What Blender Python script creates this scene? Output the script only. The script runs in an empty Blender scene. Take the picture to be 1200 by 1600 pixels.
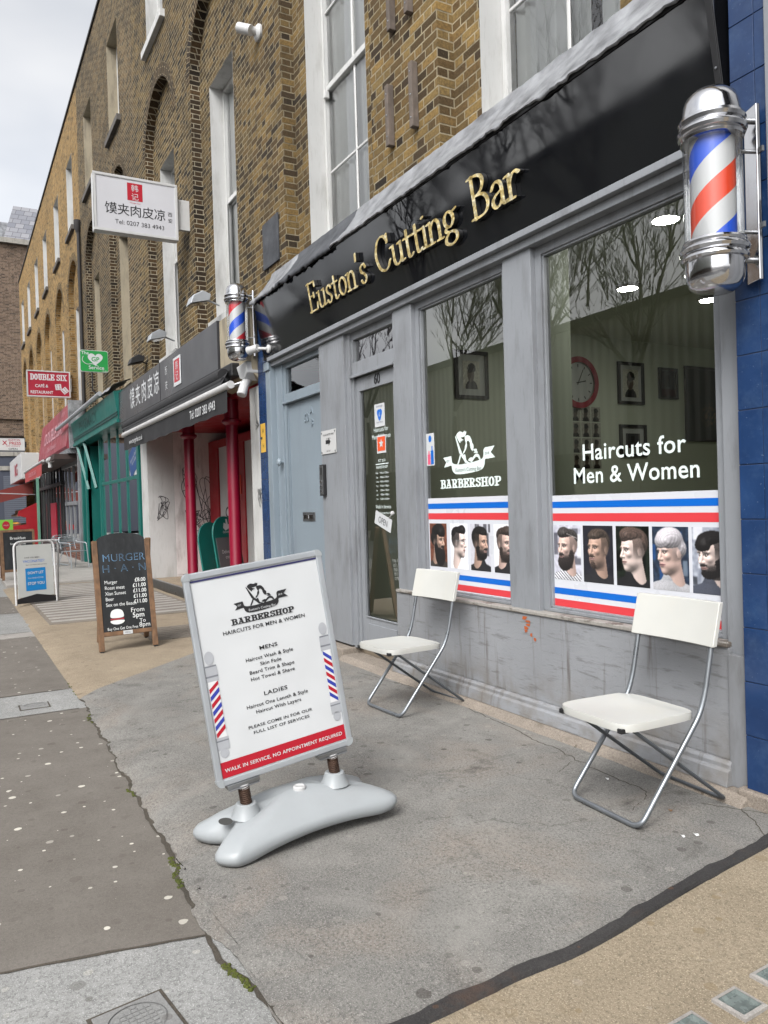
import bpy, bmesh, math, random
import numpy as np
from mathutils import Vector, Matrix
from mathutils.geometry import tessellate_polygon
random.seed(7); RNG = np.random.default_rng(11)
SC = bpy.context.scene
COL = SC.collection
R = math.radians

# ------------------------------------------------------------------ camera
cam = bpy.data.cameras.new('camera'); camo = bpy.data.objects.new('camera', cam); COL.objects.link(camo)
SC.camera = camo
cam.sensor_fit = 'VERTICAL'; cam.sensor_height = 32.0
cam.lens = 32.0 * 1202.0 / 1600.0
cam.clip_start = 0.05; cam.clip_end = 600
# facade direction vanishes at image (-75, 807) of 1200x1600; verticals lean by 0.030
_v = Vector((-675.0, 7.0, 1202.0)).normalized()
_c = -(_v.x * 0.030 + _v.y) / _v.z
_X = -_v; _Z = -Vector((0.030, 1.0, _c)).normalized(); _Y = _Z.cross(_X)
# camera axes (right, down, forward) in world
_r = Vector((_X.x, _Y.x, _Z.x)); _d = Vector((_X.y, _Y.y, _Z.y)); _f = Vector((_X.z, _Y.z, _Z.z))
_m = Matrix(((_r.x, -_d.x, -_f.x, 0), (_r.y, -_d.y, -_f.y, 0), (_r.z, -_d.z, -_f.z, 1.5), (0, 0, 0, 1)))
camo.matrix_world = _m

# ------------------------------------------------------------------ world, sun, exposure
SUN_EL, SUN_AZ = 46.0, 142.0            # azimuth: compass-like, measured from +Y clockwise
w = bpy.data.worlds.new('World'); SC.world = w; w.use_nodes = True
nt = w.node_tree; nt.nodes.clear()
out = nt.nodes.new('ShaderNodeOutputWorld'); bg = nt.nodes.new('ShaderNodeBackground')
sky = nt.nodes.new('ShaderNodeTexSky'); sky.sky_type = 'NISHITA'; sky.sun_disc = False
sky.sun_elevation = R(SUN_EL); sky.sun_rotation = R(SUN_AZ); sky.air_density = 1.0; sky.dust_density = 4.0; sky.ozone_density = 1.0
hs = nt.nodes.new('ShaderNodeHueSaturation'); hs.inputs['Saturation'].default_value = 0.10
tc = nt.nodes.new('ShaderNodeTexCoord'); mp = nt.nodes.new('ShaderNodeMapping'); mp.inputs['Scale'].default_value = (1.4, 1.4, 3.2)
nz = nt.nodes.new('ShaderNodeTexNoise'); nz.inputs['Scale'].default_value = 1.6; nz.inputs['Detail'].default_value = 4; nz.inputs['Roughness'].default_value = 0.5
rp = nt.nodes.new('ShaderNodeValToRGB'); e = rp.color_ramp.elements
e[0].position = 0.34; e[0].color = (0.80, 0.83, 0.88, 1); e[1].position = 0.62; e[1].color = (1.12, 1.11, 1.10, 1)
mx = nt.nodes.new('ShaderNodeMix'); mx.data_type = 'RGBA'; mx.blend_type = 'MULTIPLY'; mx.inputs['Factor'].default_value = 1.0
L = nt.links.new
L(sky.outputs[0], hs.inputs['Color']); L(tc.outputs['Generated'], mp.inputs[0]); L(mp.outputs[0], nz.inputs['Vector'])
L(nz.outputs['Fac'], rp.inputs[0]); L(hs.outputs[0], mx.inputs['A']); L(rp.outputs[0], mx.inputs['B'])
L(mx.outputs['Result'], bg.inputs['Color']); bg.inputs['Strength'].default_value = 0.15
L(bg.outputs[0], out.inputs['Surface'])
sl = bpy.data.lights.new('sun', 'SUN'); sl.energy = 1.0; sl.angle = R(28); sl.color = (1.0, 0.97, 0.93)
so = bpy.data.objects.new('sun', sl); COL.objects.link(so)
_az = R(SUN_AZ); _el = R(SUN_EL)
_sd = Vector((math.sin(_az) * math.cos(_el), math.cos(_az) * math.cos(_el), math.sin(_el)))
so.rotation_euler = _sd.to_track_quat('Z', 'Y').to_euler()
SC.view_settings.view_transform = 'Standard'; SC.view_settings.look = 'None'
SC.view_settings.exposure = 1.05; SC.view_settings.gamma = 1.0; SC.view_settings.use_curve_mapping = False
SC.cycles.max_bounces = 8; SC.cycles.transparent_max_bounces = 16; SC.cycles.caustics_reflective = False; SC.cycles.caustics_refractive = False
SC.cycles.use_denoising = True

# ------------------------------------------------------------------ helpers: objects
def s2l(c):
    return tuple((x / 12.92 if x <= 0.04045 else ((x + 0.055) / 1.055) ** 2.4) for x in c)
def hx(r, g, b): return s2l((r / 255., g / 255., b / 255.))

def tag(o, label=None, cat=None, group=None, kind=None):
    if label: o['label'] = label
    if cat: o['category'] = cat
    if group: o['group'] = group
    if kind: o['kind'] = kind
    return o
def thing(name, label, cat, loc=(0, 0, 0), group=None, rotz=0.0):
    o = bpy.data.objects.new(name, None); COL.objects.link(o); o.empty_display_size = 0.1
    o.location = loc; o.rotation_euler = (0, 0, rotz)
    return tag(o, label, cat, group)
def copy_tree(o, parent=None):
    c = o.copy(); COL.objects.link(c)
    if parent: c.parent = parent
    for ch in list(o.children): copy_tree(ch, c)
    return c
def world_off(p):
    v = Vector((0, 0, 0))
    while p is not None:
        v += p.location; p = p.parent
    return v

class MB:
    """collects geometry; build() links it as one mesh object"""
    def __init__(s): s.v = []; s.f = []; s.m = []; s.uv = {}; s.cur = 0
    def quad(s, *p): return s.poly(p)
    def poly(s, pts, uvs=None):
        n = len(s.v); s.v += [tuple(q) for q in pts]; s.f.append(tuple(range(n, n + len(pts)))); s.m.append(s.cur)
        if uvs: s.uv[len(s.f) - 1] = uvs
        return s
    def mesh(s, vs, fs):
        n = len(s.v); s.v += [tuple(q) for q in vs]
        for f in fs: s.f.append(tuple(i + n for i in f)); s.m.append(s.cur)
        return s
    def box(s, x0, x1, y0, y1, z0, z1):
        v = [(x, y, z) for x in (x0, x1) for y in (y0, y1) for z in (z0, z1)]
        return s.mesh(v, [(0, 1, 3, 2), (4, 6, 7, 5), (0, 4, 5, 1), (2, 3, 7, 6), (0, 2, 6, 4), (1, 5, 7, 3)])
    def prism(s, pts, fn0, fn1):
        """pts 2d outline; fn0/fn1 map (a,b)->3d for the two caps"""
        n = len(pts); v = [fn0(*p) for p in pts] + [fn1(*p) for p in pts]
        tris = tessellate_polygon([[Vector((p[0], p[1], 0)) for p in pts]])
        f = [tuple(t) for t in tris] + [tuple(i + n for i in reversed(t)) for t in tris]
        f += [(i, (i + 1) % n, n + (i + 1) % n, n + i) for i in range(n)]
        return s.mesh(v, f)
    def prz(s, pts, z0, z1): return s.prism(pts, lambda a, b: (a, b, z0), lambda a, b: (a, b, z1))
    def pry(s, pts, y0, y1): return s.prism(pts, lambda a, b: (a, y0, b), lambda a, b: (a, y1, b))
    def prx(s, pts, x0, x1): return s.prism(pts, lambda a, b: (x0, a, b), lambda a, b: (x1, a, b))
    def holed(s, outer, holes, fn):
        loops = [outer] + holes; flat = [p for l in loops for p in l]
        tris = tessellate_polygon([[Vector((p[0], p[1], 0)) for p in l] for l in loops])
        return s.mesh([fn(*p) for p in flat], [tuple(t) for t in tris])
    def strip(s, loop, fn0, fn1, closed=True, skip=None):
        n = len(loop); v = [fn0(*p) for p in loop] + [fn1(*p) for p in loop]
        f = [(i, (i + 1) % n, n + (i + 1) % n, n + i) for i in range(n if closed else n - 1) if not (skip and skip(i))]
        return s.mesh(v, f)
    def tube(s, pts, r, n=8, closed=False, caps=True, sq=1.0):
        P = [Vector(p) for p in pts]; k = len(P); rr = r if isinstance(r, (list, tuple)) else [r] * k
        T = []
        for i in range(k):
            a = P[(i - 1) % k] if (closed or i > 0) else P[i]; b = P[(i + 1) % k] if (closed or i < k - 1) else P[i]
            T.append((b - a).normalized())
        u = T[0].cross(Vector((0, 0, 1)))
        if u.length < 0.05: u = T[0].cross(Vector((1, 0, 0)))
        u.normalize(); v = []
        for i in range(k):
            u = (u - T[i] * u.dot(T[i])).normalized(); w_ = T[i].cross(u)
            for j in range(n):
                a = 2 * math.pi * j / n
                v.append(tuple(P[i] + (u * math.cos(a) + w_ * math.sin(a) * sq) * rr[i]))
        f = []
        for i in range(k if closed else k - 1):
            i2 = (i + 1) % k
            f += [(i * n + j, i * n + (j + 1) % n, i2 * n + (j + 1) % n, i2 * n + j) for j in range(n)]
        if caps and not closed: f += [tuple(reversed(range(n))), tuple(range((k - 1) * n, k * n))]
        return s.mesh(v, f)
    def lathe(s, prof, cx, cy, n=32):
        k = len(prof); v = []
        for r, z in prof:
            v += [(cx + r * math.cos(2 * math.pi * j / n), cy + r * math.sin(2 * math.pi * j / n), z) for j in range(n)]
        f = [(i * n + j, i * n + (j + 1) % n, (i + 1) * n + (j + 1) % n, (i + 1) * n + j) for i in range(k - 1) for j in range(n)]
        if prof[0][0] > 1e-4: f.append(tuple(reversed(range(n))))
        if prof[-1][0] > 1e-4: f.append(tuple(range((k - 1) * n, k * n)))
        return s.mesh(v, f)
    def disc(s, c, u, w_, n=24, k=1.0):
        c = Vector(c); u = Vector(u); w_ = Vector(w_)
        return s.poly([c + u * math.cos(2 * math.pi * j / n) + w_ * math.sin(2 * math.pi * j / n) for j in range(n)])
    def build(s, name, mats, parent=None, bevel=0.0, smooth=None, recalc=True, seg=2, merge=True):
        off = world_off(parent) if parent is not None else Vector((0, 0, 0))
        me = bpy.data.meshes.new(name)
        me.from_pydata([(a - off.x, b - off.y, c - off.z) for a, b, c in s.v], [], s.f)
        if not isinstance(mats, (list, tuple)): mats = [mats]
        for m in mats: me.materials.append(m)
        if len(mats) > 1: me.polygons.foreach_set('material_index', s.m)
        if s.uv:
            ul = me.uv_layers.new(name='UVMap')
            for fi, uvs in s.uv.items():
                for li, q in zip(me.polygons[fi].loop_indices, uvs): ul.data[li].uv = q
        if recalc or merge:
            bm = bmesh.new(); bm.from_mesh(me)
            if merge: bmesh.ops.remove_doubles(bm, verts=bm.verts, dist=1e-5)
            if recalc: bmesh.ops.recalc_face_normals(bm, faces=bm.faces)
            bm.to_mesh(me); bm.free()
        if smooth is not None:
            me.shade_smooth(); me.set_sharp_from_angle(angle=R(smooth))
        o = bpy.data.objects.new(name, me); COL.objects.link(o)
        if parent is not None: o.parent = parent
        if bevel > 0:
            b = o.modifiers.new('bevel', 'BEVEL'); b.width = bevel; b.segments = seg; b.limit_method = 'ANGLE'; b.angle_limit = R(40)
            b.harden_normals = False
        return o

def catmull(pts, n=8, closed=False):
    P = [np.array(p, float) for p in pts]; k = len(P); o = []
    for i in range(k if closed else k - 1):
        p0 = P[(i - 1) % k] if (closed or i > 0) else P[i]; p1 = P[i]; p2 = P[(i + 1) % k]; p3 = P[(i + 2) % k] if (closed or i < k - 2) else P[(i + 1) % k]
        for t in np.arange(n) / n:
            o.append(tuple(0.5 * (2 * p1 + (p2 - p0) * t + (2 * p0 - 5 * p1 + 4 * p2 - p3) * t * t + (3 * p1 - p0 - 3 * p2 + p3) * t ** 3)))
    if not closed: o.append(tuple(P[-1]))
    return o
def rounded(pts, r, n=5):
    """round the corners of a polyline (3d)"""
    P = [Vector(p) for p in pts]; o = [P[0]]
    for i in range(1, len(P) - 1):
        a = (P[i - 1] - P[i]); b = (P[i + 1] - P[i]); d = min(r, a.length * .49, b.length * .49)
        q0 = P[i] + a.normalized() * d; q1 = P[i] + b.normalized() * d
        for t in np.linspace(0, 1, n): o.append(q0 * (1 - t) ** 2 + P[i] * 2 * t * (1 - t) + q1 * t * t)
    o.append(P[-1]); return o

# ------------------------------------------------------------------ helpers: text and drawn shapes
_tc = {}
def text_geo(body, size=1.0, align='CENTER', bold=0.0, space=1.0, extr=0.0, sx=1.0, line=1.0):
    key = (body, size, align, bold, space, extr, sx, line)
    if key not in _tc:
        cu = bpy.data.curves.new('t', 'FONT'); cu.body = body; cu.size = size; cu.align_x = align; cu.offset = bold * size
        cu.space_character = space; cu.extrude = extr; cu.resolution_u = 4; cu.space_line = line
        ob = bpy.data.objects.new('t', cu); me = bpy.data.meshes.new_from_object(ob)
        vs = [(v.co.x * sx, v.co.y, v.co.z) for v in me.vertices]; fs = [tuple(p.vertices) for p in me.polygons]
        bpy.data.objects.remove(ob); bpy.data.curves.remove(cu); bpy.data.meshes.remove(me)
        _tc[key] = (vs, fs)
    return _tc[key]
def curve_fill(loops, extr=0.0):
    cu = bpy.data.curves.new('g', 'CURVE'); cu.dimensions = '2D'; cu.fill_mode = 'BOTH'; cu.extrude = extr
    for l in loops:
        sp = cu.splines.new('POLY'); sp.points.add(len(l) - 1); sp.use_cyclic_u = True
        for p, q in zip(sp.points, l): p.co = (q[0], q[1], 0, 1)
    ob = bpy.data.objects.new('g', cu); me = bpy.data.meshes.new_from_object(ob)
    vs = [tuple(v.co) for v in me.vertices]; fs = [tuple(p.vertices) for p in me.polygons]
    bpy.data.objects.remove(ob); bpy.data.curves.remove(cu); bpy.data.meshes.remove(me)
    return vs, fs
def contour(F, x0, y0, step):
    """zero contours of field F[iy,ix] as closed loops (marching squares)"""
    F = np.pad(F, 1, constant_values=-1.0); F = np.where(np.abs(F) < 1e-6, 1e-6, F); ny, nx = F.shape; nxt = {}
    def pt(k):
        (i, j), (i2, j2) = k; a, b = F[i, j], F[i2, j2]; t = a / (a - b)
        return (x0 + (j - 1 + (j2 - j) * t) * step, y0 + (i - 1 + (i2 - i) * t) * step)
    S = F > 0
    mixed = np.argwhere((S[:-1, :-1] != S[1:, :-1]) | (S[:-1, :-1] != S[:-1, 1:]) | (S[:-1, :-1] != S[1:, 1:]))
    for i, j in mixed:
        c = [(i, j), (i, j + 1), (i + 1, j + 1), (i + 1, j)]
        ins = [S[q] for q in c]; en = []; ex = []
        for k in range(4):
            a, b = k, (k + 1) % 4
            if ins[a] != ins[b]:
                key = tuple(sorted((c[a], c[b])))
                (ex if ins[a] else en).append((k, key))
        for k, key in ex:                       # leave through the next entering edge
            e2 = min(en, key=lambda q: (k - q[0]) % 4); nxt[key] = e2[1]
    loops = []
    while nxt:
        k0, k = nxt.popitem(); loop = [pt(k0)]
        while k != k0 and k in nxt:
            loop.append(pt(k)); k = nxt.pop(k)
        if len(loop) > 5: loops.append(loop)
    return loops
def stroke_field(strokes, xs, ys, maj, mnr, ang):
    """broad-nib strokes: list of polylines -> field (>0 inside)"""
    ca, sa = math.cos(ang), math.sin(ang)
    X, Y = np.meshgrid(xs, ys); U = (X * ca + Y * sa) / maj; V = (-X * sa + Y * ca) / mnr
    F = np.full(X.shape, -9.0)
    for st in strokes:
        wgt = 1.0
        if isinstance(st, tuple) and isinstance(st[0], float): wgt, st = st
        P = [((x * ca + y * sa) / maj, (-x * sa + y * ca) / mnr) for x, y in st]
        for (ax, ay), (bx, by) in zip(P[:-1], P[1:]):
            dx, dy = bx - ax, by - ay; l2 = dx * dx + dy * dy + 1e-12
            t = np.clip(((U - ax) * dx + (V - ay) * dy) / l2, 0, 1)
            F = np.maximum(F, wgt - np.hypot(U - ax - t * dx, V - ay - t * dy))
    return F
def poly_mask(polys, xs, ys):
    X, Y = np.meshgrid(xs, ys); M = np.zeros(X.shape, bool)
    for pl in polys:
        m = np.zeros(X.shape, bool); n = len(pl)
        for i in range(n):
            (xa, ya), (xb, yb) = pl[i], pl[(i + 1) % n]
            if ya == yb: continue
            m ^= ((ya > Y) != (yb > Y)) & (X < (xb - xa) * (Y - ya) / (yb - ya) + xa)
        M |= m
    return M
def soften(M, k=1):
    F = M.astype(float)
    for _ in range(k):
        P = np.pad(F, 1, mode='edge')
        F = (P[:-2, 1:-1] + P[2:, 1:-1] + P[1:-1, :-2] + P[1:-1, 2:] + 4 * P[1:-1, 1:-1]) / 8
    return F
class Fr:
    """a flat frame: origin + a*u + b*v + c*n"""
    def __init__(s, o, u, v):
        s.o = Vector(o); s.u = Vector(u).normalized(); s.v = Vector(v).normalized(); s.n = s.u.cross(s.v)
    def __call__(s, a, b, c=0.0): return s.o + s.u * a + s.v * b + s.n * c
def put_text(mb, fr, body, x, y, c=0.001, **k):
    vs, fs = text_geo(body, **k)
    mb.mesh([fr(x + a, y + b, c + d) for a, b, d in vs], fs); return mb
def put_geo(mb, fr, geo, x=0, y=0, k=1.0, c=0.001, kx=None):
    kx = kx or k
    mb.mesh([fr(x + a * kx, y + b * k, c + d) for a, b, d in geo[0]], geo[1]); return mb
def put_rect(mb, fr, x0, x1, y0, y1, c=0.001):
    return mb.quad(fr(x0, y0, c), fr(x1, y0, c), fr(x1, y1, c), fr(x0, y1, c))
def put_slab(mb, fr, x0, x1, y0, y1, c0, c1):
    v = [fr(x, y, c) for x in (x0, x1) for y in (y0, y1) for c in (c0, c1)]
    return mb.mesh(v, [(0, 1, 3, 2), (4, 6, 7, 5), (0, 4, 5, 1), (2, 3, 7, 6), (0, 2, 6, 4), (1, 5, 7, 3)])

# ------------------------------------------------------------------ materials
class NT:
    def __init__(s, name):
        s.mat = bpy.data.materials.new(name); s.mat.use_nodes = True; s.t = s.mat.node_tree; s.t.nodes.clear()
        s.out = s.t.nodes.new('ShaderNodeOutputMaterial')
    def n(s, typ, **k):
        nd = s.t.nodes.new(typ)
        for a, b in k.items():
            if a.startswith('_'): setattr(nd, a[1:], b)
        return nd
    def set(s, sock, val):
        if isinstance(val, bpy.types.NodeSocket): s.t.links.new(val, sock)
        elif isinstance(val, tuple) and len(val) == 3 and sock.type == 'RGBA': sock.default_value = (*val, 1)
        else: sock.default_value = val
    def math(s, op, a, b=0.0, c=None):
        nd = s.n('ShaderNodeMath', _operation=op); s.set(nd.inputs[0], a); s.set(nd.inputs[1], b)
        if c is not None: s.set(nd.inputs[2], c)
        return nd.outputs[0]
    def pos(s, obj=True):
        if obj: return s.n('ShaderNodeTexCoord').outputs['Object']
        return s.n('ShaderNodeNewGeometry').outputs['Position']
    def scale(s, vec, sc):
        nd = s.n('ShaderNodeMapping'); s.set(nd.inputs[0], vec); nd.inputs['Scale'].default_value = sc; return nd.outputs[0]
    def noise(s, vec, sc, det=3.0, rough=0.55, dist=0.0, dim='3D'):
        nd = s.n('ShaderNodeTexNoise', _noise_dimensions=dim); s.set(nd.inputs['Vector'], vec)
        nd.inputs['Scale'].default_value = sc; nd.inputs['Detail'].default_value = det; nd.inputs['Roughness'].default_value = rough
        nd.inputs['Distortion'].default_value = dist; return nd.outputs['Fac']
    def voro(s, vec, sc, feat='F1', out='Distance', rnd=1.0, flat=True):
        nd = s.n('ShaderNodeTexVoronoi', _feature=feat, _voronoi_dimensions='2D' if flat else '3D'); s.set(nd.inputs['Vector'], vec); nd.inputs['Scale'].default_value = sc
        nd.inputs['Randomness'].default_value = rnd; return nd.outputs[out]
    def ramp(s, fac, *els, interp='LINEAR'):
        nd = s.n('ShaderNodeValToRGB'); nd.color_ramp.interpolation = interp; r = nd.color_ramp.elements
        while len(r) < len(els): r.new(0.5)
        for q, (p, c) in zip(r, els):
            q.position = p; q.color = (*c, 1) if isinstance(c, tuple) else (c, c, c, 1)
        s.set(nd.inputs[0], fac); return nd.outputs[0]
    def mix(s, fac, a, b, mode='MIX'):
        nd = s.n('ShaderNodeMix', _data_type='RGBA', _blend_type=mode); s.set(nd.inputs['Factor'], fac); s.set(nd.inputs['A'], a); s.set(nd.inputs['B'], b)
        return nd.outputs['Result']
    def bump(s, h, st=0.3, dist=0.01, normal=None):
        nd = s.n('ShaderNodeBump'); s.set(nd.inputs['Height'], h); nd.inputs['Strength'].default_value = st; nd.inputs['Distance'].default_value = dist
        if normal is not None: s.set(nd.inputs['Normal'], normal)
        return nd.outputs[0]
    def bsdf(s, col, rough=0.5, metal=0.0, normal=None, spec=0.5, **k):
        b = s.n('ShaderNodeBsdfPrincipled'); s.set(b.inputs['Base Color'], col); s.set(b.inputs['Roughness'], rough); s.set(b.inputs['Metallic'], metal)
        b.inputs['Specular IOR Level'].default_value = spec
        if normal is not None: s.set(b.inputs['Normal'], normal)
        for a, v in k.items(): s.set(b.inputs[a.replace('_', ' ')], v)
        s.set(s.out.inputs['Surface'], b.outputs[0]); return b
def sep(N_, vec):
    nd = N_.n('ShaderNodeSeparateXYZ'); N_.set(nd.inputs[0], vec); return nd.outputs
def comb(N_, x, y, z=0.0):
    nd = N_.n('ShaderNodeCombineXYZ'); N_.set(nd.inputs[0], x); N_.set(nd.inputs[1], y); N_.set(nd.inputs[2], z); return nd.outputs[0]

def paint(name, col, rough=0.45, var=0.12, scale=3.0, bump=0.08, dirt=None, dirt_amt=0.0, metal=0.0, spec=0.5, fine=60.0):
    N = NT(name); p = N.pos(False); n1 = N.noise(p, scale, 4); n2 = N.noise(p, fine, 2)
    lo = tuple(c * (1 - var) for c in col); hi = tuple(min(1, c * (1 + var)) for c in col)
    c = N.ramp(n1, (0.3, lo), (0.7, hi))
    if dirt is not None:
        st = N.noise(N.scale(p, (1.0, 1.0, 0.25)), 5.0, 5, 0.65)
        f = N.ramp(st, (0.50, 0.0), (0.72, dirt_amt)); c = N.mix(f, c, dirt); gr = N.noise(N.scale(p, (1.0, 1.0, .12)), 38.0, 4, .7); c = N.mix(N.ramp(gr, (.56, 0.0), (.72, dirt_amt * .6)), c, dirt)
    rr = N.ramp(n1, (0.3, max(0, rough - 0.08)), (0.7, min(1, rough + 0.1)))
    N.bsdf(c, rr, metal, N.bump(n2, bump, 0.003) if bump else None, spec); return N.mat
def plain(name, col, rough=0.5, metal=0.0, spec=0.5, emit=None):
    N = NT(name); n1 = N.noise(N.pos(False), 9.0, 3)
    c = N.mix(N.math('MULTIPLY', n1, 0.25), col, tuple(x * 0.8 for x in col))
    b = N.bsdf(c, rough, metal, None, spec)
    if emit: N.set(b.inputs['Emission Color'], emit[0]); b.inputs['Emission Strength'].default_value = emit[1]
    return N.mat

def desat(c, k): m = sum(c) / 3; return tuple((x + (m - x) * k) * .90 for x in c)
def brick_mat(name, ramp, mortar, soot=0.5, bl=0.3375, bh=0.0755, uvm=False, soot_scale=0.35, mw=0.010, grime=(0.02, 0.018, 0.015)):
    """Flemish bond stock brick, one random tone per brick"""
    N = NT(name)
    p = N.pos(False); x, y, z = sep(N, p)
    if uvm:
        uvn = N.n('ShaderNodeTexCoord').outputs['UV']; u, v, _ = sep(N, uvn)
    else:
        u = N.math('ADD', x, y); v = z
    wob = N.noise(p, 9.0, 2); v = N.math('ADD', v, N.math('MULTIPLY', N.math('SUBTRACT', wob, 0.5), 0.008))
    r = N.math('DIVIDE', v, bh); row = N.math('FLOOR', r); fr = N.math('FRACT', r)
    par = N.math('MULTIPLY', N.math('FRACT', N.math('MULTIPLY', row, 0.5)), 1.0)
    jit = N.n('ShaderNodeTexWhiteNoise', _noise_dimensions='1D'); N.set(jit.inputs['W'], row)
    t = N.math('ADD', N.math('DIVIDE', u, bl), N.math('ADD', par, N.math('MULTIPLY', jit.outputs[0], 0.08)))
    cell = N.math('FLOOR', t); ft = N.math('FRACT', t)
    hd = N.math('GREATER_THAN', ft, 0.6667)
    idx = N.math('ADD', N.math('MULTIPLY', cell, 2.0), hd)
    wn = N.n('ShaderNodeTexWhiteNoise', _noise_dimensions='2D'); N.set(wn.inputs['Vector'], comb(N, idx, row))
    # distance to joints (metres)
    d1 = N.math('MINIMUM', ft, N.math('SUBTRACT', 1.0, ft)); d2 = N.math('ABSOLUTE', N.math('SUBTRACT', ft, 0.6667))
    dh = N.math('MULTIPLY', N.math('MINIMUM', d1, d2), bl); dv = N.math('MULTIPLY', N.math('MINIMUM', fr, N.math('SUBTRACT', 1.0, fr)), bh)
    d = N.math('MINIMUM', dh, dv)
    d = N.math('ADD', d, N.math('MULTIPLY', N.math('SUBTRACT', N.noise(p, 55.0, 3), 0.5), 0.006))
    face = N.ramp(N.math('DIVIDE', d, mw), (0.50, 0.0), (0.80, 1.0))
    ramp = tuple((p_, desat(c_, .05)) for p_, c_ in ramp); base = N.ramp(wn.outputs[0], *ramp)
    mot = N.noise(p, 38.0, 4, 0.65); base = N.mix(N.ramp(mot, (0.38, 0.0), (0.7, 0.6)), base, tuple(c * 0.38 for c in ramp[1][1]))
    mo2 = N.noise(p, 130.0, 2); base = N.mix(N.ramp(mo2, (0.58, 0.0), (0.75, 0.35)), base, (0.33, 0.24, 0.12))
    mc = N.mix(N.ramp(N.noise(p, 10.0, 4), (0.45, 0.0), (0.7, 0.7)), mortar, tuple(c * 0.4 for c in mortar))
    c = N.mix(face, mc, base)
    so = N.noise(p, soot_scale, 5, 0.6); so2 = N.noise(p, 2.3, 4, 0.6)
    so = N.math('ADD', N.math('MULTIPLY', so, 0.6), N.math('MULTIPLY', so2, 0.4))
    c = N.mix(N.ramp(so, (0.36, 0.0), (0.66, soot)), c, grime)
    h = N.math('ADD', N.math('MULTIPLY', face, 1.0), N.math('ADD', N.math('MULTIPLY', mot, 0.35), N.math('MULTIPLY', wn.outputs[0], 0.25)))
    N.bsdf(c, 0.92, 0.0, N.bump(h, 0.9, 0.012), 0.2); return N.mat

def glass_mat(name, tint=(0.86, 0.9, 0.88), ior=1.5, rough=0.0, gl=1.0, boost=1.0):
    N = NT(name); fr = N.n('ShaderNodeFresnel'); fr.inputs['IOR'].default_value = ior
    t = N.n('ShaderNodeBsdfTransparent'); N.set(t.inputs[0], tint)
    g = N.n('ShaderNodeBsdfGlossy'); N.set(g.inputs['Color'], (gl, gl, gl)); g.inputs['Roughness'].default_value = rough
    wv = N.noise(N.pos(False), 1.3, 2); N.set(g.inputs['Normal'], N.bump(wv, 0.02, 0.02))
    m = N.n('ShaderNodeMixShader'); N.set(m.inputs[0], N.math('MINIMUM', N.math('MULTIPLY', fr.outputs[0], boost), 1.0)); N.set(m.inputs[1], t.outputs[0]); N.set(m.inputs[2], g.outputs[0])
    N.set(N.out.inputs['Surface'], m.outputs[0]); return N.mat
# ------------------------------------------------------------------ materials of the place
RAMP_OCHRE = ((0.0, hx(50, 42, 34)), (0.14, hx(100, 80, 50)), (0.38, hx(144, 120, 74)), (0.58, hx(158, 128, 74)), (0.76, hx(116, 92, 56)), (0.90, hx(74, 60, 44)), (1.0, hx(34, 31, 31)))
RAMP_MID = ((0.0, hx(40, 35, 30)), (0.14, hx(84, 68, 44)), (0.38, hx(124, 104, 66)), (0.58, hx(134, 108, 64)), (0.76, hx(96, 78, 50)), (0.90, hx(60, 50, 38)), (1.0, hx(30, 28, 28)))
RAMP_SOOT = ((0.0, hx(46, 40, 32)), (0.22, hx(100, 82, 56)), (0.45, hx(128, 106, 72)), (0.65, hx(114, 90, 58)), (0.82, hx(88, 70, 48)), (0.93, hx(60, 50, 40)), (1.0, hx(38, 34, 32)))
RAMP_YEL = ((0.0, hx(112, 88, 52)), (0.22, hx(160, 128, 78)), (0.5, hx(180, 144, 88)), (0.75, hx(158, 120, 66)), (0.92, hx(124, 94, 56)), (1.0, hx(74, 58, 40)))
RAMP_FAR = ((0.0, hx(80, 64, 54)), (0.3, hx(116, 96, 80)), (0.6, hx(132, 110, 94)), (0.85, hx(98, 80, 68)), (1.0, hx(58, 50, 46)))
RAMP_DARK = ((0.0, hx(34, 30, 27)), (0.3, hx(66, 52, 38)), (0.6, hx(88, 68, 44)), (0.85, hx(60, 48, 36)), (1.0, hx(26, 24, 23)))
M_OCHRE = brick_mat('stock_brick_ochre', RAMP_OCHRE, hx(160, 148, 122), 0.55)
M_MID = brick_mat('stock_brick_dark', RAMP_MID, hx(160, 148, 122), 0.55)
M_DARKB = brick_mat('sooty_quoins', RAMP_DARK, hx(170, 160, 138), 0.4)
M_SOOT = brick_mat('stock_brick_sooty', RAMP_SOOT, hx(162, 152, 128), 0.6)
M_YEL = brick_mat('stock_brick_yellow', RAMP_YEL, hx(164, 150, 118), 0.35)
M_FARB = brick_mat('far_brick', RAMP_FAR, hx(150, 138, 124), 0.2, bh=0.10, bl=0.42)
M_ARCH_O = brick_mat('arch_brick_ochre', RAMP_OCHRE, hx(150, 134, 106), 0.4, uvm=True)
M_ARCH_S = brick_mat('arch_brick_sooty', RAMP_DARK, hx(150, 136, 110), 0.4, uvm=True)
M_ARCH_Y = brick_mat('arch_brick_yellow', RAMP_SOOT, hx(150, 132, 98), 0.3, uvm=True)
M_REDBRICK = brick_mat('red_brick', ((0.0, hx(90, 50, 44)), (0.3, hx(130, 78, 66)), (0.6, hx(148, 92, 78)), (1.0, hx(96, 60, 52))), hx(150, 138, 124), 0.3)
M_OPPB = brick_mat('opposite_brick', ((0.0, hx(50, 40, 36)), (0.3, hx(80, 62, 52)), (0.6, hx(94, 74, 60)), (1.0, hx(44, 38, 36))), hx(110, 102, 92), 0.4)

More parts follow.
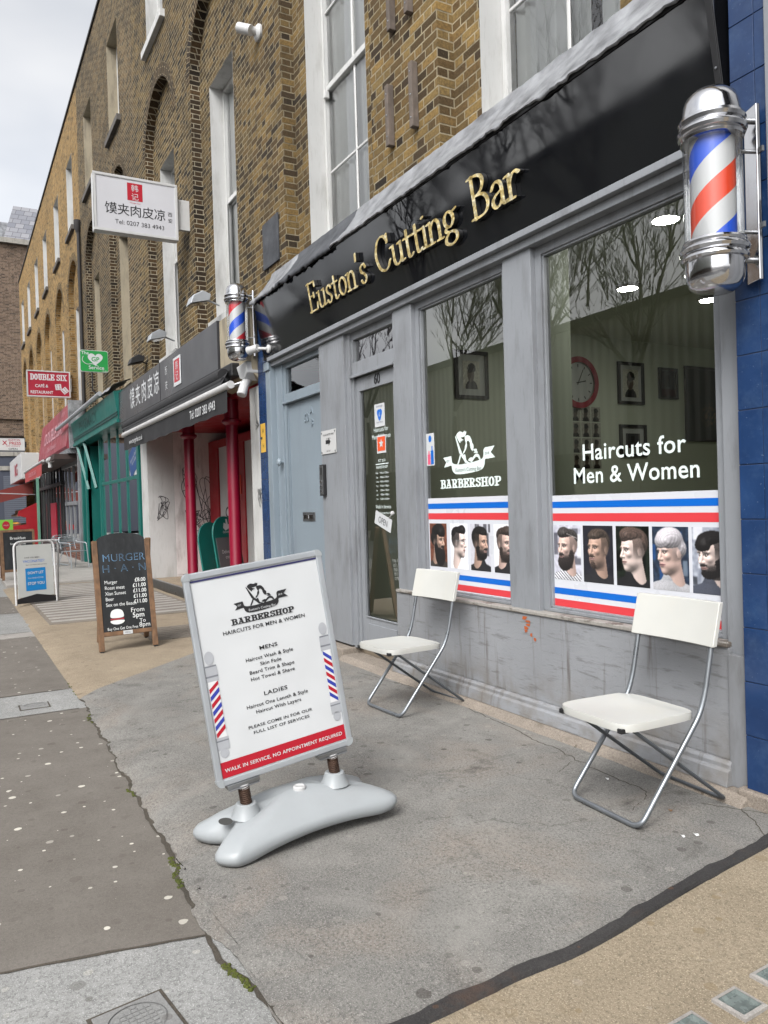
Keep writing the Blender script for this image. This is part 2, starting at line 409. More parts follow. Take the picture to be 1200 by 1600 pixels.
M_WHITE = paint('white_painted_render', hx(184, 184, 182), 0.6, 0.05, 2.0, 0.2, hx(120, 116, 108), 0.45)
M_WHITEF = paint('white_window_paint', hx(192, 192, 190), 0.4, 0.04, 3.0, 0.06, hx(128, 124, 116), 0.35)
M_STONE = paint('grey_stone', hx(146, 142, 134), 0.85, 0.15, 4.0, 0.3, hx(60, 56, 52), 0.7)
M_SILLD = paint('dark_stone_sill', hx(84, 80, 76), 0.85, 0.2, 5.0, 0.3, hx(40, 38, 36), 0.7)
M_BUFF = paint('buff_render', hx(150, 140, 120), 0.85, 0.1, 2.0, 0.25, hx(84, 78, 68), 0.6)
M_COPING = plain('dark_coping', hx(44, 42, 42), 0.8)
M_GREY = paint('grey_joinery_paint', hx(130, 133, 137), 0.42, 0.06, 1.6, 0.2, hx(94, 94, 95), 0.6, spec=0.4)
M_GREYD = paint('grey_paint_worn', hx(124, 126, 129), 0.5, 0.10, 2.6, 0.3, hx(88, 86, 84), 0.7, spec=0.4)
M_GREYB = paint('blue_grey_door_paint', hx(124, 135, 143), 0.38, 0.05, 1.6, 0.08, hx(104, 110, 118), 0.3, spec=0.4)
M_SILLW = None
def peeling(name, top, under, amt):
    N = NT(name); p = N.pos(False); n1 = N.noise(N.scale(p, (0.5, 1, 3.0)), 6.0, 6, 0.7); n2 = N.noise(p, 40.0, 3)
    f = N.ramp(n1, (amt, 0.0), (amt + 0.04, 1.0)); c = N.mix(f, top, under)
    c = N.mix(N.ramp(n2, (0.4, 0.0), (0.8, 0.4)), c, tuple(x * 0.6 for x in under))
    N.bsdf(c, 0.6, 0, N.bump(N.math('ADD', N.math('MULTIPLY', f, -0.5), n2), 0.35, 0.004), 0.35); return N.mat
M_SILLW = peeling('weathered_sill_paint', hx(150, 146, 140), hx(104, 97, 90), 0.54)
M_RISER = None
def riser():
    N = NT('stallriser_paint'); p = N.pos(False)
    n0 = N.noise(p, 1.2, 4); c = N.ramp(n0, (0.3, hx(126, 128, 131)), (0.7, hx(142, 144, 147)))
    sc = N.noise(N.scale(p, (1.2, 1, 9.0)), 3.0, 6, 0.7); c = N.mix(N.ramp(sc, (0.55, 0.0), (0.64, 0.6)), c, hx(98, 97, 97))
    dr = N.noise(N.scale(p, (9.0, 1, 0.6)), 2.0, 5, 0.65); c = N.mix(N.ramp(dr, (0.57, 0.0), (0.70, 0.75)), c, hx(92, 86, 82))
    x, y, z = sep(N, p)
    base = N.math('MULTIPLY', N.ramp(z, (0.18, 1.0), (0.42, 0.0)), N.ramp(N.noise(p, 7.0, 5), (0.4, 0.0), (0.65, 0.6)))
    c = N.mix(base, c, hx(112, 106, 98))
    ck = N.noise(N.scale(p, (2.0, 1, 14.0)), 4.0, 8, 0.75)
    h = N.math('ADD', N.math('MULTIPLY', N.ramp(ck, (0.55, 0.0), (0.60, 1.0)), -0.6), N.noise(p, 90.0, 2))
    N.bsdf(c, 0.42, 0, N.bump(h, 0.4, 0.004), 0.4); return N.mat
M_RISER = riser()
M_BLACKG = paint('black_gloss_panel', (0.006, 0.0065, 0.008), 0.035, 0.2, 0.8, 0.0, spec=1.0)
M_BLACKM = plain('black_satin', (0.012, 0.012, 0.013), 0.5)
M_GOLD = None
def gold():
    N = NT('gold_leaf'); p = N.pos(True); n = N.noise(p, 22.0, 4, 0.7); v = N.voro(N.pos(False), 26.0, 'F1', 'Color')
    c = N.ramp(n, (0.30, hx(170, 142, 78)), (0.5, hx(226, 204, 140)), (0.68, hx(255, 248, 220)))
    N.bsdf(c, N.ramp(n, (0.3, 0.28), (0.7, 0.42)), 0.5, N.bump(N.noise(N.pos(False), 14.0, 2), 0.9, 0.03)); return N.mat
M_GOLD = gold()
M_LEAD = None
def lead(name, a, b, rough=0.5):
    N = NT(name); p = N.pos(False); n = N.noise(p, 5.0, 5, 0.65); n2 = N.noise(p, 30.0, 4)
    c = N.ramp(n, (0.3, a), (0.7, b)); N.bsdf(c, rough, 0.25, N.bump(n2, 0.35, 0.01), 0.4); return N.mat
M_LEAD = lead('lead_flashing', hx(92, 93, 96), hx(160, 162, 165))
M_LEADD = lead('dark_flashing', hx(58, 60, 64), hx(86, 88, 92), 0.75)
M_TILE = None
def tile():
    N = NT('blue_glazed_tile'); p = N.pos(False); x, y, z = sep(N, p)
    n = N.noise(p, 3.0, 4); c = N.ramp(n, (0.3, hx(22, 44, 80)), (0.7, hx(36, 62, 102)))
    c = N.mix(N.ramp(N.noise(p, 9.0, 6, 0.72), (0.48, 0.0), (0.70, 0.30)), c, hx(70, 92, 120)); c = N.mix(N.ramp(N.noise(p, 60.0, 3, 0.7), (0.66, 0.0), (0.70, 0.5)), c, hx(120, 134, 150))
    N.bsdf(c, 0.25, 0, N.bump(N.noise(p, 6.0, 3), 0.12, 0.01), 0.5); return N.mat
M_TILE = tile()
M_GROUT = plain('dark_grout', hx(34, 48, 76), 0.8)
M_CHROME = paint('polished_chrome', hx(200, 200, 202), 0.13, 0.08, 4.0, 0.05, hx(120, 116, 110), 0.3, metal=1.0)
M_STEEL = paint('brushed_steel', hx(150, 152, 154), 0.35, 0.08, 8.0, 0.05, metal=1.0)
M_TUBE = paint('grey_steel_tube', hx(126, 130, 134), 0.32, 0.08, 8.0, 0.05, metal=0.7)
M_TUBED = paint('grey_coated_tube', hx(92, 96, 100), 0.4, 0.08, 8.0, 0.05, metal=0.4)
M_CHAIR = paint('white_chair_plastic', hx(184, 184, 179), 0.35, 0.03, 5.0, 0.04, hx(190, 186, 174), 0.35)
M_WPLAS = paint('white_plastic', hx(184, 184, 183), 0.35, 0.03, 5.0, 0.03)
M_GPLAS = paint('pale_grey_plastic', hx(148, 152, 154), 0.4, 0.04, 3.0, 0.10, hx(140, 142, 142), 0.35)
M_ALU = paint('silver_frame', hx(164, 168, 172), 0.38, 0.05, 5.0, 0.04, metal=0.35)
M_RUST = paint('rusty_spring', hx(72, 54, 44), 0.6, 0.3, 30.0, 0.2, metal=0.6)
M_PAPER = paint('poster_paper', hx(192, 194, 195), 0.4, 0.03, 3.0, 0.0)
M_INK = plain('black_ink', hx(28, 28, 30), 0.5)
M_NAVY = plain('navy_ink', hx(44, 44, 92), 0.4)
M_REDP = plain('red_ink', hx(166, 18, 38), 0.4)
M_PRED = plain('poster_red', hx(206, 62, 68), 0.35)
M_PBLUE = plain('poster_blue', hx(10, 98, 190), 0.35)
M_PWHITE = paint('poster_white', hx(200, 202, 208), 0.3, 0.02, 3.0, 0.0)
M_VINYL = plain('white_vinyl', hx(220, 232, 228), 0.45)
M_SBLUE = plain('stripe_blue', hx(40, 92, 220), 0.3)
M_SRED = plain('stripe_red', hx(240, 78, 44), 0.3)
M_SRED2 = plain('stripe_crimson', hx(214, 44, 56), 0.3)
M_SWHITE = plain('stripe_white', hx(208, 208, 208), 0.3)
M_GLASS = glass_mat('window_glass', (.93, .95, .94), boost=1.8)
M_SHOPGL = glass_mat('shop_glass', (0.82, 0.86, 0.80), boost=3.0)
M_CLEAR = glass_mat('clear_acrylic', (0.98, 0.99, 0.99), boost=0.6)
M_CREAMW = paint('cream_wall', hx(206, 212, 198), 0.8, 0.03, 1.0, 0.0)
M_CURT = paint('net_curtain', hx(226, 226, 224), 0.9, 0.08, 2.0, 0.0)
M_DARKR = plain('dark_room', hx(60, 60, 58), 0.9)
M_FLOORI = paint('shop_floor', hx(110, 100, 86), 0.4, 0.1, 2.0, 0.0)
M_LAMP = plain('lamp_glow', (1, 1, 1), 0.5, emit=((1.0, 0.97, 0.9), 60.0))
M_WOOD = paint('grey_timber', hx(98, 88, 80), 0.8, 0.25, 14.0, 0.4, hx(60, 54, 50), 0.6)
M_WOODB = paint('brown_timber', hx(112, 84, 60), 0.7, 0.3, 14.0, 0.3, hx(58, 42, 32), 0.7)
M_BOARD = paint('chalkboard', hx(23, 25, 27), 0.75, 0.15, 5.0, 0.05, hx(60, 62, 64), 0.4)
M_CHALK = plain('white_chalk', hx(214, 216, 214), 0.9)
M_CHALKB = plain('blue_chalk', hx(96, 130, 160), 0.9)
M_CHALKR = plain('red_chalk', hx(150, 50, 56), 0.9)
M_MAROON = paint('crimson_column_paint', hx(124, 10, 40), 0.35, 0.08, 3.0, 0.05)
M_RED = paint('red_paint', hx(146, 16, 28), 0.4, 0.08, 3.0, 0.05)
M_DRED = paint('dark_red_sign', hx(150, 20, 44), 0.4, 0.08, 3.0, 0.03)
M_CHAR = paint('charcoal_panel', hx(44, 45, 49), 0.3, 0.12, 0.8, 0.02)
M_AWN = paint('black_awning_cloth', hx(32, 32, 34), 0.85, 0.2, 3.0, 0.1)
M_TEAL = paint('teal_paint', hx(16, 96, 88), 0.4, 0.08, 2.0, 0.08, hx(6, 74, 70), 0.5)
M_TEALD = paint('dark_teal_lettering', hx(14, 56, 54), 0.5, 0.08, 2.0, 0.0)
M_GREEN = plain('green_sign', hx(30, 140, 66), 0.4)
M_PINKF = paint('faded_red_fascia', hx(132, 44, 56), 0.4, 0.12, 2.0, 0.03, hx(176, 130, 136), 0.5)
M_PINKL = plain('faded_lettering', hx(190, 140, 148), 0.5)
M_SLATE = None
def slate():
    N = NT('slate_roof'); p = N.pos(False); x, y, z = sep(N, p)
    b = N.n('ShaderNodeTexBrick'); N.set(b.inputs['Vector'], comb(N, N.math('ADD', x, y), z)); b.inputs['Scale'].default_value = 1.0
    b.inputs['Brick Width'].default_value = 0.55; b.inputs['Row Height'].default_value = 0.36; b.inputs['Mortar Size'].default_value = 0.015
    N.set(b.inputs['Color1'], hx(112, 114, 122)); N.set(b.inputs['Color2'], hx(140, 140, 144)); N.set(b.inputs['Mortar'], hx(70, 70, 76))
    N.bsdf(b.outputs[0], 0.7); return N.mat
M_SLATE = slate()

# ---- ground materials
def ground_mat(name, a, b, spot=0.0, speck=0.5, stain=(0.08, 0.075, 0.07), stain_amt=0.5, bump=0.5, tint=None, warm=None, rough=0.9, cracks=False):
    N = NT(name); p = N.pos(False)
    n1 = N.noise(p, 0.9, 5, 0.6); n2 = N.noise(p, 5.0, 5, 0.65); n3 = N.noise(p, 80.0, 4, 0.75); n4 = N.noise(p, 210.0, 2, 0.7)
    c = N.ramp(N.math('ADD', N.math('MULTIPLY', n1, 0.55), N.math('MULTIPLY', n2, 0.45)), (0.36, a), (0.64, b))
    if warm is not None: c = N.mix(N.ramp(N.noise(p, 1.7, 4, 0.6, 0.6), (0.48, 0.0), (0.68, 0.6)), c, warm)
    c = N.mix(N.ramp(n3, (0.46, 0.0), (0.66, speck)), c, tuple(x * 0.55 for x in a))
    c = N.mix(N.ramp(n4, (0.55, 0.0), (0.68, speck)), c, tuple(min(1, x * 1.55) for x in b))
    sm = N.noise(p, 2.4, 7, 0.72, 0.4); c = N.mix(N.ramp(sm, (0.58, 0.0), (0.72, stain_amt)), c, stain)
    if cracks:
        wp = N.n('ShaderNodeVectorMath', _operation='ADD'); N.set(wp.inputs[0], p); nd = N.n('ShaderNodeTexNoise'); N.set(nd.inputs['Vector'], p); nd.inputs['Scale'].default_value = 2.2; nd.inputs['Detail'].default_value = 5
        sc_ = N.n('ShaderNodeVectorMath', _operation='SCALE'); N.set(sc_.inputs[0], nd.outputs['Color']); sc_.inputs['Scale'].default_value = 0.9; N.set(wp.inputs[1], sc_.outputs[0])
        ed = N.voro(wp.outputs[0], 0.9, 'DISTANCE_TO_EDGE'); msk = N.ramp(N.noise(p, 0.8, 3), (.5, 0.0), (.62, 1.0))
        ck = N.math('MULTIPLY', N.ramp(ed, (0.0, 1.0), (0.008, 0.0)), msk); c = N.mix(N.math('MULTIPLY', ck, 0.6), c, stain)
        fl = N.noise(N.scale(p, (1.0, 0.22, 1.0)), 26.0, 5, 0.7, 1.5); c = N.mix(N.ramp(fl, (0.60, 0.0), (0.70, 0.35)), c, stain)
        lt = N.noise(p, 1.1, 6, 0.7, 0.8); c = N.mix(N.ramp(lt, (0.52, 0.0), (0.70, 0.5)), c, tuple(min(1, x * 1.25) for x in b))
    # dark drops and trodden-in spots
    vd = N.voro(p, 9.0); vc = N.voro(p, 9.0, 'F1', 'Color'); rr, gg, bb = N.n('ShaderNodeSeparateColor'), None, None
    N.set(rr.inputs[0], vc)
    th = N.math('MULTIPLY', N.math('POWER', rr.outputs[0], 4.0), 0.24); vdn = N.math('ADD', vd, N.math('MULTIPLY', N.math('SUBTRACT', N.noise(p, 40.0, 2), 0.5), 0.18))
    dk = N.math('MULTIPLY', N.math('LESS_THAN', vdn, th), N.math('MULTIPLY', rr.outputs[1], 0.65)); c = N.mix(dk, c, stain)
    if spot > 0:
        v2 = N.voro(p, 8.5); c2 = N.n('ShaderNodeSeparateColor'); N.set(c2.inputs[0], N.voro(p, 8.5, 'F1', 'Color'))
        t2 = N.math('MULTIPLY', N.math('POWER', c2.outputs[1], 2.6), 0.16)
        v2n = N.math('ADD', v2, N.math('MULTIPLY', N.math('SUBTRACT', N.noise(p, 34.0, 3), 0.5), 0.13))
        g = N.math('MULTIPLY', N.math('MULTIPLY', N.math('LESS_THAN', v2n, t2), N.math('GREATER_THAN', c2.outputs[0], 0.40)), N.ramp(c2.outputs[2], (0.0, spot * 0.35), (0.8, spot)))
        c = N.mix(g, c, hx(198, 194, 182))
    h = N.math('ADD', N.math('MULTIPLY', n3, 0.6), N.math('ADD', N.math('MULTIPLY', n2, 0.8), N.math('MULTIPLY', n4, 0.3)))
    N.bsdf(c, rough, 0, N.bump(h, bump, 0.006), 0.25); return N.mat
G_TAUPE = ground_mat('taupe_pavement', hx(97, 92, 86), hx(112, 107, 101), 0.9, 0.35, hx(84, 78, 72), 0.35, 0.3)
G_GREY = ground_mat('grey_granite_slab', hx(122, 122, 120), hx(146, 146, 144), 0.25, 0.8, hx(96, 94, 90), 0.4, 0.4)
G_PALE = ground_mat('pale_slab', hx(138, 134, 130), hx(158, 154, 148), 0.4, 0.4, hx(110, 104, 98), 0.5, 0.4)
G_CONC = ground_mat('worn_concrete', hx(104, 102, 99), hx(132, 130, 125), 0.12, 0.8, hx(66, 62, 58), 0.7, 1.0, warm=hx(134, 124, 114), cracks=True)
G_LIP = ground_mat('rough_concrete_edge', hx(118, 110, 101), hx(148, 138, 127), 0.0, 0.6, hx(84, 76, 66), 0.7, 1.0)
G_TAN = ground_mat('tan_aggregate', hx(124, 113, 96), hx(148, 136, 117), 0.1, 0.8, hx(120, 104, 80), 0.45, 0.6)
G_TAN2 = ground_mat('tan_forecourt', hx(124, 112, 96), hx(148, 135, 116), 0.15, 0.6, hx(106, 94, 80), 0.55, 0.5)
G_TAR = ground_mat('tar_strip', hx(44, 43, 43), hx(66, 64, 63), 0.0, 0.5, hx(84, 62, 48), 0.5, 1.0)
G_ROAD = ground_mat('road_asphalt', hx(70, 70, 71), hx(88, 88, 88), 0.0, 0.6, hx(50, 50, 50), 0.4, 0.6)
G_JOINT = ground_mat('dark_joint', hx(62, 58, 52), hx(84, 78, 70), 0.0, 0.5, hx(44, 44, 36), 0.6, 0.9)
G_MOSS = ground_mat('moss_green', hx(58, 66, 26), hx(86, 90, 40), 0.0, 0.6, hx(40, 36, 22), 0.6, 1.0)
G_IRON = ground_mat('cast_iron', hx(112, 112, 112), hx(134, 134, 132), 0.0, 0.4, hx(84, 80, 76), 0.4, 0.3, rough=0.6)
G_GRID = ground_mat('pavement_light_grid', hx(104, 98, 90), hx(128, 120, 110), 0.0, 0.5, hx(70, 66, 62), 0.5, 0.6)

# ------------------------------------------------------------------ ground
def ST(o): return tag(o, kind='structure')
g = MB(); g.quad((-300, -300, -0.20), (200, -300, -0.20), (200, 300, -0.20), (-300, 300, -0.20)); ST(g.build('ground', G_ROAD, recalc=False))
g = MB(); g.quad((-120, -9.5, -0.16), (40, -9.5, -0.16), (40, -3.2, -0.16), (-120, -3.2, -0.16)); ST(g.build('road', G_ROAD, recalc=False))
g = MB(); g.box(-120, 40, -3.2, -3.05, -0.2, -0.035); ST(g.build('kerb', G_GREY, bevel=0.01))
g = MB(); g.box(-120, 40, -14, -9.5, -0.3, -0.04); ST(g.build('far_pavement', G_PALE))

def noisy(a, b, n, amp, seed=0, fr=1.0):
    """straight 2d line with a ragged course"""
    rg = np.random.default_rng(seed); k = rg.normal(size=n + 1); k2 = rg.normal(size=n + 1); sm = np.convolve(k2, np.ones(5) / 5, 'same') * 2
    o = []
    for i in range(n + 1):
        t = i / n; dx, dy = b[0] - a[0], b[1] - a[1]; l = math.hypot(dx, dy); e_ = 0 if i in (0, n) else (k[i] * .35 + sm[i]) * amp
        o.append((a[0] + dx * t - dy / l * e_, a[1] + dy * t + dx / l * e_))
    return o
EDGE = []
for a_, b_, n_ in (((1.5, 0.84), (-2.11, 0.815), 60), ((-2.11, 0.815), (-2.63, 0.745), 14), ((-2.63, 0.745), (-3.6, 0.80), 24), ((-3.6, 0.80), (-4.95, 0.83), 30), ((-4.95, 0.83), (-6.75, 0.86), 36)):
    EDGE += noisy(a_, b_, n_, 0.011, len(EDGE))[:-1]
EDGE.append((-6.75, 0.86))
def edge_y(x):
    for (xa, ya), (xb, yb) in zip(EDGE[:-1], EDGE[1:]):
        if xb <= x <= xa: return ya + (yb - ya) * (xa - x) / max(1e-9, xa - xb)
    return 0.86
PZ = -0.032
JX = [(-2.72, 0.10, -0.02), (-6.43, 0.0, 0.02), (-7.20, 0.0, 0.0), (-10.55, 0, 0), (-10.98, 0, 0), (-13.2, 0.1, 0), (-16.0, 0, 0)]
def jx(i, y): return JX[i][0] + JX[i][1] * (y - 0.8) * 2.2
Y0 = -3.05
def pav(name, ia, ib, m, x_hi=None, x_lo=None):
    xa = (lambda y: x_hi) if ia is None else (lambda y: jx(ia, y)); xb = (lambda y: x_lo) if ib is None else (lambda y: jx(ib, y))
    g = MB(); top = 1.0
    g.quad((xb(Y0), Y0, PZ), (xa(Y0), Y0, PZ), (xa(top), top, PZ), (xb(top), top, PZ)); return ST(g.build(name, m, recalc=False))
pav('pavement_slab', None, 0, G_GREY, x_hi=8); pav('pavement', 0, 1, G_TAUPE); pav('pavement_slab', 1, 2, G_GREY)
pav('pavement', 2, 3, G_TAUPE); pav('pavement_slab', 3, 4, G_PALE); pav('pavement_slab', 4, 5, G_GREY); pav('pavement', 5, 6, G_TAUPE); pav('pavement_slab', 6, None, G_GREY, x_lo=-120)
g = MB()
for i in range(len(JX)):
    l1 = noisy((jx(i, Y0) - .008, Y0), (jx(i, .82) - .008, .82), 60, 0.004, 50 + i); l2 = noisy((jx(i, .82) + .008, .82), (jx(i, Y0) + .008, Y0), 60, 0.004, 70 + i)
    for (p, q), (r, s) in zip(zip(l1[:-1], l1[1:]), zip(l2[::-1][:-1], l2[::-1][1:])):
        g.quad((*p, PZ + .003), (*r, PZ + .003), (*s, PZ + .003), (*q, PZ + .003))
ST(g.build('pavement_joints', G_JOINT, recalc=False))

# barber forecourt: a worn slab with a broken lip over the pavement
def left_x(y): return -6.70 - (y - 0.84) * 0.985
TAR = [(-2.18, 3.42), (-2.10, 3.09), (-2.06, 2.82), (-2.02, 2.45), (-1.985, 2.2), (-1.945, 1.95), (-1.92, 1.72), (-1.925, 1.5), (-1.905, 1.2), (-1.90, 1.0), (-1.9, 0.8)]
TARC = catmull(TAR, 22)
def tar_x(y):
    for (xa, ya), (xb, yb) in zip(TARC[:-1], TARC[1:]):
        if yb <= y <= ya: return xa + (xb - xa) * (ya - y) / max(1e-9, ya - yb)
    return TARC[0][0]
from mathutils import noise as mnoise
def fz(x, y):
    v = mnoise.fractal(Vector((x * 1.3, y * 1.3, 0)), 1.0, 2.0, 4) * 0.006
    d = y - edge_y(min(1.4, x))
    if d < 0.26: v += -0.030 * (1 - max(0, d) / 0.26) ** 2 + mnoise.fractal(Vector((x * 7, y * 7, 3)), 1.0, 2.0, 4) * 0.012 * (1 - d / 0.26)
    return v
def slab(name, xl, xr, nx, ny, m, z0=0.0, ylo=None, yhi=3.46):
    g = MB(); P = []
    for j in range(ny + 1):
        t = (j / ny) ** 1.35
        for i in range(nx + 1):
            s = i / nx
            ya = 0.8; xg = xl(0.84) + (xr(0.84) - xl(0.84)) * s; ya = (ylo(xg) if ylo else edge_y(xg)); y = ya + (yhi - ya) * t
            x = xl(y) + (xr(y) - xl(y)) * s; P.append((x, y, z0 + fz(x, y)))
    W = nx + 1
    F = [(j * W + i, j * W + i + 1, (j + 1) * W + i + 1, (j + 1) * W + i) for j in range(ny) for i in range(nx)]
    n0 = len(P)   # skirt down to the pavement
    P += [(P[i][0], P[i][1] + 0.012, PZ - 0.02) for i in range(W)]
    F += [(i + 1, i, n0 + i, n0 + i + 1) for i in range(nx)]
    g.mesh(P, F); return ST(g.build(name, m, smooth=50, recalc=False))
slab('forecourt', left_x, lambda y: tar_x(y) - 0.03, 240, 70, G_CONC)
slab('forecourt_tan', lambda y: tar_x(y) + 0.03, lambda y: 1.4, 90, 40, G_TAN)
slab('forecourt_buff', lambda y: -17.6, left_x, 160, 30, G_TAN2, ylo=lambda x: 0.86)
g = MB(); g.box(-120, -17.6, 0.93, 3.6, -0.1, 0.05); ST(g.build('raised_kerb_slab', G_PALE, bevel=0.01))
g = MB(); g.box(1.4, 30, 0.84, 3.5, -0.1, 0.0); ST(g.build('forecourt_far_right', G_TAN))
# tar strip
rg = np.random.default_rng(3); g = MB(); Lp, Rp, Lt, Rt = [], [], [], []
for i, (x, y) in enumerate(TARC):
    wd = 0.029 + 0.010 * mnoise.noise(Vector((y * 2.2, 1, 0))); a, b = .012 * mnoise.fractal(Vector((y * 6, 7, 0)), 1, 2, 5), .012 * mnoise.fractal(Vector((y * 6, 3, 9)), 1, 2, 5); h = 0.009 + .004 * mnoise.noise(Vector((y * 9, 2, 2)))
    Lp.append((x - wd + a, y, -0.006)); Rp.append((x + wd + b, y, -0.006)); Lt.append((x - wd * .78 + a, y, h)); Rt.append((x + wd * .78 + b, y, h))
for i in range(len(TARC) - 1):
    for A, B in ((Lp, Lt), (Lt, Rt), (Rt, Rp)): g.quad(A[i], B[i], B[i + 1], A[i + 1])
ST(g.build('tar_joint', G_TAR, smooth=60))
# ragged dark crack and moss along the lip
g = MB()
for (xa, ya), (xb, yb) in zip(EDGE[:-1], EDGE[1:]):
    if xb < -0.9 or True:
        w1 = 0.006 + 0.010 * abs(mnoise.noise(Vector((xa * 3, 0, 5)))); w2 = 0.006 + 0.010 * abs(mnoise.noise(Vector((xb * 3, 0, 5))))
        g.quad((xa, ya - w1, PZ + .004), (xa, ya + .012, PZ + .004), (xb, yb + .012, PZ + .004), (xb, yb - w2, PZ + .004))
ST(g.build('pavement_crack', G_JOINT, recalc=False))
g = MB()
for l_ in (noisy((-4.95, 3.27), (-3.6, 3.10), 40, .012, 91) + noisy((-3.6, 3.10), (-2.75, 3.02), 26, .014, 92), noisy((-2.75, 3.02), (-2.62, 2.78), 10, .01, 93), noisy((-3.3, 3.06), (-3.22, 2.86), 8, .008, 94), noisy((-2.36, 3.22), (-2.12, 3.05), 10, .012, 95), noisy((-6.1, 3.1), (-5.0, 3.28), 24, .014, 96), noisy((-2.2, 3.3), (-2.5, 3.12), 10, .010, 97)):
    for (xa, ya), (xb, yb) in zip(l_[:-1], l_[1:]): g.quad((xa, ya - .0035, fz(xa, ya) + .0015), (xb, yb - .0035, fz(xb, yb) + .0015), (xb, yb + .0035, fz(xb, yb) + .0015), (xa, ya + .0035, fz(xa, ya) + .0015))
ST(g.build('forecourt_cracks', G_JOINT, recalc=False))
def moss(cx0, cx1, n, seed):
    rg = np.random.default_rng(seed)
    for _ in range(n):
        x = rg.uniform(cx0, cx1); y = edge_y(x) - 0.002 + rg.normal(0, .006); r = rg.uniform(.003, .008)
        g.lathe([(r, PZ), (r * .9, PZ + r * .6), (r * .5, PZ + r), (0.0, PZ + r * 1.1)], x, y, 6)
g = MB(); moss(-3.42, -3.12, 130, 1); moss(-2.52, -2.34, 120, 2); moss(-4.4, -4.25, 30, 3); moss(-6.2, -5.9, 30, 4); moss(-7.6, -6.8, 20, 5)
tag(g.build('moss', G_MOSS, smooth=60), 'green moss growing in the crack beside the pavement', 'moss', kind='stuff')
# pavement cellar-light grids beyond the forecourt
g = MB()
for k in range(7): g.box(-9.95 + k * 0.13, -9.95 + k * 0.13 + 0.06, 2.0, 3.1, -0.01, 0.010)
g.box(-10.0, -9.02, 1.96, 3.14, -0.01, 0.006); ST(g.build('pavement_grid', G_GRID))
g = MB()
for k in range(18): g.box(-17.2 + k * 0.33, -17.2 + k * 0.33 + 0.17, 1.15, 3.2, -0.01, 0.011)
ST(g.build('pavement_strips', G_PALE))
g = MB(); g.box(-17.4, -11.2, 1.1, 3.26, -0.01, 0.008); ST(g.build('pavement_grid_bed', G_GRID))
# covers and pavement lights
def cover(cx, cy, wx, wy, rot, name, label):
    t = thing(name, label, 'cover', (cx, cy, PZ), rotz=rot)
    g = MB(); g.box(-wx - .012, wx + .012, -wy - .012, wy + .012, -.01, .003); o = g.build('recess', G_JOINT, None); o.parent = t
    g = MB(); g.box(-wx, wx, -wy, wy, -.01, .007); g.strip([(wx * .86 * math.cos(a), wy * .86 * math.sin(a)) for a in np.linspace(0, 2 * math.pi, 40)[:-1]], lambda a, b: (a, b, .0075), lambda a, b: (a * .94, b * .94, .011)); o = g.build('frame', G_IRON, None, bevel=.002); o.parent = t
    g = MB()
    n = 8
    for i in range(n):
        for j in range(n):
            x0, y0 = -wx * .76 + i * wx * 1.52 / n, -wy * .76 + j * wy * 1.52 / n
            x1, y1 = x0 + wx * 1.52 / n * .8, y0 + wy * 1.52 / n * .8
            if max(math.hypot(x / wx, y / wy) for x in (x0, x1) for y in (y0, y1)) < .78: g.box(x0, x1, y0, y1, .006, .010)
    o = g.build('lid', G_IRON, None); o.parent = t
cover(-2.375, 0.435, 0.10, 0.105, R(8), 'inspection_cover', 'small square iron cover with a round lid in the nearest grey slab')
cover(-6.72, 0.525, 0.085, 0.10, 0, 'inspection_cover', 'small iron cover in the grey band farther along the pavement')
M_PGL = glass_mat('pavement_glass', (0.45, 0.52, 0.5), boost=2.0)
M_PGB = paint('pavement_glass_body', hx(92, 100, 97), 0.25, 0.35, 30.0, 0.3)
for (x, y), lb in (((-1.462, 1.966), 'square glass block set in tan paving, the whole one near the corner'), ((-1.478, 2.165), 'square glass block set in tan paving, cut by the frame edge'), ((-1.455, 1.765), 'square glass block set in tan paving, lowest at the frame edge')):
    t = thing('pavement_light', lb, 'glass block', (x, y, 0), 'glass blocks set in the tan paving', R(2))
    g = MB(); g.strip([(-.055, -.055), (.055, -.055), (.055, .055), (-.055, .055)], lambda a, b: (a, b, .009), lambda a, b: (a * .78, b * .78, .011)); g.strip([(-.055, -.055), (.055, -.055), (.055, .055), (-.055, .055)], lambda a, b: (a, b, -.02), lambda a, b: (a, b, .009)); o = g.build('rim', G_PALE); o.parent = t
    g = MB(); g.strip([(-.043, -.043), (.043, -.043), (.043, .043), (-.043, .043)], lambda a, b: (a, b, .010), lambda a, b: (a * .72, b * .72, .004)); g.quad((-.031, -.031, .004), (.031, -.031, .004), (.031, .031, .004), (-.031, .031, .004)); o = g.build('lens', M_PGB); o.parent = t
# scattered litter
for k, (x, y, r, m, nm, lb) in enumerate(((-2.52, 2.92, .012, M_WOODB, 'leaf', 'dead brown leaf on the concrete under the near chair'), (-2.28, 2.80, .014, M_WPLAS, 'paper_scrap', 'white paper scrap on the concrete near the blue tiled pier'), (-2.3, 2.74, .010, M_WPLAS, 'paper_scrap', 'smaller white scrap beside the larger one near the tar joint'), (-2.98, 2.98, .011, M_WPLAS, 'paper_scrap', 'tiny white scrap on the concrete behind the near chair'))):
    g = MB(); pts = [(x + r * (1 + .3 * math.sin(3 * a + k)) * math.cos(a), y + r * .5 * math.sin(a), .010 + .004 * math.sin(2 * a)) for a in np.linspace(0, 2 * math.pi, 9)[:-1]]
    g.poly(pts); o = g.build(nm, m, recalc=False); sdf = o.modifiers.new('solid', 'SOLIDIFY'); sdf.thickness = .002
    tag(o, lb, 'leaf' if nm == 'leaf' else 'litter')
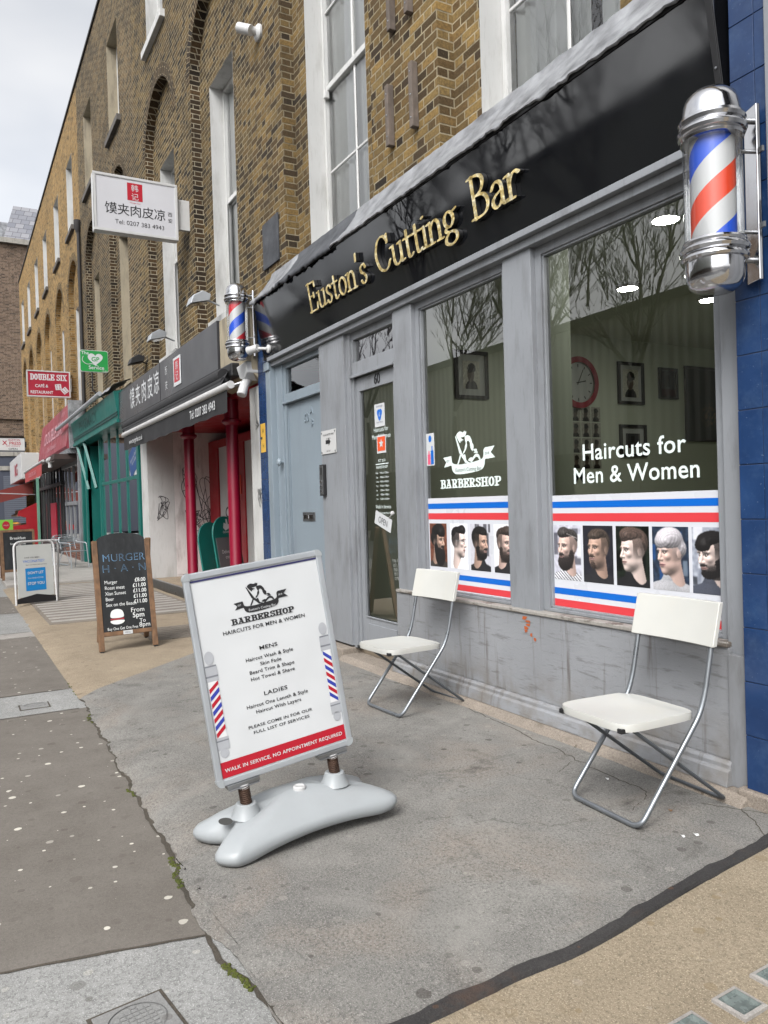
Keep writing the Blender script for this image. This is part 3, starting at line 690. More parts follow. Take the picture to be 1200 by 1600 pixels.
# ------------------------------------------------------------------ the terrace
YW, YR, YG = 3.5, 3.655, 3.86      # wall face, recessed arch panel, window frames
ZB, ZT = 3.62, 13.85
def arch_loop(c, r=1.06, zs=8.25, zb=ZB + .02, n=20):
    return [(c - r, zb), (c + r, zb)] + [(c + r * math.cos(a), zs + r * math.sin(a)) for a in np.linspace(0, math.pi, n + 1)]
def rect(x0, x1, z0, z1): return [(x0, z0), (x1, z0), (x1, z1), (x0, z1)]
def house(x0, x1, bays, bm, am, rev1, rev2, sash, label, w1=1.4, ends=(False, False), sill=M_SILLD, far=False, quoin=None):
    t = thing('terrace_house', label, 'house', ((x0 + x1) / 2, 6.5, 0), 'brick terrace houses along the street')
    g = MB()
    ar = [arch_loop(c) for c in bays]; w2 = [rect(c - .62, c + .62, 10.22, 12.42) for c in bays]; w1r = [rect(c - w1 / 2, c + w1 / 2, 4.36, 7.97) for c in bays]
    g.holed(rect(x0, x1, ZB, ZT), ar + w2, lambda a, b: (a, YW, b))
    gq = MB()
    for a_ in ar: gq.strip(a_, lambda a, b: (a, YW, b), lambda a, b: (a, YR, b))
    gq.build('arch_return', quoin or bm, t, recalc=False)
    for a_, r_ in zip(ar, w1r): g.holed(a_, [r_], lambda a, b: (a, YR, b))
    g.quad((x0, YW, ZB), (x1, YW, ZB), (x1, 11, ZB), (x0, 11, ZB))                      # floor over the shop
    for x in (x0 + .001, x1 - .001): g.quad((x, YW, 0 if (x > x1 - 1 and ends[1]) or (x < x0 + 1 and ends[0]) else ZB), (x, 11, 0 if (x > x1 - 1 and ends[1]) or (x < x0 + 1 and ends[0]) else ZB), (x, 11, ZT), (x, YW, ZT))
    g.quad((x0, 11, 0), (x1, 11, 0), (x1, 11, ZT), (x0, 11, ZT))
    g.build('wall', bm, t, recalc=False, merge=False)
    g = MB(); g.quad((x0, YW + .3, 13.5), (x1, YW + .3, 13.5), (x1, 11, 13.5), (x0, 11, 13.5)); g.quad((x0, YW + .3, 13.5), (x1, YW + .3, 13.5), (x1, YW + .3, ZT), (x0, YW + .3, ZT)); g.build('roof', M_COPING, t, recalc=False)
    g = MB(); g.box(x0, x1, YW - .04, YW + .34, ZT, ZT + .07); g.build('coping', M_COPING, t)
    for c in bays:                                   # arch ring of bricks on edge
        g = MB(); n = 40; ri, ro = 1.06, 1.29
        for i in range(n):
            a, b = math.pi * i / n, math.pi * (i + 1) / n; q = lambda r, a: (c + r * math.cos(a), YW - .004, 8.25 + r * math.sin(a))
            g.poly([q(ri, a), q(ro, a), q(ro, b), q(ri, b)], [(0.0, a * 1.17), (.222, a * 1.17), (.222, b * 1.17), (0.0, b * 1.17)])
        g.build('brick_arch', am, t, recalc=False)
    for k, (c, r_, q_) in enumerate(zip(bays, w1r, w2)):
        for (loop, ya, yb, rm, up) in ((r_, YR, YG, rev1, False), (q_, YW, YW + .22, rev2 if isinstance(rev2, bpy.types.Material) else rev2[k], True)):
            xa, xb, za, zb_ = loop[0][0], loop[1][0], loop[0][1], loop[2][1]
            g = MB(); g.strip(loop, lambda a, b: (a, ya - .003, b), lambda a, b: (a, yb + .08, b)); g.build('window_reveal', rm, t, recalc=False)
            f = MB(); fr = .055; yf = yb
            for (a, b, cc, d) in ((xa, xa + fr, za, zb_), (xb - fr, xb, za, zb_), (xa + fr, xb - fr, za, za + .08), (xa + fr, xb - fr, zb_ - fr, zb_)): f.box(a, b, yf, yf + .09, cc, d)
            zm = za + (zb_ - za) * .52; xm = (xa + xb) / 2
            f.box(xa + fr, xb - fr, yf + .005, yf + .07, zm - .035, zm + .035)
            if sash and not up:
                f.box(xm - .016, xm + .016, yf + .02, yf + .05, zm + .035, zb_ - fr); f.box(xm - .016, xm + .016, yf + .035, yf + .065, za + .08, zm - .035)
                f.box(xa + fr, xb - fr, yf + .036, yf + .064, (za + zm) / 2 - .016, (za + zm) / 2 + .016)
                f.box(xa + fr, xb - fr, yf + .021, yf + .049, (zb_ + zm) / 2 - .016, (zb_ + zm) / 2 + .016)
                f.box(xa + fr, xa + fr + .05, yf - .03, yf + .03, zm - .12, zm - .035)
            elif not up: f.box(xa + fr, xa + fr + .03, yf - .012, yf, za + .08, zm - .035); f.box(xb - fr - .03, xb - fr, yf - .012, yf, za + .08, zm - .035); f.box(xa + fr + .03, xb - fr - .03, yf - .012, yf, zm - .065, zm - .035)
            wo = f.build('window', M_WHITEF, t, bevel=.006 if not far else 0, seg=1)
            g = MB(); g.quad((xa + fr, yf + .045, za), (xb - fr, yf + .045, za), (xb - fr, yf + .045, zb_), (xa + fr, yf + .045, zb_)); g.build('pane', M_GLASS, wo, recalc=False)
            g = MB(); n = 40 if not far else 10; xs = np.linspace(xa + .02, xb - .02, n + 1)      # curtain in folds, drawn partly
            part = 1.0 if k % 2 else .62
            for lo, hi in ((0, int(n * .62)), (int(n * .70), n)) if not up else ((0, n),):
                for i in range(lo, hi): g.quad((xs[i], yf + .11 + .028 * math.sin(i * 1.9 + k) * (1 if n > 12 else .3), za), (xs[i + 1], yf + .11 + .028 * math.sin((i + 1) * 1.9 + k) * (1 if n > 12 else .3), za), (xs[i + 1], yf + .11 + .028 * math.sin((i + 1) * 1.9 + k), zb_), (xs[i], yf + .11 + .028 * math.sin(i * 1.9 + k), zb_))
            g.build('curtain', M_CURT, wo, recalc=False, smooth=60)
            if up:
                g = MB(); g.box(xa - .14, xb + .14, YW - .09, YW + .24, za - .14, za - .002); g.build('sill', M_WHITE if (rm is M_WHITE and not far) else sill, t, bevel=.006, seg=1)
            else:
                g = MB(); g.box(xa - .08, xb + .08, YR - .12, YR + .24, za - .12, za - .002); g.build('sill', rm, t, bevel=.006, seg=1)
    return t
H1 = house(-9.42, -2.26, [-7.305, -4.075], M_OCHRE, M_ARCH_O, M_WHITE, M_WHITE, True, 'ochre brick house with tall white sash windows above the barber shop', ends=(False, True))
H2 = house(-16.2, -9.42, [-14.25, -11.04], M_MID, M_ARCH_S, M_WHITE, [M_WHITE, M_WHITE], False, 'dark brick house with deep white window reveals above the black takeaway fascia', w1=1.1, quoin=M_DARKB)
H3 = house(-23.72, -16.2, [-21.9, -18.25], M_SOOT, M_ARCH_S, M_BUFF, [M_BUFF, M_BUFF], False, 'sooty brick house with unpainted buff reveals above the teal shop', w1=1.3, quoin=M_DARKB)
for i, lb in enumerate(('yellow brick house with white reveals next beyond the sooty one and its downpipe', 'yellow brick house behind the maroon cafe sign', 'yellow brick house farthest along the terrace, ending against the red brick block')):
    xb = -23.72 - 7.2 * i; xa = xb - 7.2
    house(xa, xb, [xb - 1.85 - .0 * i, xb - 5.3], M_YEL, M_ARCH_Y, M_WHITE, M_WHITE, False, lb, w1=1.2, ends=(i == 2, False), far=True)
# end shops' side walls and dark backs of the shops along the ground floor
g = MB(); g.tube([(-23.70, 3.44, 3.9), (-23.70, 3.44, 9.6), (-23.70, 3.46, 9.75)], .05, 10); g.lathe([(.05, 9.6), (.11, 9.75), (.11, 9.95), (.0, 9.96)], -23.7, 3.43, 10)
tag(g.build('downpipe', M_COPING, smooth=40), 'dark iron downpipe between the sooty and the yellow brick houses', 'downpipe')
for (x, z0, z1, lb) in ((-5.79, 5.61, 7.2, 'weathered timber batten on the brick pier, upper left one'), (-5.50, 5.60, 7.1, 'weathered timber batten on the brick pier, upper right one'), (-5.86, 4.64, 5.17, 'weathered timber batten on the brick pier, lower left one'), (-5.46, 4.63, 5.17, 'weathered timber batten on the brick pier, lower right one')):
    t = thing('timber_batten', lb, 'batten', (x, 3.45, z0), 'timber battens on the brick pier')
    g = MB(); g.box(x - .028, x + .028, 3.435, 3.497, z0, z1); g.build('strip', M_WOOD, t, bevel=.004)
    g = MB()
    for zz in (z0 + .08, (z0 + z1) / 2, z1 - .08): g.lathe([(.008, 0), (.006, .004), (0, .005)], 0, 0, 8); g.v[-24:] = [(x + a, 3.435 - c_, zz + b) for a, b, c_ in g.v[-24:]]
    g.build('screw', M_STEEL, t)
g = MB(); g.box(-9.08, -8.57, 3.478, 3.497, 4.44, 5.0); o = g.build('slate_panel', M_LEADD, bevel=.003); tag(o, 'dark slate panel fixed to the brick pier above the lead flashing', 'panel')
# white security camera high on the brick
t = thing('security_camera', 'white security camera high on the brick between the window reveals', 'camera', (-9.02, 3.5, 7.37))
def lathe_y(g, prof, cx, z, n=20, y0=0):
    k = len(g.v); g.lathe(prof, 0, 0, n); g.v[k:] = [(cx + a, y0 - c_, z + b) for a, b, c_ in g.v[k:]]
g = MB(); lathe_y(g, [(.10, 0), (.10, .025), (.08, .045), (.05, .055), (0, .06)], -9.02, 7.36, 24, 3.5); g.build('base', M_WPLAS, t, smooth=40)
g = MB(); g.tube([(-9.02, 3.45, 7.36), (-9.02, 3.33, 7.38)], .05, 12); g.tube([(-8.98, 3.38, 7.34), (-9.12, 3.27, 7.42)], [.062, .062], 16); g.build('body', M_WPLAS, t, smooth=40)
g = MB(); g.tube([(-9.118, 3.271, 7.419), (-9.128, 3.263, 7.425)], .045, 14); g.build('lens', M_BLACKM, t)

# ------------------------------------------------------------------ barber shop: interior of the ground floor
t = thing('shop_interior', 'pale barber shop room seen through the shop windows', 'room', (-4.6, 6.4, 0))
g = MB(); g.quad((-6.72, 3.5, .14), (-6.72, 9.6, .14), (-6.72, 9.6, 3.4), (-6.72, 3.5, 3.4)); g.quad((-6.72, 9.6, .14), (-2.36, 9.6, .14), (-2.36, 9.6, 3.4), (-6.72, 9.6, 3.4)); g.quad((-2.36, 3.5, .14), (-2.36, 9.6, .14), (-2.36, 9.6, 3.4), (-2.36, 3.5, 3.4)); g.build('room_wall', M_CREAMW, t, recalc=False)
g = MB(); g.box(-6.8, -2.3, 3.46, 9.7, .05, .14); g.build('room_floor', M_FLOORI, t)
g = MB(); g.box(-6.8, -2.3, 3.46, 9.7, 3.4, 3.5); g.build('room_ceiling', M_CREAMW, t)
g = MB(); g.box(-5.74, -5.46, 3.50, 3.78, .14, 3.4); g.box(-4.22, -3.93, 3.50, 3.70, .14, 3.4); g.build('room_pillar', M_CREAMW, t)
for (x, y), lb in (((-4.97, 5.38), 'round glowing ceiling lamp in the barber shop, large one above the window lettering'), ((-4.94, 6.45), 'round glowing ceiling lamp in the barber shop, half behind the near barber pole'), ((-3.62, 4.30), 'round glowing ceiling lamp nearest the shop window')):
    q = thing('ceiling_lamp', lb, 'lamp', (x, y, 3.4), 'round lamps on the barber shop ceiling')
    g = MB(); g.lathe([(.11, 3.4), (.11, 3.375), (.095, 3.37)], x, y, 28); g.build('rim', M_WPLAS, q)
    g = MB(); g.lathe([(.095, 3.372), (.07, 3.366), (0, 3.364)], x, y, 28); g.build('diffuser', M_LAMP, q)
def art(kind, w, h, n=40):
    """small abstract print as a coloured grid"""
    ny = int(n * h / w); X, Y = np.meshgrid(np.linspace(-1, 1, n), np.linspace(-1, 1, ny)); C = np.zeros((ny, n, 3))
    if kind == 'head': C[:] = (.80, .79, .75)
    elif kind == 'dark': C[:] = (.05, .05, .045)
    else: C[:] = (.25, .25, .27)
    nz = RNG.random((ny, n, 1))
    if kind == 'head':
        b = (X * X / .55 + (Y + 1.05) ** 2 / .5) < 1; C[b] = (.10, .10, .11)
        f = ((X + .05) ** 2 / .17 + (Y - .05) ** 2 / .30) < 1; C[f] = (.38, .33, .30)
        hh = (((X - .05) ** 2 / .24 + (Y - .45) ** 2 / .16) < 1) & (Y > .18 + .2 * X); C[hh] = (.05, .05, .05)
    elif kind == 'dark':
        C += (np.clip(1 - ((X - .0) ** 2 / .3 + (Y + .3) ** 2 / .25), 0, 1) * nz[..., 0])[..., None] * np.array((.35, .24, .08)); C += (np.abs(np.sin(X * 9)) > .96)[..., None] * .06
    else:
        C[(Y < -.45)] = (.22, .07, .12); C[(np.abs(X) < .25) & (np.abs(Y - .2) < .45)] = (.12, .12, .13)
    return np.clip(C * (0.85 + .3 * nz), 0, 1)
def grid_picture(C, fr, x0, x1, y0, y1, c=0.0, name='picture', parent=None, mat=None):
    """a printed picture: coloured vertex grid on a flat frame"""
    ny, nx = C.shape[:2]; g = MB()
    for j in range(ny):
        for i in range(nx): g.v.append(tuple(fr(x0 + (x1 - x0) * i / (nx - 1), y0 + (y1 - y0) * j / (ny - 1), c)))
    g.f = [(j * nx + i, j * nx + i + 1, (j + 1) * nx + i + 1, (j + 1) * nx + i) for j in range(ny - 1) for i in range(nx - 1)]; g.m = [0] * len(g.f)
    o = g.build(name, mat or M_PRINT, parent, recalc=False, merge=False)
    at = o.data.color_attributes.new('print', 'FLOAT_COLOR', 'POINT')
    lin = np.where(C <= .04045, C / 12.92, ((C + .055) / 1.055) ** 2.4)
    at.data.foreach_set('color', np.concatenate([lin.reshape(-1, 3), np.ones((nx * ny, 1))], 1).astype(np.float32).ravel()); return o
def print_mat(name, rough, spec):
    N = NT(name); a = N.n('ShaderNodeAttribute', _attribute_name='print'); N.bsdf(a.outputs['Color'], rough, 0, None, spec); return N.mat
M_PRINT = print_mat('printed_picture', 0.35, 0.4)
FW = Fr((-6.715, 0, 0), (0, 1, 0), (0, 0, 1))     # left wall of the shop, facing the room
for y0, y1, z0, z1, k, mt, lb in ((4.67, 5.10, 2.59, 3.10, 'head', .07, 'black framed portrait print seen in the left shop window'), (7.05, 7.49, 2.62, 3.13, 'head', .05, 'black framed portrait print hanging right of the red clock'), (7.76, 8.10, 2.71, 3.10, 'mix', .0, 'small dark framed print between the portrait and the big dark painting'), (8.24, 9.3, 2.18, 3.15, 'dark', .0, 'large dark painting on the shop wall, rightmost in the window'), (7.06, 7.51, 1.98, 2.37, 'mix', .07, 'black framed print low on the wall behind the window lettering')):
    q = thing('picture_frame', lb, 'picture', (-6.7, (y0 + y1) / 2, z0), 'pictures on the barber shop wall')
    g = MB(); b = .035
    for a in ((y0, y1, z0, z0 + b), (y0, y1, z1 - b, z1), (y0, y0 + b, z0 + b, z1 - b), (y1 - b, y1, z0 + b, z1 - b)): put_slab(g, FW, a[0], a[1], a[2], a[3], 0, .03)
    g.build('frame', M_BLACKM, q)
    if mt:
        g = MB(); put_rect(g, FW, y0 + b, y1 - b, z0 + b, z1 - b, .006); g.build('mount', M_PAPER, q, recalc=False)
    grid_picture(art(k, y1 - y0, z1 - z0), FW, y0 + b + mt, y1 - b - mt, z0 + b + mt, z1 - b - mt, .009, 'print', q)
q = thing('wall_clock', 'round wall clock with a red rim inside the barber shop', 'clock', (-6.7, 6.40, 2.84))
g = MB(); rr = [(.30, 0), (.30, .05), (.235, .05), (.235, .0)]
g.strip([(math.cos(a), math.sin(a)) for a in np.linspace(0, 2 * math.pi, 49)[:-1]], lambda a, b: FW(6.40 + a * .30, 2.84 + b * .30, 0), lambda a, b: FW(6.40 + a * .30, 2.84 + b * .30, .05)); g.strip([(math.cos(a), math.sin(a)) for a in np.linspace(0, 2 * math.pi, 49)[:-1]], lambda a, b: FW(6.40 + a * .30, 2.84 + b * .30, .05), lambda a, b: FW(6.40 + a * .235, 2.84 + b * .235, .05)); g.build('rim', M_DRED, q, smooth=30)
g = MB(); g.disc(FW(6.40, 2.84, .02), (0, .236, 0), (0, 0, .236), 40); g.build('dial', M_PAPER, q, recalc=False)
g = MB()
for k in range(12):
    a = k * math.pi / 6; u = Fr(FW(6.40, 2.84, .024), (0, math.cos(a), math.sin(a)), (0, -math.sin(a), math.cos(a))); put_rect(g, u, .18, .215, -.006, .006)
for a, l in ((1.1, .17), (.2, .12)): u = Fr(FW(6.40, 2.84, .026), (0, math.cos(a), math.sin(a)), (0, -math.sin(a), math.cos(a))); put_rect(g, u, -.03, l, -.006, .006)
g.build('hand', M_INK, q, recalc=False)
q = thing('photo_collage', 'grid of small hairstyle photos on the shop wall below the clock', 'poster', (-6.7, 6.53, 1.84))
for i in range(3):
    for j in range(4): grid_picture(art('head', .14, .17, 16) * .8, FW, 6.29 + i * .16, 6.435 + i * .16, 1.84 + j * .185, 2.01 + j * .185, .004, 'photo', q)
# hall behind the flats door
g = MB(); g.box(-9.0, -6.75, 4.9, 5.0, 0, 3.5); g.box(-9.0, -6.75, 3.46, 5.0, 3.4, 3.5); ST(tag(g.build('hall_wall', M_DARKR)))
# ------------------------------------------------------------------ drawn letters (broad-nib serif for the fascia, slab for the logo)
def el(cx, cy, rx, ry, a0=0, a1=360, n=24): return [(cx + rx * math.cos(R(a)), cy + ry * math.sin(R(a))) for a in np.linspace(a0, a1, n)]
cm = catmull
NIB = {
 'E': (.66, [[(.12, .0), (.12, 1)], [(.02, .975), (.53, .975)], [(.53, .975), (.56, .80)], [(.12, .53), (.42, .53)], [(.42, .61), (.42, .45)], [(.02, .025), (.56, .025)], [(.56, .025), (.62, .24)]]),
 'u': (.60, [[(.11, .56), (.11, .17)], cm([(.11, .17), (.15, .04), (.27, .0), (.39, .07), (.46, .2)]), [(.46, .56), (.46, .03)], [(.0, .54), (.11, .555)], [(.35, .54), (.46, .555)], [(.46, .02), (.57, .04)]]),
 's': (.43, [cm([(.34, .44), (.27, .55), (.14, .54), (.07, .44), (.13, .33), (.26, .25), (.33, .15), (.27, .03), (.14, .01), (.05, .11)])]),
 't': (.39, [[(.17, .74), (.17, .12)], cm([(.17, .12), (.2, .02), (.28, .01), (.36, .07)]), [(.02, .54), (.35, .54)]]),
 'o': (.56, [el(.28, .28, .2, .265)]),
 'n': (.60, [[(.11, .56), (.11, .02)], [(.0, .54), (.11, .555)], cm([(.11, .36), (.18, .49), (.31, .56), (.42, .49), (.45, .36), (.45, .02)]), [(.01, .02), (.21, .02)], [(.35, .02), (.56, .02)]]),
 "'": (.20, [[(.10, .98), (.07, .76)]]),
 'C': (.78, [cm([(.66, .80), (.56, .94), (.4, .98), (.2, .88), (.08, .62), (.08, .38), (.2, .12), (.4, .02), (.57, .07), (.70, .24)]), [(.67, .97), (.66, .74)]]),
 'i': (.27, [[(.13, .56), (.13, .02)], [(.02, .54), (.13, .555)], [(.03, .02), (.24, .02)], (1.25, [(.13, .80), (.131, .80)])]),
 'g': (.56, [el(.24, .37, .165, .185), [(.37, .51), (.52, .56)], cm([(.15, .21), (.08, .13), (.16, .07), (.34, .05), (.46, -.03), (.44, -.17), (.24, -.25), (.06, -.18), (.06, -.06), (.17, .04)])]),
 'B': (.70, [[(.14, 0), (.14, 1)], cm([(.02, .975), (.3, .975), (.48, .9), (.51, .75), (.42, .6), (.25, .53), (.14, .53)]), cm([(.25, .53), (.49, .48), (.60, .3), (.53, .1), (.34, .025), (.02, .025)])]),
 'a': (.52, [cm([(.06, .43), (.16, .55), (.3, .55), (.38, .43), (.38, .12), (.42, .02), (.52, .05)]), cm([(.38, .34), (.2, .29), (.08, .2), (.06, .1), (.14, .01), (.27, .04), (.38, .16)])]),
 'r': (.46, [[(.11, .56), (.11, .02)], [(.0, .54), (.11, .555)], [(.01, .02), (.22, .02)], cm([(.11, .34), (.2, .5), (.32, .56), (.43, .50)])]),
 ' ': (.3, []), }
SLAB = {
 'B': (.84, [[(.22, .05), (.22, .95)], cm([(.04, .945), (.46, .945), (.62, .85), (.62, .64), (.46, .53), (.22, .53)]), cm([(.46, .53), (.66, .42), (.66, .16), (.48, .055), (.04, .055)])]),
 'A': (.92, [(.55, [(.16, .05), (.42, .95)]), [(.42, .95), (.68, .05)], [(.28, .32), (.58, .32)], [(.02, .055), (.30, .055)], [(.52, .055), (.86, .055)], [(.25, .945), (.5, .945)]]),
 'R': (.92, [[(.22, .05), (.22, .95)], cm([(.04, .945), (.46, .945), (.64, .85), (.64, .62), (.46, .5), (.22, .5)]), [(.42, .5), (.66, .1)], [(.04, .055), (.40, .055)], [(.58, .055), (.86, .055)]]),
 'E': (.82, [[(.22, .05), (.22, .95)], [(.04, .945), (.66, .945)], [(.66, .93), (.68, .74)], [(.22, .5), (.5, .5)], [(.5, .62), (.5, .38)], [(.04, .055), (.66, .055)], [(.66, .07), (.68, .26)]]),
 'S': (.76, [cm([(.6, .72), (.54, .9), (.36, .945), (.16, .86), (.16, .66), (.36, .54), (.56, .42), (.6, .22), (.4, .055), (.2, .09), (.12, .28)]), (.7, [(.62, .94), (.62, .72)]), (.7, [(.10, .06), (.10, .28)])]),
 'H': (.98, [[(.22, .05), (.22, .95)], [(.72, .05), (.72, .95)], [(.22, .5), (.72, .5)], [(.04, .945), (.40, .945)], [(.54, .945), (.90, .945)], [(.04, .055), (.40, .055)], [(.54, .055), (.90, .055)]]),
 'O': (.88, [el(.42, .5, .27, .44)]),
 'P': (.84, [[(.22, .05), (.22, .95)], cm([(.04, .945), (.46, .945), (.66, .84), (.66, .58), (.46, .46), (.22, .46)]), [(.04, .055), (.42, .055)]]), }
_gc = {}
def drawn_word(word, table, maj, mnr, ang, extr=0.0, step=0.0125):
    k = (word, id(table), extr)
    if k in _gc: return _gc[k]
    vs, fs, x = [], [], 0.0
    for ch in word:
        adv, st = table[ch]
        if st:
            gx = np.arange(-.12, adv + .18, step); gy = np.arange(-.42, 1.14, step)
            v, f = curve_fill(contour(stroke_field(st, gx, gy, maj, mnr, ang), gx[0], gy[0], step), extr)
            n = len(vs); vs += [(a + x, b, c) for a, b, c in v]; fs += [tuple(i + n for i in q) for q in f]
        x += adv
    _gc[k] = (vs, fs, x); return _gc[k]
def put_word(mb, fr, word, x0, x1, y, h, table, maj, mnr, ang, c=0.001, extr=0.0):
    vs, fs, wd = drawn_word(word, table, maj, mnr, ang, extr / h if extr else 0.0)
    xs = [v[0] for v in vs]; a, b = min(xs), max(xs); k = (x1 - x0) / (b - a)
    mb.mesh([fr(x0 + (p - a) * k, y + q * h, c + r * h) for p, q, r in vs], fs); return mb

_lg = {}
def logo():
    if _lg: return _lg['l']
    P = lambda l, n=4: cm([((x - 515) / 810., (620 - y) / 810.) for x, y in l], n, True)
    S = lambda l: [((x - 515) / 810., (620 - y) / 810.) for x, y in l]
    man = [P([(340, 190), (360, 150), (400, 130), (440, 150), (460, 145), (472, 120), (478, 150), (500, 140), (498, 175), (485, 210), (455, 225), (430, 230), (410, 226), (422, 250), (450, 265), (440, 280), (420, 270), (432, 300), (408, 285), (400, 320), (380, 290), (360, 250)]),
           S([(316, 190), (334, 205), (416, 455), (404, 505), (382, 480)]), S([(400, 445), (440, 500), (502, 640), (474, 640), (420, 540), (392, 490)]), S([(393, 500), (414, 512), (366, 648), (342, 648)]),
           P([(475, 225), (510, 210), (550, 225), (580, 290), (590, 340), (608, 380), (605, 430), (590, 470), (572, 440), (558, 400), (552, 340), (540, 306), (520, 296), (504, 320), (508, 370), (494, 420), (452, 492), (440, 470), (468, 420), (474, 370), (488, 330), (476, 280)]),
           P([(600, 450), (630, 435), (660, 452), (650, 472), (620, 468)]), P([(606, 488), (650, 474), (674, 500), (636, 504)]),
           P([(552, 640), (600, 552), (650, 512), (690, 542), (708, 602), (690, 612), (672, 576), (640, 562), (602, 602), (572, 642)]), P([(518, 602), (545, 570), (576, 562), (582, 590), (552, 622), (530, 612)]),
           P([(452, 512), (476, 510), (492, 600), (542, 642), (498, 642), (468, 580)])]
    rib = [cm([((x - 515) / 810., (620 - y) / 810.) for x, y in [(265, 625), (310, 645), (420, 655), (600, 635), (710, 610), (750, 570), (757, 470), (780, 435)]], 6) + S([(920, 425), (862, 515), (922, 600), (780, 610)])
           + cm([((x - 515) / 810., (620 - y) / 810.) for x, y in [(768, 640), (764, 700), (720, 765), (600, 795), (420, 812), (310, 800), (262, 745), (245, 660)]], 6) + S([(118, 682), (158, 600), (110, 520), (240, 506)]) + cm([((x - 515) / 810., (620 - y) / 810.) for x, y in [(246, 512), (252, 560), (258, 605)]], 4)]
    st = 0.0045; gx = np.arange(-.53, .53, st); gy = np.arange(-.28, .65, st); out = []
    for pl in (man, rib):
        F = soften(poly_mask(pl, gx, gy), 2) - .5; out.append(curve_fill(contour(F, gx[0], gy[0], st)))
    _lg['l'] = out; return out
SLABK = dict(maj=.125, mnr=.07, ang=0.0)
def put_logo(mb, mb2, fr, cx, cy, wdt, c=0.001):
    """mb: figure and ribbon, mb2: writing on the ribbon. cy = centre line of the figure's foot"""
    for geo in logo(): put_geo(mb, fr, geo, cx, cy, wdt * .585, c, kx=wdt)
    k = wdt / 1.0
    put_text(mb2, fr, "Euston's Cutting Bar", cx + .0 * k, cy - .108 * k, c + .0012, size=.058 * k, sx=1.05)
    put_text(mb2, fr, 'EST', cx - .40 * k, cy + .012 * k, c + .0012, size=.04 * k); put_text(mb2, fr, '2018', cx + .36 * k, cy + .055 * k, c + .0012, size=.04 * k)

# ------------------------------------------------------------------ barber shopfront
FR = Fr((0, 0, 0), (1, 0, 0), (0, 0, 1))     # facade frame: a = x, b = z, c = towards the street (-y)
def FRy(y): return Fr((0, y, 0), (1, 0, 0), (0, 0, 1))
t = thing('barber_shopfront', 'grey painted barber shopfront of tall windows, pilasters and two doors', 'shopfront', (-5.4, 3.4, 0))
def pil(x0, x1, z0=.06):
    g = MB(); g.box(x0, x1, 3.375, 3.50, z0, 3.16); return g.build('pilaster', M_GREY, t, bevel=.004)
pil(-7.30, -6.73, .12); pil(-5.77, -5.46, .05); pil(-4.24, -3.945, .05); pil(-2.527, -2.385, .04)
g = MB(); g.box(-8.74, -8.60, 3.33, 3.5, .02, 3.21); g.box(-8.75, -8.59, 3.31, 3.33, 3.12, 3.22); g.box(-8.60, -8.56, 3.40, 3.5, .02, 3.21); g.build('pilaster', M_GREYB, t, bevel=.006)
g = MB(); g.box(-8.60, -2.385, 3.345, 3.5, 3.16, 3.215); g.box(-8.60, -2.385, 3.30, 3.5, 3.216, 3.262); g.build('lintel', M_GREY, t, bevel=.004)
def sash(x0, x1, z0, z1, name='window_frame', wd=.06, bot=None, y0=3.415, y1=3.475, lip=True, par=None, right=True):
    bot = bot or wd; g = MB()
    g.box(x0, x0 + wd, y0, y1, z0, z1)
    if right: g.box(x1 - wd, x1, y0, y1, z0, z1)
    xr = x1 - wd if right else x1
    g.box(x0 + wd, xr, y0, y1, z1 - wd, z1); g.box(x0 + wd, xr, y0, y1, z0, z0 + bot)
    if lip:
        for a in ((x0 + wd - .001, x0 + wd + .014, z0 + bot, z1 - wd), (xr - .014, xr + .001, z0 + bot, z1 - wd), (x0 + wd, xr, z1 - wd - .014, z1 - wd + .001), (x0 + wd, xr, z0 + bot - .001, z0 + bot + .014)): g.box(a[0], a[1], y0 + .012, y1, a[2], a[3])
    return g.build(name, M_GREY, par or t, bevel=.004)
def pane(x0, x1, z0, z1, y=3.452, m=None, par=None):
    g = MB(); g.quad((x0, y, z0), (x1, y, z0), (x1, y, z1), (x0, y, z1)); return g.build('glass', m or M_SHOPGL, par or t, recalc=False)
W1 = sash(-5.462, -4.235, .76, 3.162, bot=.02); pane(-5.40, -4.295, .78, 3.10, par=W1)
W2 = sash(-3.947, -2.528, .76, 3.162, bot=.02); pane(-3.888, -2.586, .78, 3.10, par=W2)
g = MB(); g.box(-5.78, -2.505, 3.338, 3.50, .730, .757); g.build('sill', M_SILLW, t, bevel=.006)
g = MB(); g.box(-5.79, -2.50, 3.352, 3.48, .165, .729); g.build('stall_riser', M_RISER, t, bevel=.004)
g = MB(); g.prx([(3.29, .045), (3.48, .045), (3.48, .165), (3.335, .165), (3.322, .150), (3.322, .128), (3.302, .118)], -5.80, -2.49); g.build('skirting', M_RISER, t, bevel=.003)
g = MB(); g.box(-2.50, -2.386, 3.335, 3.374, .045, .70); g.build('post_base', M_GREYD, t, bevel=.003)
g = MB(); g.prx([(3.20, -.02), (3.5, -.02), (3.5, .046), (3.275, .044), (3.23, .02)], -6.72, -2.36); g.box(-8.72, -6.72, 3.26, 3.5, -.02, .10); g.build('plinth', G_LIP, t, bevel=.01)
g = MB(); rg = np.random.default_rng(4)
for k in range(7):
    cx, cz = -4.075 + .035 * math.sin(k * 1.3) + .012 * k, .70 - k * .022; g.poly([FRy(3.350)(cx + (.030 - .003 * k) * (1 + .3 * rg.normal()) * math.cos(a), cz + .011 * math.sin(a) * (1 + .3 * rg.normal()), .0005 + k * .0002) for a in np.linspace(0, 6.283, 9)[:-1]])
g.build('paint_scar', plain('rust_scar', hx(168, 84, 40), .8), t, recalc=False)
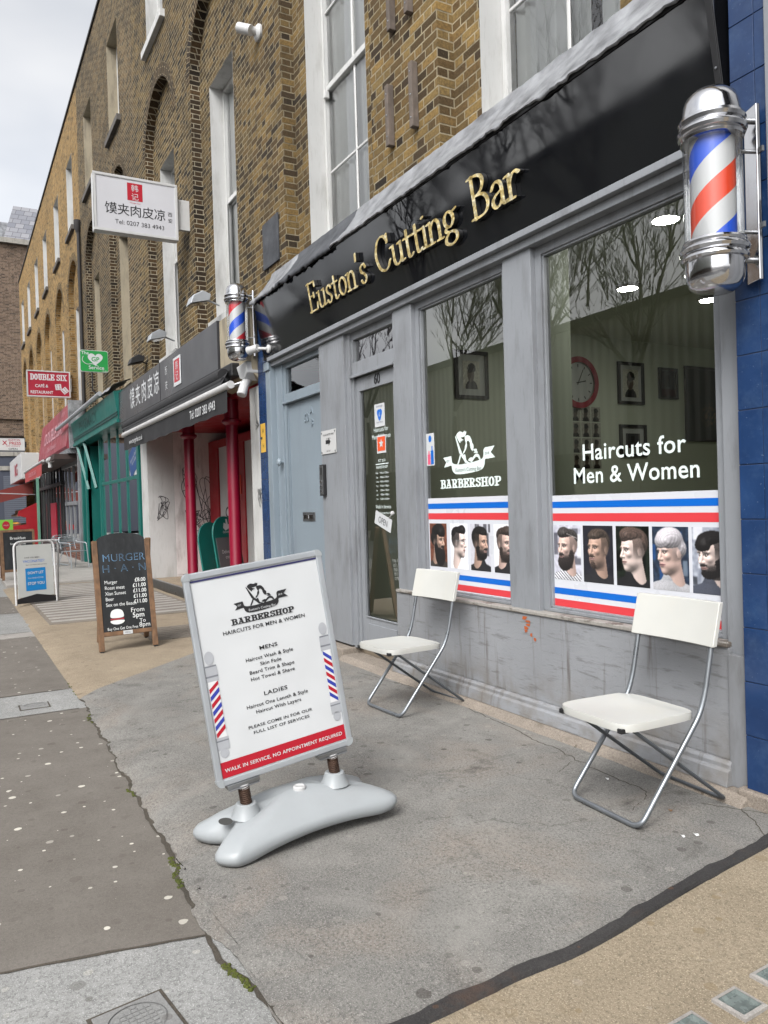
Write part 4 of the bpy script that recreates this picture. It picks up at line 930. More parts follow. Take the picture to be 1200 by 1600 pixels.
# flats' door (60 A B)
g = MB(); g.box(-8.56, -8.41, 3.405, 3.5, .10, 3.16); g.box(-8.41, -8.335, 3.425, 3.5, .10, 3.16); g.box(-8.335, -7.30, 3.41, 3.5, 2.69, 2.80); g.box(-8.335, -7.30, 3.425, 3.5, 3.10, 3.16); g.box(-8.41, -7.30, 3.40, 3.412, 2.69, 2.715); DF = g.build('door_frame', M_GREYB, t, bevel=.004)
pane(-8.335, -7.28, 2.80, 3.10, 3.46, M_GLASS, par=DF)
D1 = MB(); D1.box(-8.33, -7.31, 3.455, 3.495, .11, 2.688); D1 = D1.build('door', M_GREYB, t, bevel=.004)
DFR = FRy(3.455)
g = MB(); put_text(g, DFR, '60', -7.83, 2.43, .006, size=.135, extr=.005, sx=.95); put_text(g, DFR, 'A', -7.69, 2.50, .006, size=.115, extr=.005); put_text(g, DFR, 'B', -7.69, 2.37, .006, size=.115, extr=.005); g.build('door_number', M_GREYB, D1)
g = MB(); put_slab(g, DFR, -8.01, -7.68, 1.33, 1.43, 0, .008); g.build('letter_plate', M_STEEL, D1, bevel=.003)
g = MB(); put_slab(g, DFR, -7.97, -7.72, 1.352, 1.408, .008, .012); g.build('letter_flap', M_CHROME, D1, bevel=.002)
g = MB(); put_text(g, DFR, '◂', -7.985, 1.37, .013, size=.03); put_text(g, DFR, '8', -7.84, 1.36, .0135, size=.055); g.build('letter_plate_mark', M_PAPER, D1)
g = MB(); lathe_y(g, [(.018, 0), (.018, .03), (.042, .04), (.046, .055), (.03, .075), (0, .08)], -8.44, 2.02, 20, 3.405); g.build('door_knob', M_GREYB, t, smooth=40)
# shop door (60)
g = MB(); g.box(-6.735, -6.66, 3.405, 3.5, .10, 3.16); g.box(-6.66, -6.62, 3.425, 3.5, .10, 3.16); g.box(-5.83, -5.765, 3.41, 3.5, .10, 3.16); g.box(-6.62, -5.83, 3.41, 3.5, 2.725, 2.86); g.box(-6.66, -5.83, 3.395, 3.41, 2.715, 2.74); g.box(-6.62, -5.83, 3.425, 3.5, 3.085, 3.16); SF = g.build('door_frame', M_GREY, t, bevel=.004)
pane(-6.62, -5.83, 2.86, 3.085, 3.46, par=SF)
g = MB(); put_rect(g, FRy(3.463), -6.60, -5.84, 2.865, 3.08, 0); g.build('fanlight_blind', plain('fanlight_blind', hx(120, 112, 128), 0.8), SF, recalc=False)
g = MB(); y0, y1 = 3.445, 3.49
g.box(-6.615, -6.545, y0, y1, .14, 2.71); g.box(-5.90, -5.835, y0, y1, .14, 2.71); g.box(-6.545, -5.90, y0, y1, 2.58, 2.71); g.box(-6.545, -5.90, y0, y1, .14, .42)
g.box(-6.49, -5.95, y0 - .008, y0, .20, .36); g.box(-6.53, -5.915, y0 - .010, y0, .415, .43)
D2 = g.build('door', M_GREY, t, bevel=.005); pane(-6.545, -5.90, .42, 2.58, 3.465, par=D2)
SDR = FRy(3.4645)
g = MB(); put_text(g, FRy(3.445), '60', -6.19, 2.605, .003, size=.135, sx=.85, extr=.003); g.build('door_number', M_BLACKM, D2)
g = MB(); K = dict(sx=.9)
put_text(g, SDR, 'Haircuts for', -6.18, 2.165, .002, size=.062, **K); put_text(g, SDR, 'Men & Women', -6.18, 2.10, .002, size=.062, **K)
put_text(g, SDR, 'EST 2018', -6.18, 1.885, .002, size=.035); put_rect(g, SDR, -6.30, -6.06, 1.862, 1.870, .002); put_text(g, SDR, 'BARBERSHOP', -6.18, 1.825, .002, size=.036)
for i, (d, h) in enumerate((('Mon', '9:00am-7:00pm'), ('Tue', '9:00am-7:00pm'), ('Wed', '9:00am-7:00pm'), ('Thu', '9:00am-7:00pm'), ('Fri', '9:00am-7:00pm'), ('Sat', '9:00am-7:00pm'), ('Sun', '10:00am-5:00pm'))):
    put_text(g, SDR, d, -6.30, 1.775 - i * .040, .002, size=.026, align='LEFT'); put_text(g, SDR, h, -6.06, 1.775 - i * .040, .002, size=.026, align='RIGHT')
put_text(g, SDR, 'Walk in Service', -6.18, 1.455, .002, size=.05, **K); put_text(g, SDR, 'No Appointment Required', -6.18, 1.405, .002, size=.028)
g.build('door_lettering', M_VINYL, D2)
def sticker(name, label, cat, fr, x0, x1, z0, z1, c, build):
    q = thing(name, label, cat, tuple(fr((x0 + x1) / 2, z0, c)))
    g = MB(); put_slab(g, fr, x0, x1, z0, z1, c, c + .0015); g.build('sheet', M_PAPER, q); build(q, c + .0025); return q
def b1(q, c):
    g = MB(); put_text(g, SDR, 'Good to go', -6.19, 2.39, c, size=.025); put_text(g, SDR, 'Covid-19 Secure', -6.19, 2.245, c, size=.018); g.build('lettering', M_NAVY, q)
    g = MB(); g.poly([SDR(-6.19 + r * math.cos(a), 2.325 + r * 1.15 * math.sin(a), c) for a, r in ((a, .045 + .008 * math.sin(3 * a)) for a in np.linspace(0, 6.283, 25)[:-1])]); g.build('emblem', M_PBLUE, q, recalc=False)
    g = MB(); put_text(g, SDR, '£', -6.19, 2.305, c + .001, size=.055); g.build('emblem_mark', M_PAPER, q)
sticker('door_sticker', 'white sticker with a blue emblem near the top of the shop door glass', 'sticker', SDR, -6.285, -6.095, 2.21, 2.42, .004, b1)
def b2(q, c):
    g = MB(); put_rect(g, SDR, -6.245, -6.10, 1.985, 2.115, c); g.build('panel', plain('orange_sticker', hx(220, 84, 40), .4), q, recalc=False)
    g = MB(); g.poly([SDR(-6.172 + r * math.sin(a), 2.052 + r * math.cos(a), c + .001) for a, r in ((i * math.pi / 5, (.045, .019)[i % 2]) for i in range(10))]); g.build('star', M_PAPER, q, recalc=False)
sticker('door_sticker', 'orange sticker with a white star on the shop door glass', 'sticker', SDR, -6.257, -6.088, 1.965, 2.13, .004, b2)
q = thing('open_sign', 'tilted white OPEN card hanging on the shop door glass', 'sign', (-6.16, 3.45, 1.28))
OF = Fr((-6.165, 3.452, 1.335), (math.cos(R(-17)), 0, math.sin(R(-17))), (-math.sin(R(-17)), 0, math.cos(R(-17))))
g = MB(); put_slab(g, OF, -.155, .155, -.062, .062, 0, .003); g.build('card', M_PAPER, q)
g = MB(); put_text(g, OF, 'OPEN', 0, -.03, .004, size=.085, sx=.8); g.build('lettering', M_INK, q)
g = MB(); lathe_y(g, [(.02, 0), (.02, .02), (.012, .026), (0, .027)], -5.975, 1.41, 14, 3.45); g.tube([(-6.05, 3.444, 1.37), (-5.98, 3.44, 1.40)], .004, 6); g.build('hook', M_WPLAS, q, smooth=40)
# plaque, intercom on the pilaster
PF = FRy(3.375)
q = thing('wall_plaque', 'small white plaque with a black arrow on the grey pilaster', 'sign', (-7.11, 3.37, 2.02))
g = MB(); put_slab(g, PF, -7.285, -6.93, 2.025, 2.265, .004, .010); g.build('plate', M_WPLAS, q, bevel=.002)
g = MB(); put_text(g, PF, 'PLEASE ENTER HERE', -7.105, 2.21, .011, size=.028); put_text(g, PF, '60 A & B', -7.105, 2.17, .011, size=.026); g.poly([PF(x, z, .011) for x, z in ((-7.17, 2.125), (-7.10, 2.125), (-7.10, 2.102), (-7.055, 2.145), (-7.10, 2.188), (-7.10, 2.165), (-7.17, 2.165))]); put_text(g, PF, '020 7383', -7.105, 2.045, .011, size=.024); g.build('lettering', M_INK, q)
g = MB()
for x, z in ((-7.265, 2.245), (-6.95, 2.245), (-7.265, 2.045), (-6.95, 2.045)): lathe_y(g, [(.010, .0), (.010, .014), (0, .016)], x, z, 10, 3.375)
g.build('screw', M_STEEL, q)
q = thing('door_intercom', 'narrow steel intercom with buttons on the pilaster beside the flats door', 'intercom', (-7.30, 3.36, 1.6))
g = MB(); put_slab(g, PF, -7.296, -7.195, 1.60, 1.92, 0, .035); g.build('box', M_BLACKM, q, bevel=.004)
g = MB(); put_slab(g, PF, -7.286, -7.207, 1.612, 1.91, .0352, .040); g.build('face_plate', M_STEEL, q, bevel=.003)
for i in range(3):
    g = MB(); put_slab(g, PF, -7.268, -7.225, 1.635 + i * .05, 1.66 + i * .05, .040, .045); g.build('button', M_CHROME, q, bevel=.002)
g = MB()
for i in range(6): put_slab(g, PF, -7.268, -7.225, 1.82 + i * .012, 1.826 + i * .012, .0402, .0412)
g.build('speaker_grille', M_BLACKM, q)

# window posters
def portrait(bg, skin, hairc, hair, beard=None, cloth=(.08, .08, .09), yaw=-58, n=84, seed=0, pitch=0, fade=.6, glasses=False, stripes=False, line=False, lip=(.66, .44, .40), crop=1.0, shift=0.0):
    """a studio portrait print, worked out as a small shaded relief of a head"""
    hgt = int(n * 1.42); rg = np.random.default_rng(seed)
    X, Y = np.meshgrid(np.linspace(0, 1, n), np.linspace(0, 1.42, hgt))
    px = ((X - .5 - shift) / .86).ravel(); py = ((Y - .84) / .86).ravel()
    cy_, sy_ = math.cos(R(yaw)), math.sin(R(yaw)); cp, sp = math.cos(R(pitch)), math.sin(R(pitch))
    def hc(P):
        x, y, z = P; s = x * cy_ - z * sy_; f0 = x * sy_ + z * cy_; return s, y * cp + f0 * sp, f0 * cp - y * sp
    EL = lambda q, c, r: (np.sqrt(((q[0] - c[0]) / r[0]) ** 2 + ((q[1] - c[1]) / r[1]) ** 2 + ((q[2] - c[2]) / r[2]) ** 2) - 1) * min(r)
    def CAP(q, a, b, r0, r1):
        d = np.array(b) - np.array(a); v = [q[i] - a[i] for i in range(3)]; t = np.clip(sum(v[i] * d[i] for i in range(3)) / (d @ d), 0, 1)
        return np.sqrt(sum((v[i] - d[i] * t) ** 2 for i in range(3))) - (r0 + (r1 - r0) * t)
    def SM(a, b, k):
        h = np.clip(.5 + .5 * (b - a) / k, 0, 1); return b + (a - b) * h - k * h * (1 - h)
    def skinf(q):
        q2 = (np.abs(q[0]), q[1], q[2]); d = EL(q, (0, .14, -.06), (.345, .42, .46)); d = SM(d, EL(q, (0, -.17, .11), (.265, .37, .30)), .08)
        d = SM(d, EL(q2, (.10, -.33, .10), (.17, .16, .24)), .06); d = SM(d, EL(q, (0, -.47, .25), (.13, .09, .11)), .08); d = SM(d, EL(q2, (.17, -.08, .28), (.09, .08, .09)), .06)
        d = SM(d, EL(q2, (.11, .105, .345), (.13, .035, .06)), .05); d = -SM(-d, EL(q2, (.125, .035, .45), (.075, .05, .085)), .04)
        d = SM(d, CAP(q, (0, .06, .385), (0, -.13, .485), .035, .055), .045); d = SM(d, EL(q2, (.05, -.145, .42), (.04, .035, .05)), .03)
        d = SM(d, EL(q, (0, -.265, .375), (.085, .022, .045)), .025); d = SM(d, EL(q, (0, -.315, .365), (.075, .028, .045)), .03)
        d = np.minimum(d, EL(q2, (.125, .035, .335), (.06, .045, .055)))
        d = SM(d, EL(q2, (.345, -.04, -.07), (.035, .125, .08)), .03); d = SM(d, CAP(q, (0, -.35, -.12), (0, -.95, -.22), .23, .25), .10); return d
    def torso(q0):
        x, y, z = q0; return SM(EL((x, y, z), (0, -1.20, -.25), (.95, .50, .45)), CAP((x, y, z), (0, -.72, -.22), (0, -1.2, -.22), .27, .45), .12)
    def hairf(q):
        d = 9.0
        for c, r in hair: d = np.minimum(d, EL(q, c, r)) if isinstance(d, float) else SM(d, EL(q, c, r), .06)
        w_ = (.3 if hairc[0] > .5 else 1.0) * np.sin(q[0] * 34 + 6 * q[1]) * np.sin(q[2] * 21 + 9 * q[0] + seed) + .6 * np.sin(q[2] * 55 + q[1] * 31 + 13 * q[0]); return d + .004 * w_
    def beardf(q):
        if not beard or beard[0] == 'stubble': return np.full(q[0].shape, 9.0)
        k = beard[0]; q2 = (np.abs(q[0]), q[1], q[2])
        if k == 'goatee': d = EL(q, (0, -.45, .27), (.135, .13, .13)); d = np.minimum(d, EL(q, (0, -.215, .385), (.12, .035, .06)))
        else:
            e_ = {'short': .0, 'full': .045, 'long': .07}[k]; dn = {'short': 0, 'full': .05, 'long': .25}[k]
            d = SM(EL(q, (0, -.42 - dn * .5, .16), (.258 + e_ * 1.2, .16 + e_ * 1.4 + dn * .6, .235 + e_ * 1.2)), EL(q2, (.22, -.24, .02), (.085 + e_ * .5, .25, .16)), .08); d = np.minimum(d, EL(q, (0, -.215, .385), (.13, .035 + e_ * .4, .055 + e_ * .3)))
        return d + .010 * np.sin(q[0] * 70 + q[1] * 31) * np.sin(q[1] * 63 + q[2] * 52)
    def full(P):
        q = hc(P); return np.minimum(np.minimum(skinf(q), hairf(q)), np.minimum(torso(P), beardf(q)))
    z = np.full(px.shape, 1.3); hit = np.zeros(px.shape, bool)
    for _ in range(46):
        d = full((px, py, z)); z = z - np.where(z > -1.2, np.clip(d, -.05, .3) * .85, 0)
    d = full((px, py, z)); hit = (d < .02) & (z > -1.1)
    e_ = .006; N = np.stack([full((px + e_, py, z)) - d, full((px, py + e_, z)) - d, full((px, py, z + e_)) - d], 1); N /= np.linalg.norm(N, axis=1, keepdims=True) + 1e-9
    P = (px, py, z); q = hc(P); ds, dh, dt, db = skinf(q), hairf(q), torso(P), beardf(q)
    skin, hairc = np.array(skin), np.array(hairc); C = np.tile(skin, (len(px), 1)); s, u, f = q; a2 = np.abs(s)
    C *= (1 + .05 * np.clip((u + .1) * -1, -1, 1))[:, None]
    def blend(m, c): nonlocal C; m = np.clip(m, 0, 1)[:, None]; C = C * (1 - m) + np.asarray(c) * m
    ln = np.clip(1 - np.hypot((a2 - .05) / .11, (u + .285) / .045), 0, 1) * (f > .3); blend(ln * 3, np.array(lip))
    blend((np.abs(u + .292) < .008) * (a2 < .085) * (f > .3) * .7, (.25, .12, .12))
    blend(np.clip(1.4 - np.hypot((a2 - .165) / .06, (u + .09) / .06), 0, 1) * .15 * (f > .2), (.9, .45, .4))
    ey = np.hypot((a2 - .125) / .062, (u - .035) / .030); blend((ey < 1) * (f > .30) * .5, (.80, .76, .73)); iris = np.hypot(a2 - .13, u - .037); blend((iris < .026) * (ey < 1.1) * (f > .30), (.10, .07, .05)); blend(np.clip(1.25 - np.abs(ey - 1.05) * 5, 0, 1) * (u > .03) * (f > .28) * .9, (.10, .07, .06))
    br = np.clip(1.3 - np.abs(u - .115 + .10 * (a2 - .12) ** 2 * 8) / .022, 0, 1) * (a2 > .03) * (a2 < .225) * (f > .2); blend(br * .70, hairc * .8)
    # hair on the scalp fading down the sides
    hl = .30 - .10 * np.clip(-f * 1.8, -.6, 1.0); sc = np.clip((u - (hl - .48 * (f < .16))) / .30, 0, 1) * np.clip((.24 - f) / .06, 0, 1); blend(sc ** .9 * fade * (rg.random(len(px)) * .3 + .85), hairc * .9)
    if beard: bm_ = np.clip((-.17 - u + .5 * np.clip(.12 - f, 0, .3)) / .10, 0, 1) * np.clip((f + .12) / .08, 0, 1) * (u > -.62) * (1 - np.clip(ln * 3, 0, 1)); blend(bm_ * (.85 if beard[0] != 'goatee' else .28) * (rg.random(len(px)) * .3 + .8), np.array(beard[1]))
    tx = .55 + .55 * (np.sin(s * 75 + 26 * f + 3 * np.sin(u * 15 + seed)) * .5 + .5) * (.3 + 1.2 * rg.random(len(px))) + .25 * rg.random(len(px)); tx = 1 + (tx - 1) * (.35 if hairc.mean() > .5 else 1.0); isd = (dh < ds + .004) & (dh < db) & (dh < dt); C[isd] = (hairc * tx[:, None])[isd]
    isb = (db < ds + .002) & ~isd & (db < dt)
    if beard: C[isb] = (np.array(beard[1]) * (.7 + .6 * rg.random((len(px), 1))))[isb]
    ist = (dt < ds) & (dt < dh) & (dt < db); cl = np.tile(np.array(cloth), (len(px), 1))
    if stripes: cl = np.where((np.sin((px * .8 + py) * 60) > 0)[:, None], np.array((.82, .82, .84)), np.array((.3, .31, .34)))
    C[ist] = (cl * (.9 + .2 * rg.random((len(px), 1))))[ist]
    if line: lm = np.clip(1.3 - np.abs(u - .33 - .22 * (f + .1)) / .014, 0, 1) * (f > -.32) * (f < .30) * (s * np.sign(-sy_ * 1.0 if yaw else 1) > -9); blend(lm * (dh > -.05), (.90, .84, .80))
    if glasses:
        gl_ = np.abs(np.hypot((a2 - .13) / .10, (u - .03) / .075) - 1) < .12; blend(gl_ * (f > .25) * .8, (.45, .45, .47)); blend((np.abs(u - .05) < .010) * (f < .36) * (f > -.05) * (a2 > .2) * .8, (.45, .45, .47))
    key = np.array((-.55 if yaw < 0 else .55, .55, .65)); key /= np.linalg.norm(key); rim = np.array((.8 if yaw < 0 else -.8, .35, .1)); rim /= np.linalg.norm(rim)
    lam = np.clip(N @ key, 0, 1); am = .42 + .20 * N[:, 1]; L_ = am * 1.22 + .52 * lam + .18 * np.clip(N @ rim, 0, 1)
    hv = key + np.array((0, 0, 1.0)); hv /= np.linalg.norm(hv); spc = np.clip(N @ hv, 0, 1) ** 22 * np.where(isd, .10, np.where(ist | isb, .02, .12))
    C = C * L_[:, None] + spc[:, None]; gm = C.mean(1, keepdims=True); C = (C + (gm - C) * .30) * .86 + .11
    occ = np.clip(np.minimum(1, .70 + 3.2 * np.abs(ds - dh)), 0, 1); 
    B = np.zeros((hgt, n, 3)); b0, b1 = np.array(bg[0]), np.array(bg[1]); bl = soften(rg.random((hgt, n)) > .5, 26); bl = ((bl - bl.min()) / (np.ptp(bl) + 1e-6))[..., None]; B[:] = b0 * (1 - bl) + b1 * bl
    if len(bg) > 2:
        for k in range(7):
            cx, cy, w_, h_ = rg.random(), .25 + rg.random() * 1.1, .04 + .10 * rg.random(), .05 + .3 * rg.random(); m = soften((np.abs(X - cx) < w_) & (np.abs(Y - cy) < h_), 4)[..., None] * .7; B = B * (1 - m) + np.array(bg[2 + k % (len(bg) - 2)]) * m
    H_ = soften(hit.reshape(hgt, n), 1)[..., None]; C = C.reshape(hgt, n, 3); out = B * (1 - H_) + C * H_
    out = np.stack([soften(out[..., k], 1) for k in range(3)], -1)
    out = np.clip(out * (.985 + .03 * rg.random((hgt, n, 1))), 0, 1); return out[:, :int(n * crop)]
SK1, SK2, SK3 = (.90, .70, .62), (.78, .57, .46), (.94, .80, .74)
BLK = (.055, .045, .045); BRN = (.22, .16, .13); WH = (.93, .93, .94)
HQ = [((0, .40, .02), (.30, .17, .40)), ((0, .46, .22), (.26, .16, .22)), ((0, .30, -.22), (.33, .24, .30))]          # quiff
HC = [((0, .40, -.02), (.315, .19, .41)), ((0, .36, .26), (.24, .10, .14)), ((0, .22, -.26), (.33, .28, .28))]       # short crop
HS = [((0, .40, .0), (.31, .22, .44)), ((0, .50, .10), (.25, .16, .34)), ((0, .22, -.30), (.33, .34, .30))]          # slick
HP = [((0, .34, .02), (.41, .33, .46)), ((0, .30, .28), (.31, .16, .18)), ((0, .10, -.22), (.40, .28, .30))]         # pixie
HF = [((0, .38, .02), (.33, .21, .44)), ((0, .26, .34), (.28, .15, .14)), ((0, .20, -.26), (.33, .28, .30))]         # fringe
HL = [((0, .40, .0), (.38, .24, .46)), ((0, .32, .30), (.30, .20, .16)), ((0, .46, .1), (.28, .22, .28)), ((0, .12, -.24), (.37, .32, .30))]  # curls
PW1 = [
    (-5.375, -5.125, portrait(((.52, .34, .27), (.32, .19, .15)), SK2, BLK, HL, ('long', (.06, .045, .045)), (.14, .12, .10), yaw=48, seed=1, fade=.95), 'portrait print of a bearded man with long wavy hair facing right'),
    (-5.075, -4.84, portrait((WH, (.86, .87, .90)), SK3, BLK, HQ, None, (.88, .88, .90), yaw=66, seed=2, fade=.8, glasses=True), 'portrait print of a man with glasses and swept back black hair'),
    (-4.805, -4.555, portrait(((.80, .80, .83), (.72, .72, .75), (.2, .2, .22)), SK2, BLK, HC, ('short', BLK), (.06, .06, .07), yaw=52, seed=3, fade=.9), 'portrait print of a man with cropped black hair and short beard'),
    (-4.51, -4.282, portrait((WH, (.86, .86, .89)), SK1, BRN, HQ, ('short', (.16, .11, .09)), (.06, .06, .07), yaw=38, seed=4, fade=.6, crop=.93), 'portrait print of a man with a tousled quiff and trimmed beard')]
PW2 = [
    (-3.868, -3.622, portrait(((.60, .60, .65), (.84, .84, .88), (.25, .25, .28), (.9, .9, .92)), SK1, (.20, .18, .17), HQ, ('full', (.12, .09, .085)), yaw=-42, seed=5, fade=.35, stripes=True, line=True), 'portrait print of a man with a shaved line and full dark beard'),
    (-3.600, -3.350, portrait(((.13, .13, .15), (.19, .19, .22)), SK2, (.24, .18, .14), HC, ('goatee', (.22, .15, .12)), (.07, .07, .09), yaw=-38, seed=6, fade=.6), 'portrait print of a man with short brown hair on a dark background'),
    (-3.325, -3.075, portrait(((.07, .08, .07), (.15, .18, .15), (.05, .05, .05), (.25, .28, .22)), SK3, (.30, .21, .17), HS, None, (.04, .04, .05), yaw=-56, seed=7, fade=.75, pitch=4), 'portrait print of a clean shaven man with slicked back hair'),
    (-3.052, -2.806, portrait(((.10, .12, .16), (.24, .30, .38), (.16, .32, .55), (.5, .55, .6)), SK1, (.74, .71, .74), HP, None, (.58, .58, .60), yaw=-50, seed=8, fade=.25, pitch=5, lip=(.70, .38, .38)), 'portrait print of a woman with a silver pixie cut'),
    (-2.784, -2.592, portrait(((.78, .80, .84), (.45, .47, .52), (.15, .16, .18), (.9, .9, .92)), SK3, BLK, HF, ('short', BLK), (.18, .20, .26), yaw=-48, seed=9, fade=.75, pitch=8, crop=.78), 'portrait print of a man with a black cropped fringe and beard')]
M_PHOTO = print_mat('glossy_photo_print', 0.3, 0.3)
ZP0, ZP1 = .972, 1.325
def window_poster(label, x0, x1, zt, zb, photos, stripes, group=None):
    q = thing('window_poster', label, 'poster', ((x0 + x1) / 2, 3.45, zb), 'striped haircut posters on the window glass')
    fr = FRy(3.4505); g = MB(); put_slab(g, fr, x0, x1, zb, zt, .0005, .002); g.build('sheet', M_PWHITE, q)
    for col, lst, nm in ((M_PBLUE, stripes[0], 'blue_stripe'), (M_PRED, stripes[1], 'red_stripe')):
        g = MB()
        for a, b in lst: put_rect(g, fr, x0, x1, a, b, .003)
        g.build(nm, col, q, recalc=False)
    for a, b, C, lb in photos:
        o = grid_picture(C, fr, a, b, ZP0, ZP1, .0035, 'portrait_photo', q, M_PHOTO); o['label'] = lb
    return q
ST_ = (((1.443, 1.487), (.883, .924)), ((1.357, 1.408), (.802, .849)))
window_poster('striped haircut poster with four portraits in the left shop window', -5.392, -4.28, 1.53, .785, PW1, ST_)
window_poster('striped haircut poster with five portraits in the right shop window', -3.885, -2.588, 1.518, .775, PW2, (((1.437, 1.478), (.876, .917)), ((1.352, 1.402), (.796, .843))))
GF = FRy(3.4505)
q = thing('window_lettering', 'white barbershop logo with scissors and ribbon on the left window', 'lettering', (-4.81, 3.45, 1.6))
g, g2 = MB(), MB(); put_logo(g, g2, GF, -4.81, 1.803, .672, .001); g.build('logo', M_VINYL, q); g2.build('ribbon_writing', plain('cut_out_dark', hx(70, 84, 80), .6), q)
g = MB(); put_word(g, GF, 'BARBERSHOP', -5.20, -4.41, 1.606, .068, SLAB, .125, .07, 0.0, .001); g.build('word', M_VINYL, q)
q = thing('window_lettering', 'large white words Haircuts for Men & Women on the right window', 'lettering', (-3.2, 3.45, 1.58))
g = MB()
for s, x0, x1, z in (('Haircuts for', -3.585, -2.808, 1.732), ('Men & Women', -3.668, -2.726, 1.590)):
    vs, fs = text_geo(s, size=.142, bold=.012, align='LEFT', space=1.04); a, b = min(v[0] for v in vs), max(v[0] for v in vs); g.mesh([GF(x0 + (p - a) * (x1 - x0) / (b - a), z + q_, .001) for p, q_, r in vs], fs); g.build('lettering_line', M_VINYL, q); g = MB()
q = thing('window_sticker', 'small leaflet sticker with pink and blue bottles at the edge of the left window', 'sticker', (-5.335, 3.44, 1.80))
g = MB(); put_slab(g, GF, -5.392, -5.272, 1.80, 2.065, .001, .0025); g.build('sheet', M_PAPER, q)
for x, m, hh in ((-5.352, plain('pink_bottle', hx(214, 90, 120), .5), .11), (-5.305, M_PBLUE, .15)):
    g = MB(); put_rect(g, GF, x - .02, x + .02, 1.81, 1.81 + hh * .75, .0035); put_rect(g, GF, x - .008, x + .008, 1.81 + hh * .75, 1.81 + hh, .0035); g.build('bottle_print', m, q, recalc=False)
g = MB(); g.disc(GF(-5.332, 2.02, .0035), (.022, 0, 0), (0, 0, .028), 16); g.build('emblem', M_PBLUE, q, recalc=False)

# ------------------------------------------------------------------ fascia sign
FB, FT = Vector((0, 3.335, 3.262)), Vector((0, 3.220, 3.962))
wv = (FT - FB).normalized(); FF = Fr((0, FB.y, FB.z), (1, 0, 0), wv); FL = (FT - FB).length
t = thing('shop_sign', 'long glossy black fascia sign with gold letters above the barber shop', 'sign', (-5.5, 3.4, 3.26))
X0, X1 = -8.78, -2.42
g = MB(); g.prx([(FB.y, FB.z), (FT.y, FT.z), (3.50, FT.z), (3.50, FB.z)], X0, X1); g.build('panel', M_BLACKG, t, bevel=.002)
g = MB(); put_slab(g, FF, X0, X1, FL - .030, FL - .001, .001, .010); put_slab(g, FF, X0, X1, .001, .012, .001, .008); put_slab(g, FF, X1 - .035, X1, .014, FL - .032, .001, .010); g.build('trim', M_BLACKM, t, bevel=.002)
g = MB(); lathe_y(g, [(.007, 0), (.006, .003), (0, .004)], X1 - .018, 3.55, 8, 3.275); g.build('screw', M_STEEL, t)
for wd, x0, x1 in (("Euston's", -7.225, -5.965), ('Cutting', -5.79, -4.565), ('Bar', -4.42, -3.855)):
    gs, gf = MB(), MB()
    put_word(gs, FF, wd, x0, x1, .212, .288, NIB, .059, .027, R(10), .0205, .018)
    put_word(gf, FF, wd, x0, x1, .212, .288, NIB, .059, .027, R(10), .0400)
    wo_ = gf.build('gold_word', M_GOLD, t); gs.build('letter_sides', M_BLACKM, wo_)
# lead flashing dressed over the fascia top, in three lengths
def flash(name, x0, x1, m, lip, seed, amp, lab, lift=0.0):
    g = MB(); n = int((x1 - x0) / .03); rows = 7; P = []
    for i in range(n + 1):
        x = x0 + (x1 - x0) * i / n; nz_ = lambda s, k=1.0: mnoise.fractal(Vector((x * k, seed, s)), 1.0, 2.0, 3)
        d = lip * (.8 + .5 * nz_(1, 3.0) + .55 * nz_(9, 11.0)); out_ = .012 + amp * (abs(nz_(2, 5.0)) + .7 * abs(nz_(10, 13.0))) + lift
        prof = [(3.495, 4.34 + .01 * nz_(4, 6)), (3.47, 4.27), (3.36, 4.12 + .022 * nz_(5, 6) + .012 * nz_(11, 14)), (3.25, 4.00 + .014 * nz_(6, 8) + .012 * nz_(12, 15)), (3.215 - out_ * .6, 3.972 + .006 * nz_(7, 8)), (3.212 - out_, 3.962 - d * .5), (3.222 - out_ * 1.1, 3.962 - d)]
        P += [(x, y, z) for y, z in prof]
    g.mesh(P, [(i * rows + j, i * rows + j + 1, (i + 1) * rows + j + 1, (i + 1) * rows + j) for i in range(n) for j in range(rows - 1)])
    o = g.build(name, m, smooth=50, recalc=False); sd_ = o.modifiers.new('solid', 'SOLIDIFY'); sd_.thickness = .004
    tag(o, lab, 'flashing', 'lead flashings over the fascia')
flash('lead_flashing', -6.62, -2.42, M_LEAD, .030, 2.0, .020, 'long crinkled pale lead flashing above the gold letters', .0)
flash('lead_flashing', -8.05, -6.58, M_LEADD, .06, 5.0, .012, 'dark smooth flashing between the two crinkled lead ones', .012)
flash('lead_flashing', -8.84, -8.0, M_LEAD, .06, 8.0, .030, 'short torn lead flashing at the far end of the fascia', .006)

# ------------------------------------------------------------------ blue tiled piers
def tiled(x0, x1, z0, z1, y, label, tw=.13, th=.26, yb=3.5, sides=True):
    q = thing('tiled_pier', label, 'pier', ((x0 + x1) / 2, y, z0), 'blue tiled piers either side of the barber shop')
    g = MB(); g.box(x0 + .003, x1 - .003, y + .004, yb, z0, z1); g.build('core', M_GROUT, q)
    g = MB(); nz_ = int(math.ceil((z1 - z0) / th)); nx = max(1, round((x1 - x0) / tw)); tw = (x1 - x0) / nx
    for j in range(nz_):
        za, zb = z0 + j * th, min(z1, z0 + (j + 1) * th) - .004
        for i in range(nx): g.box(x0 + i * tw + .0015, x0 + (i + 1) * tw - .0015, y + RNG.uniform(-.0008, .0008), y + .012, za, zb)
        if sides: g.box(x1 - .010, x1 + .0015, y + .013, yb, za, zb)
    g.build('tiles', M_TILE, q, bevel=.0025)
tiled(-2.385, -2.125, .075, 4.6, 3.30, 'blue tiled pier at the right end of the barber shop')
tiled(-9.03, -8.755, .02, 4.0, 3.345, 'narrow blue tiled pier at the left end of the barber shop', .14, sides=True)
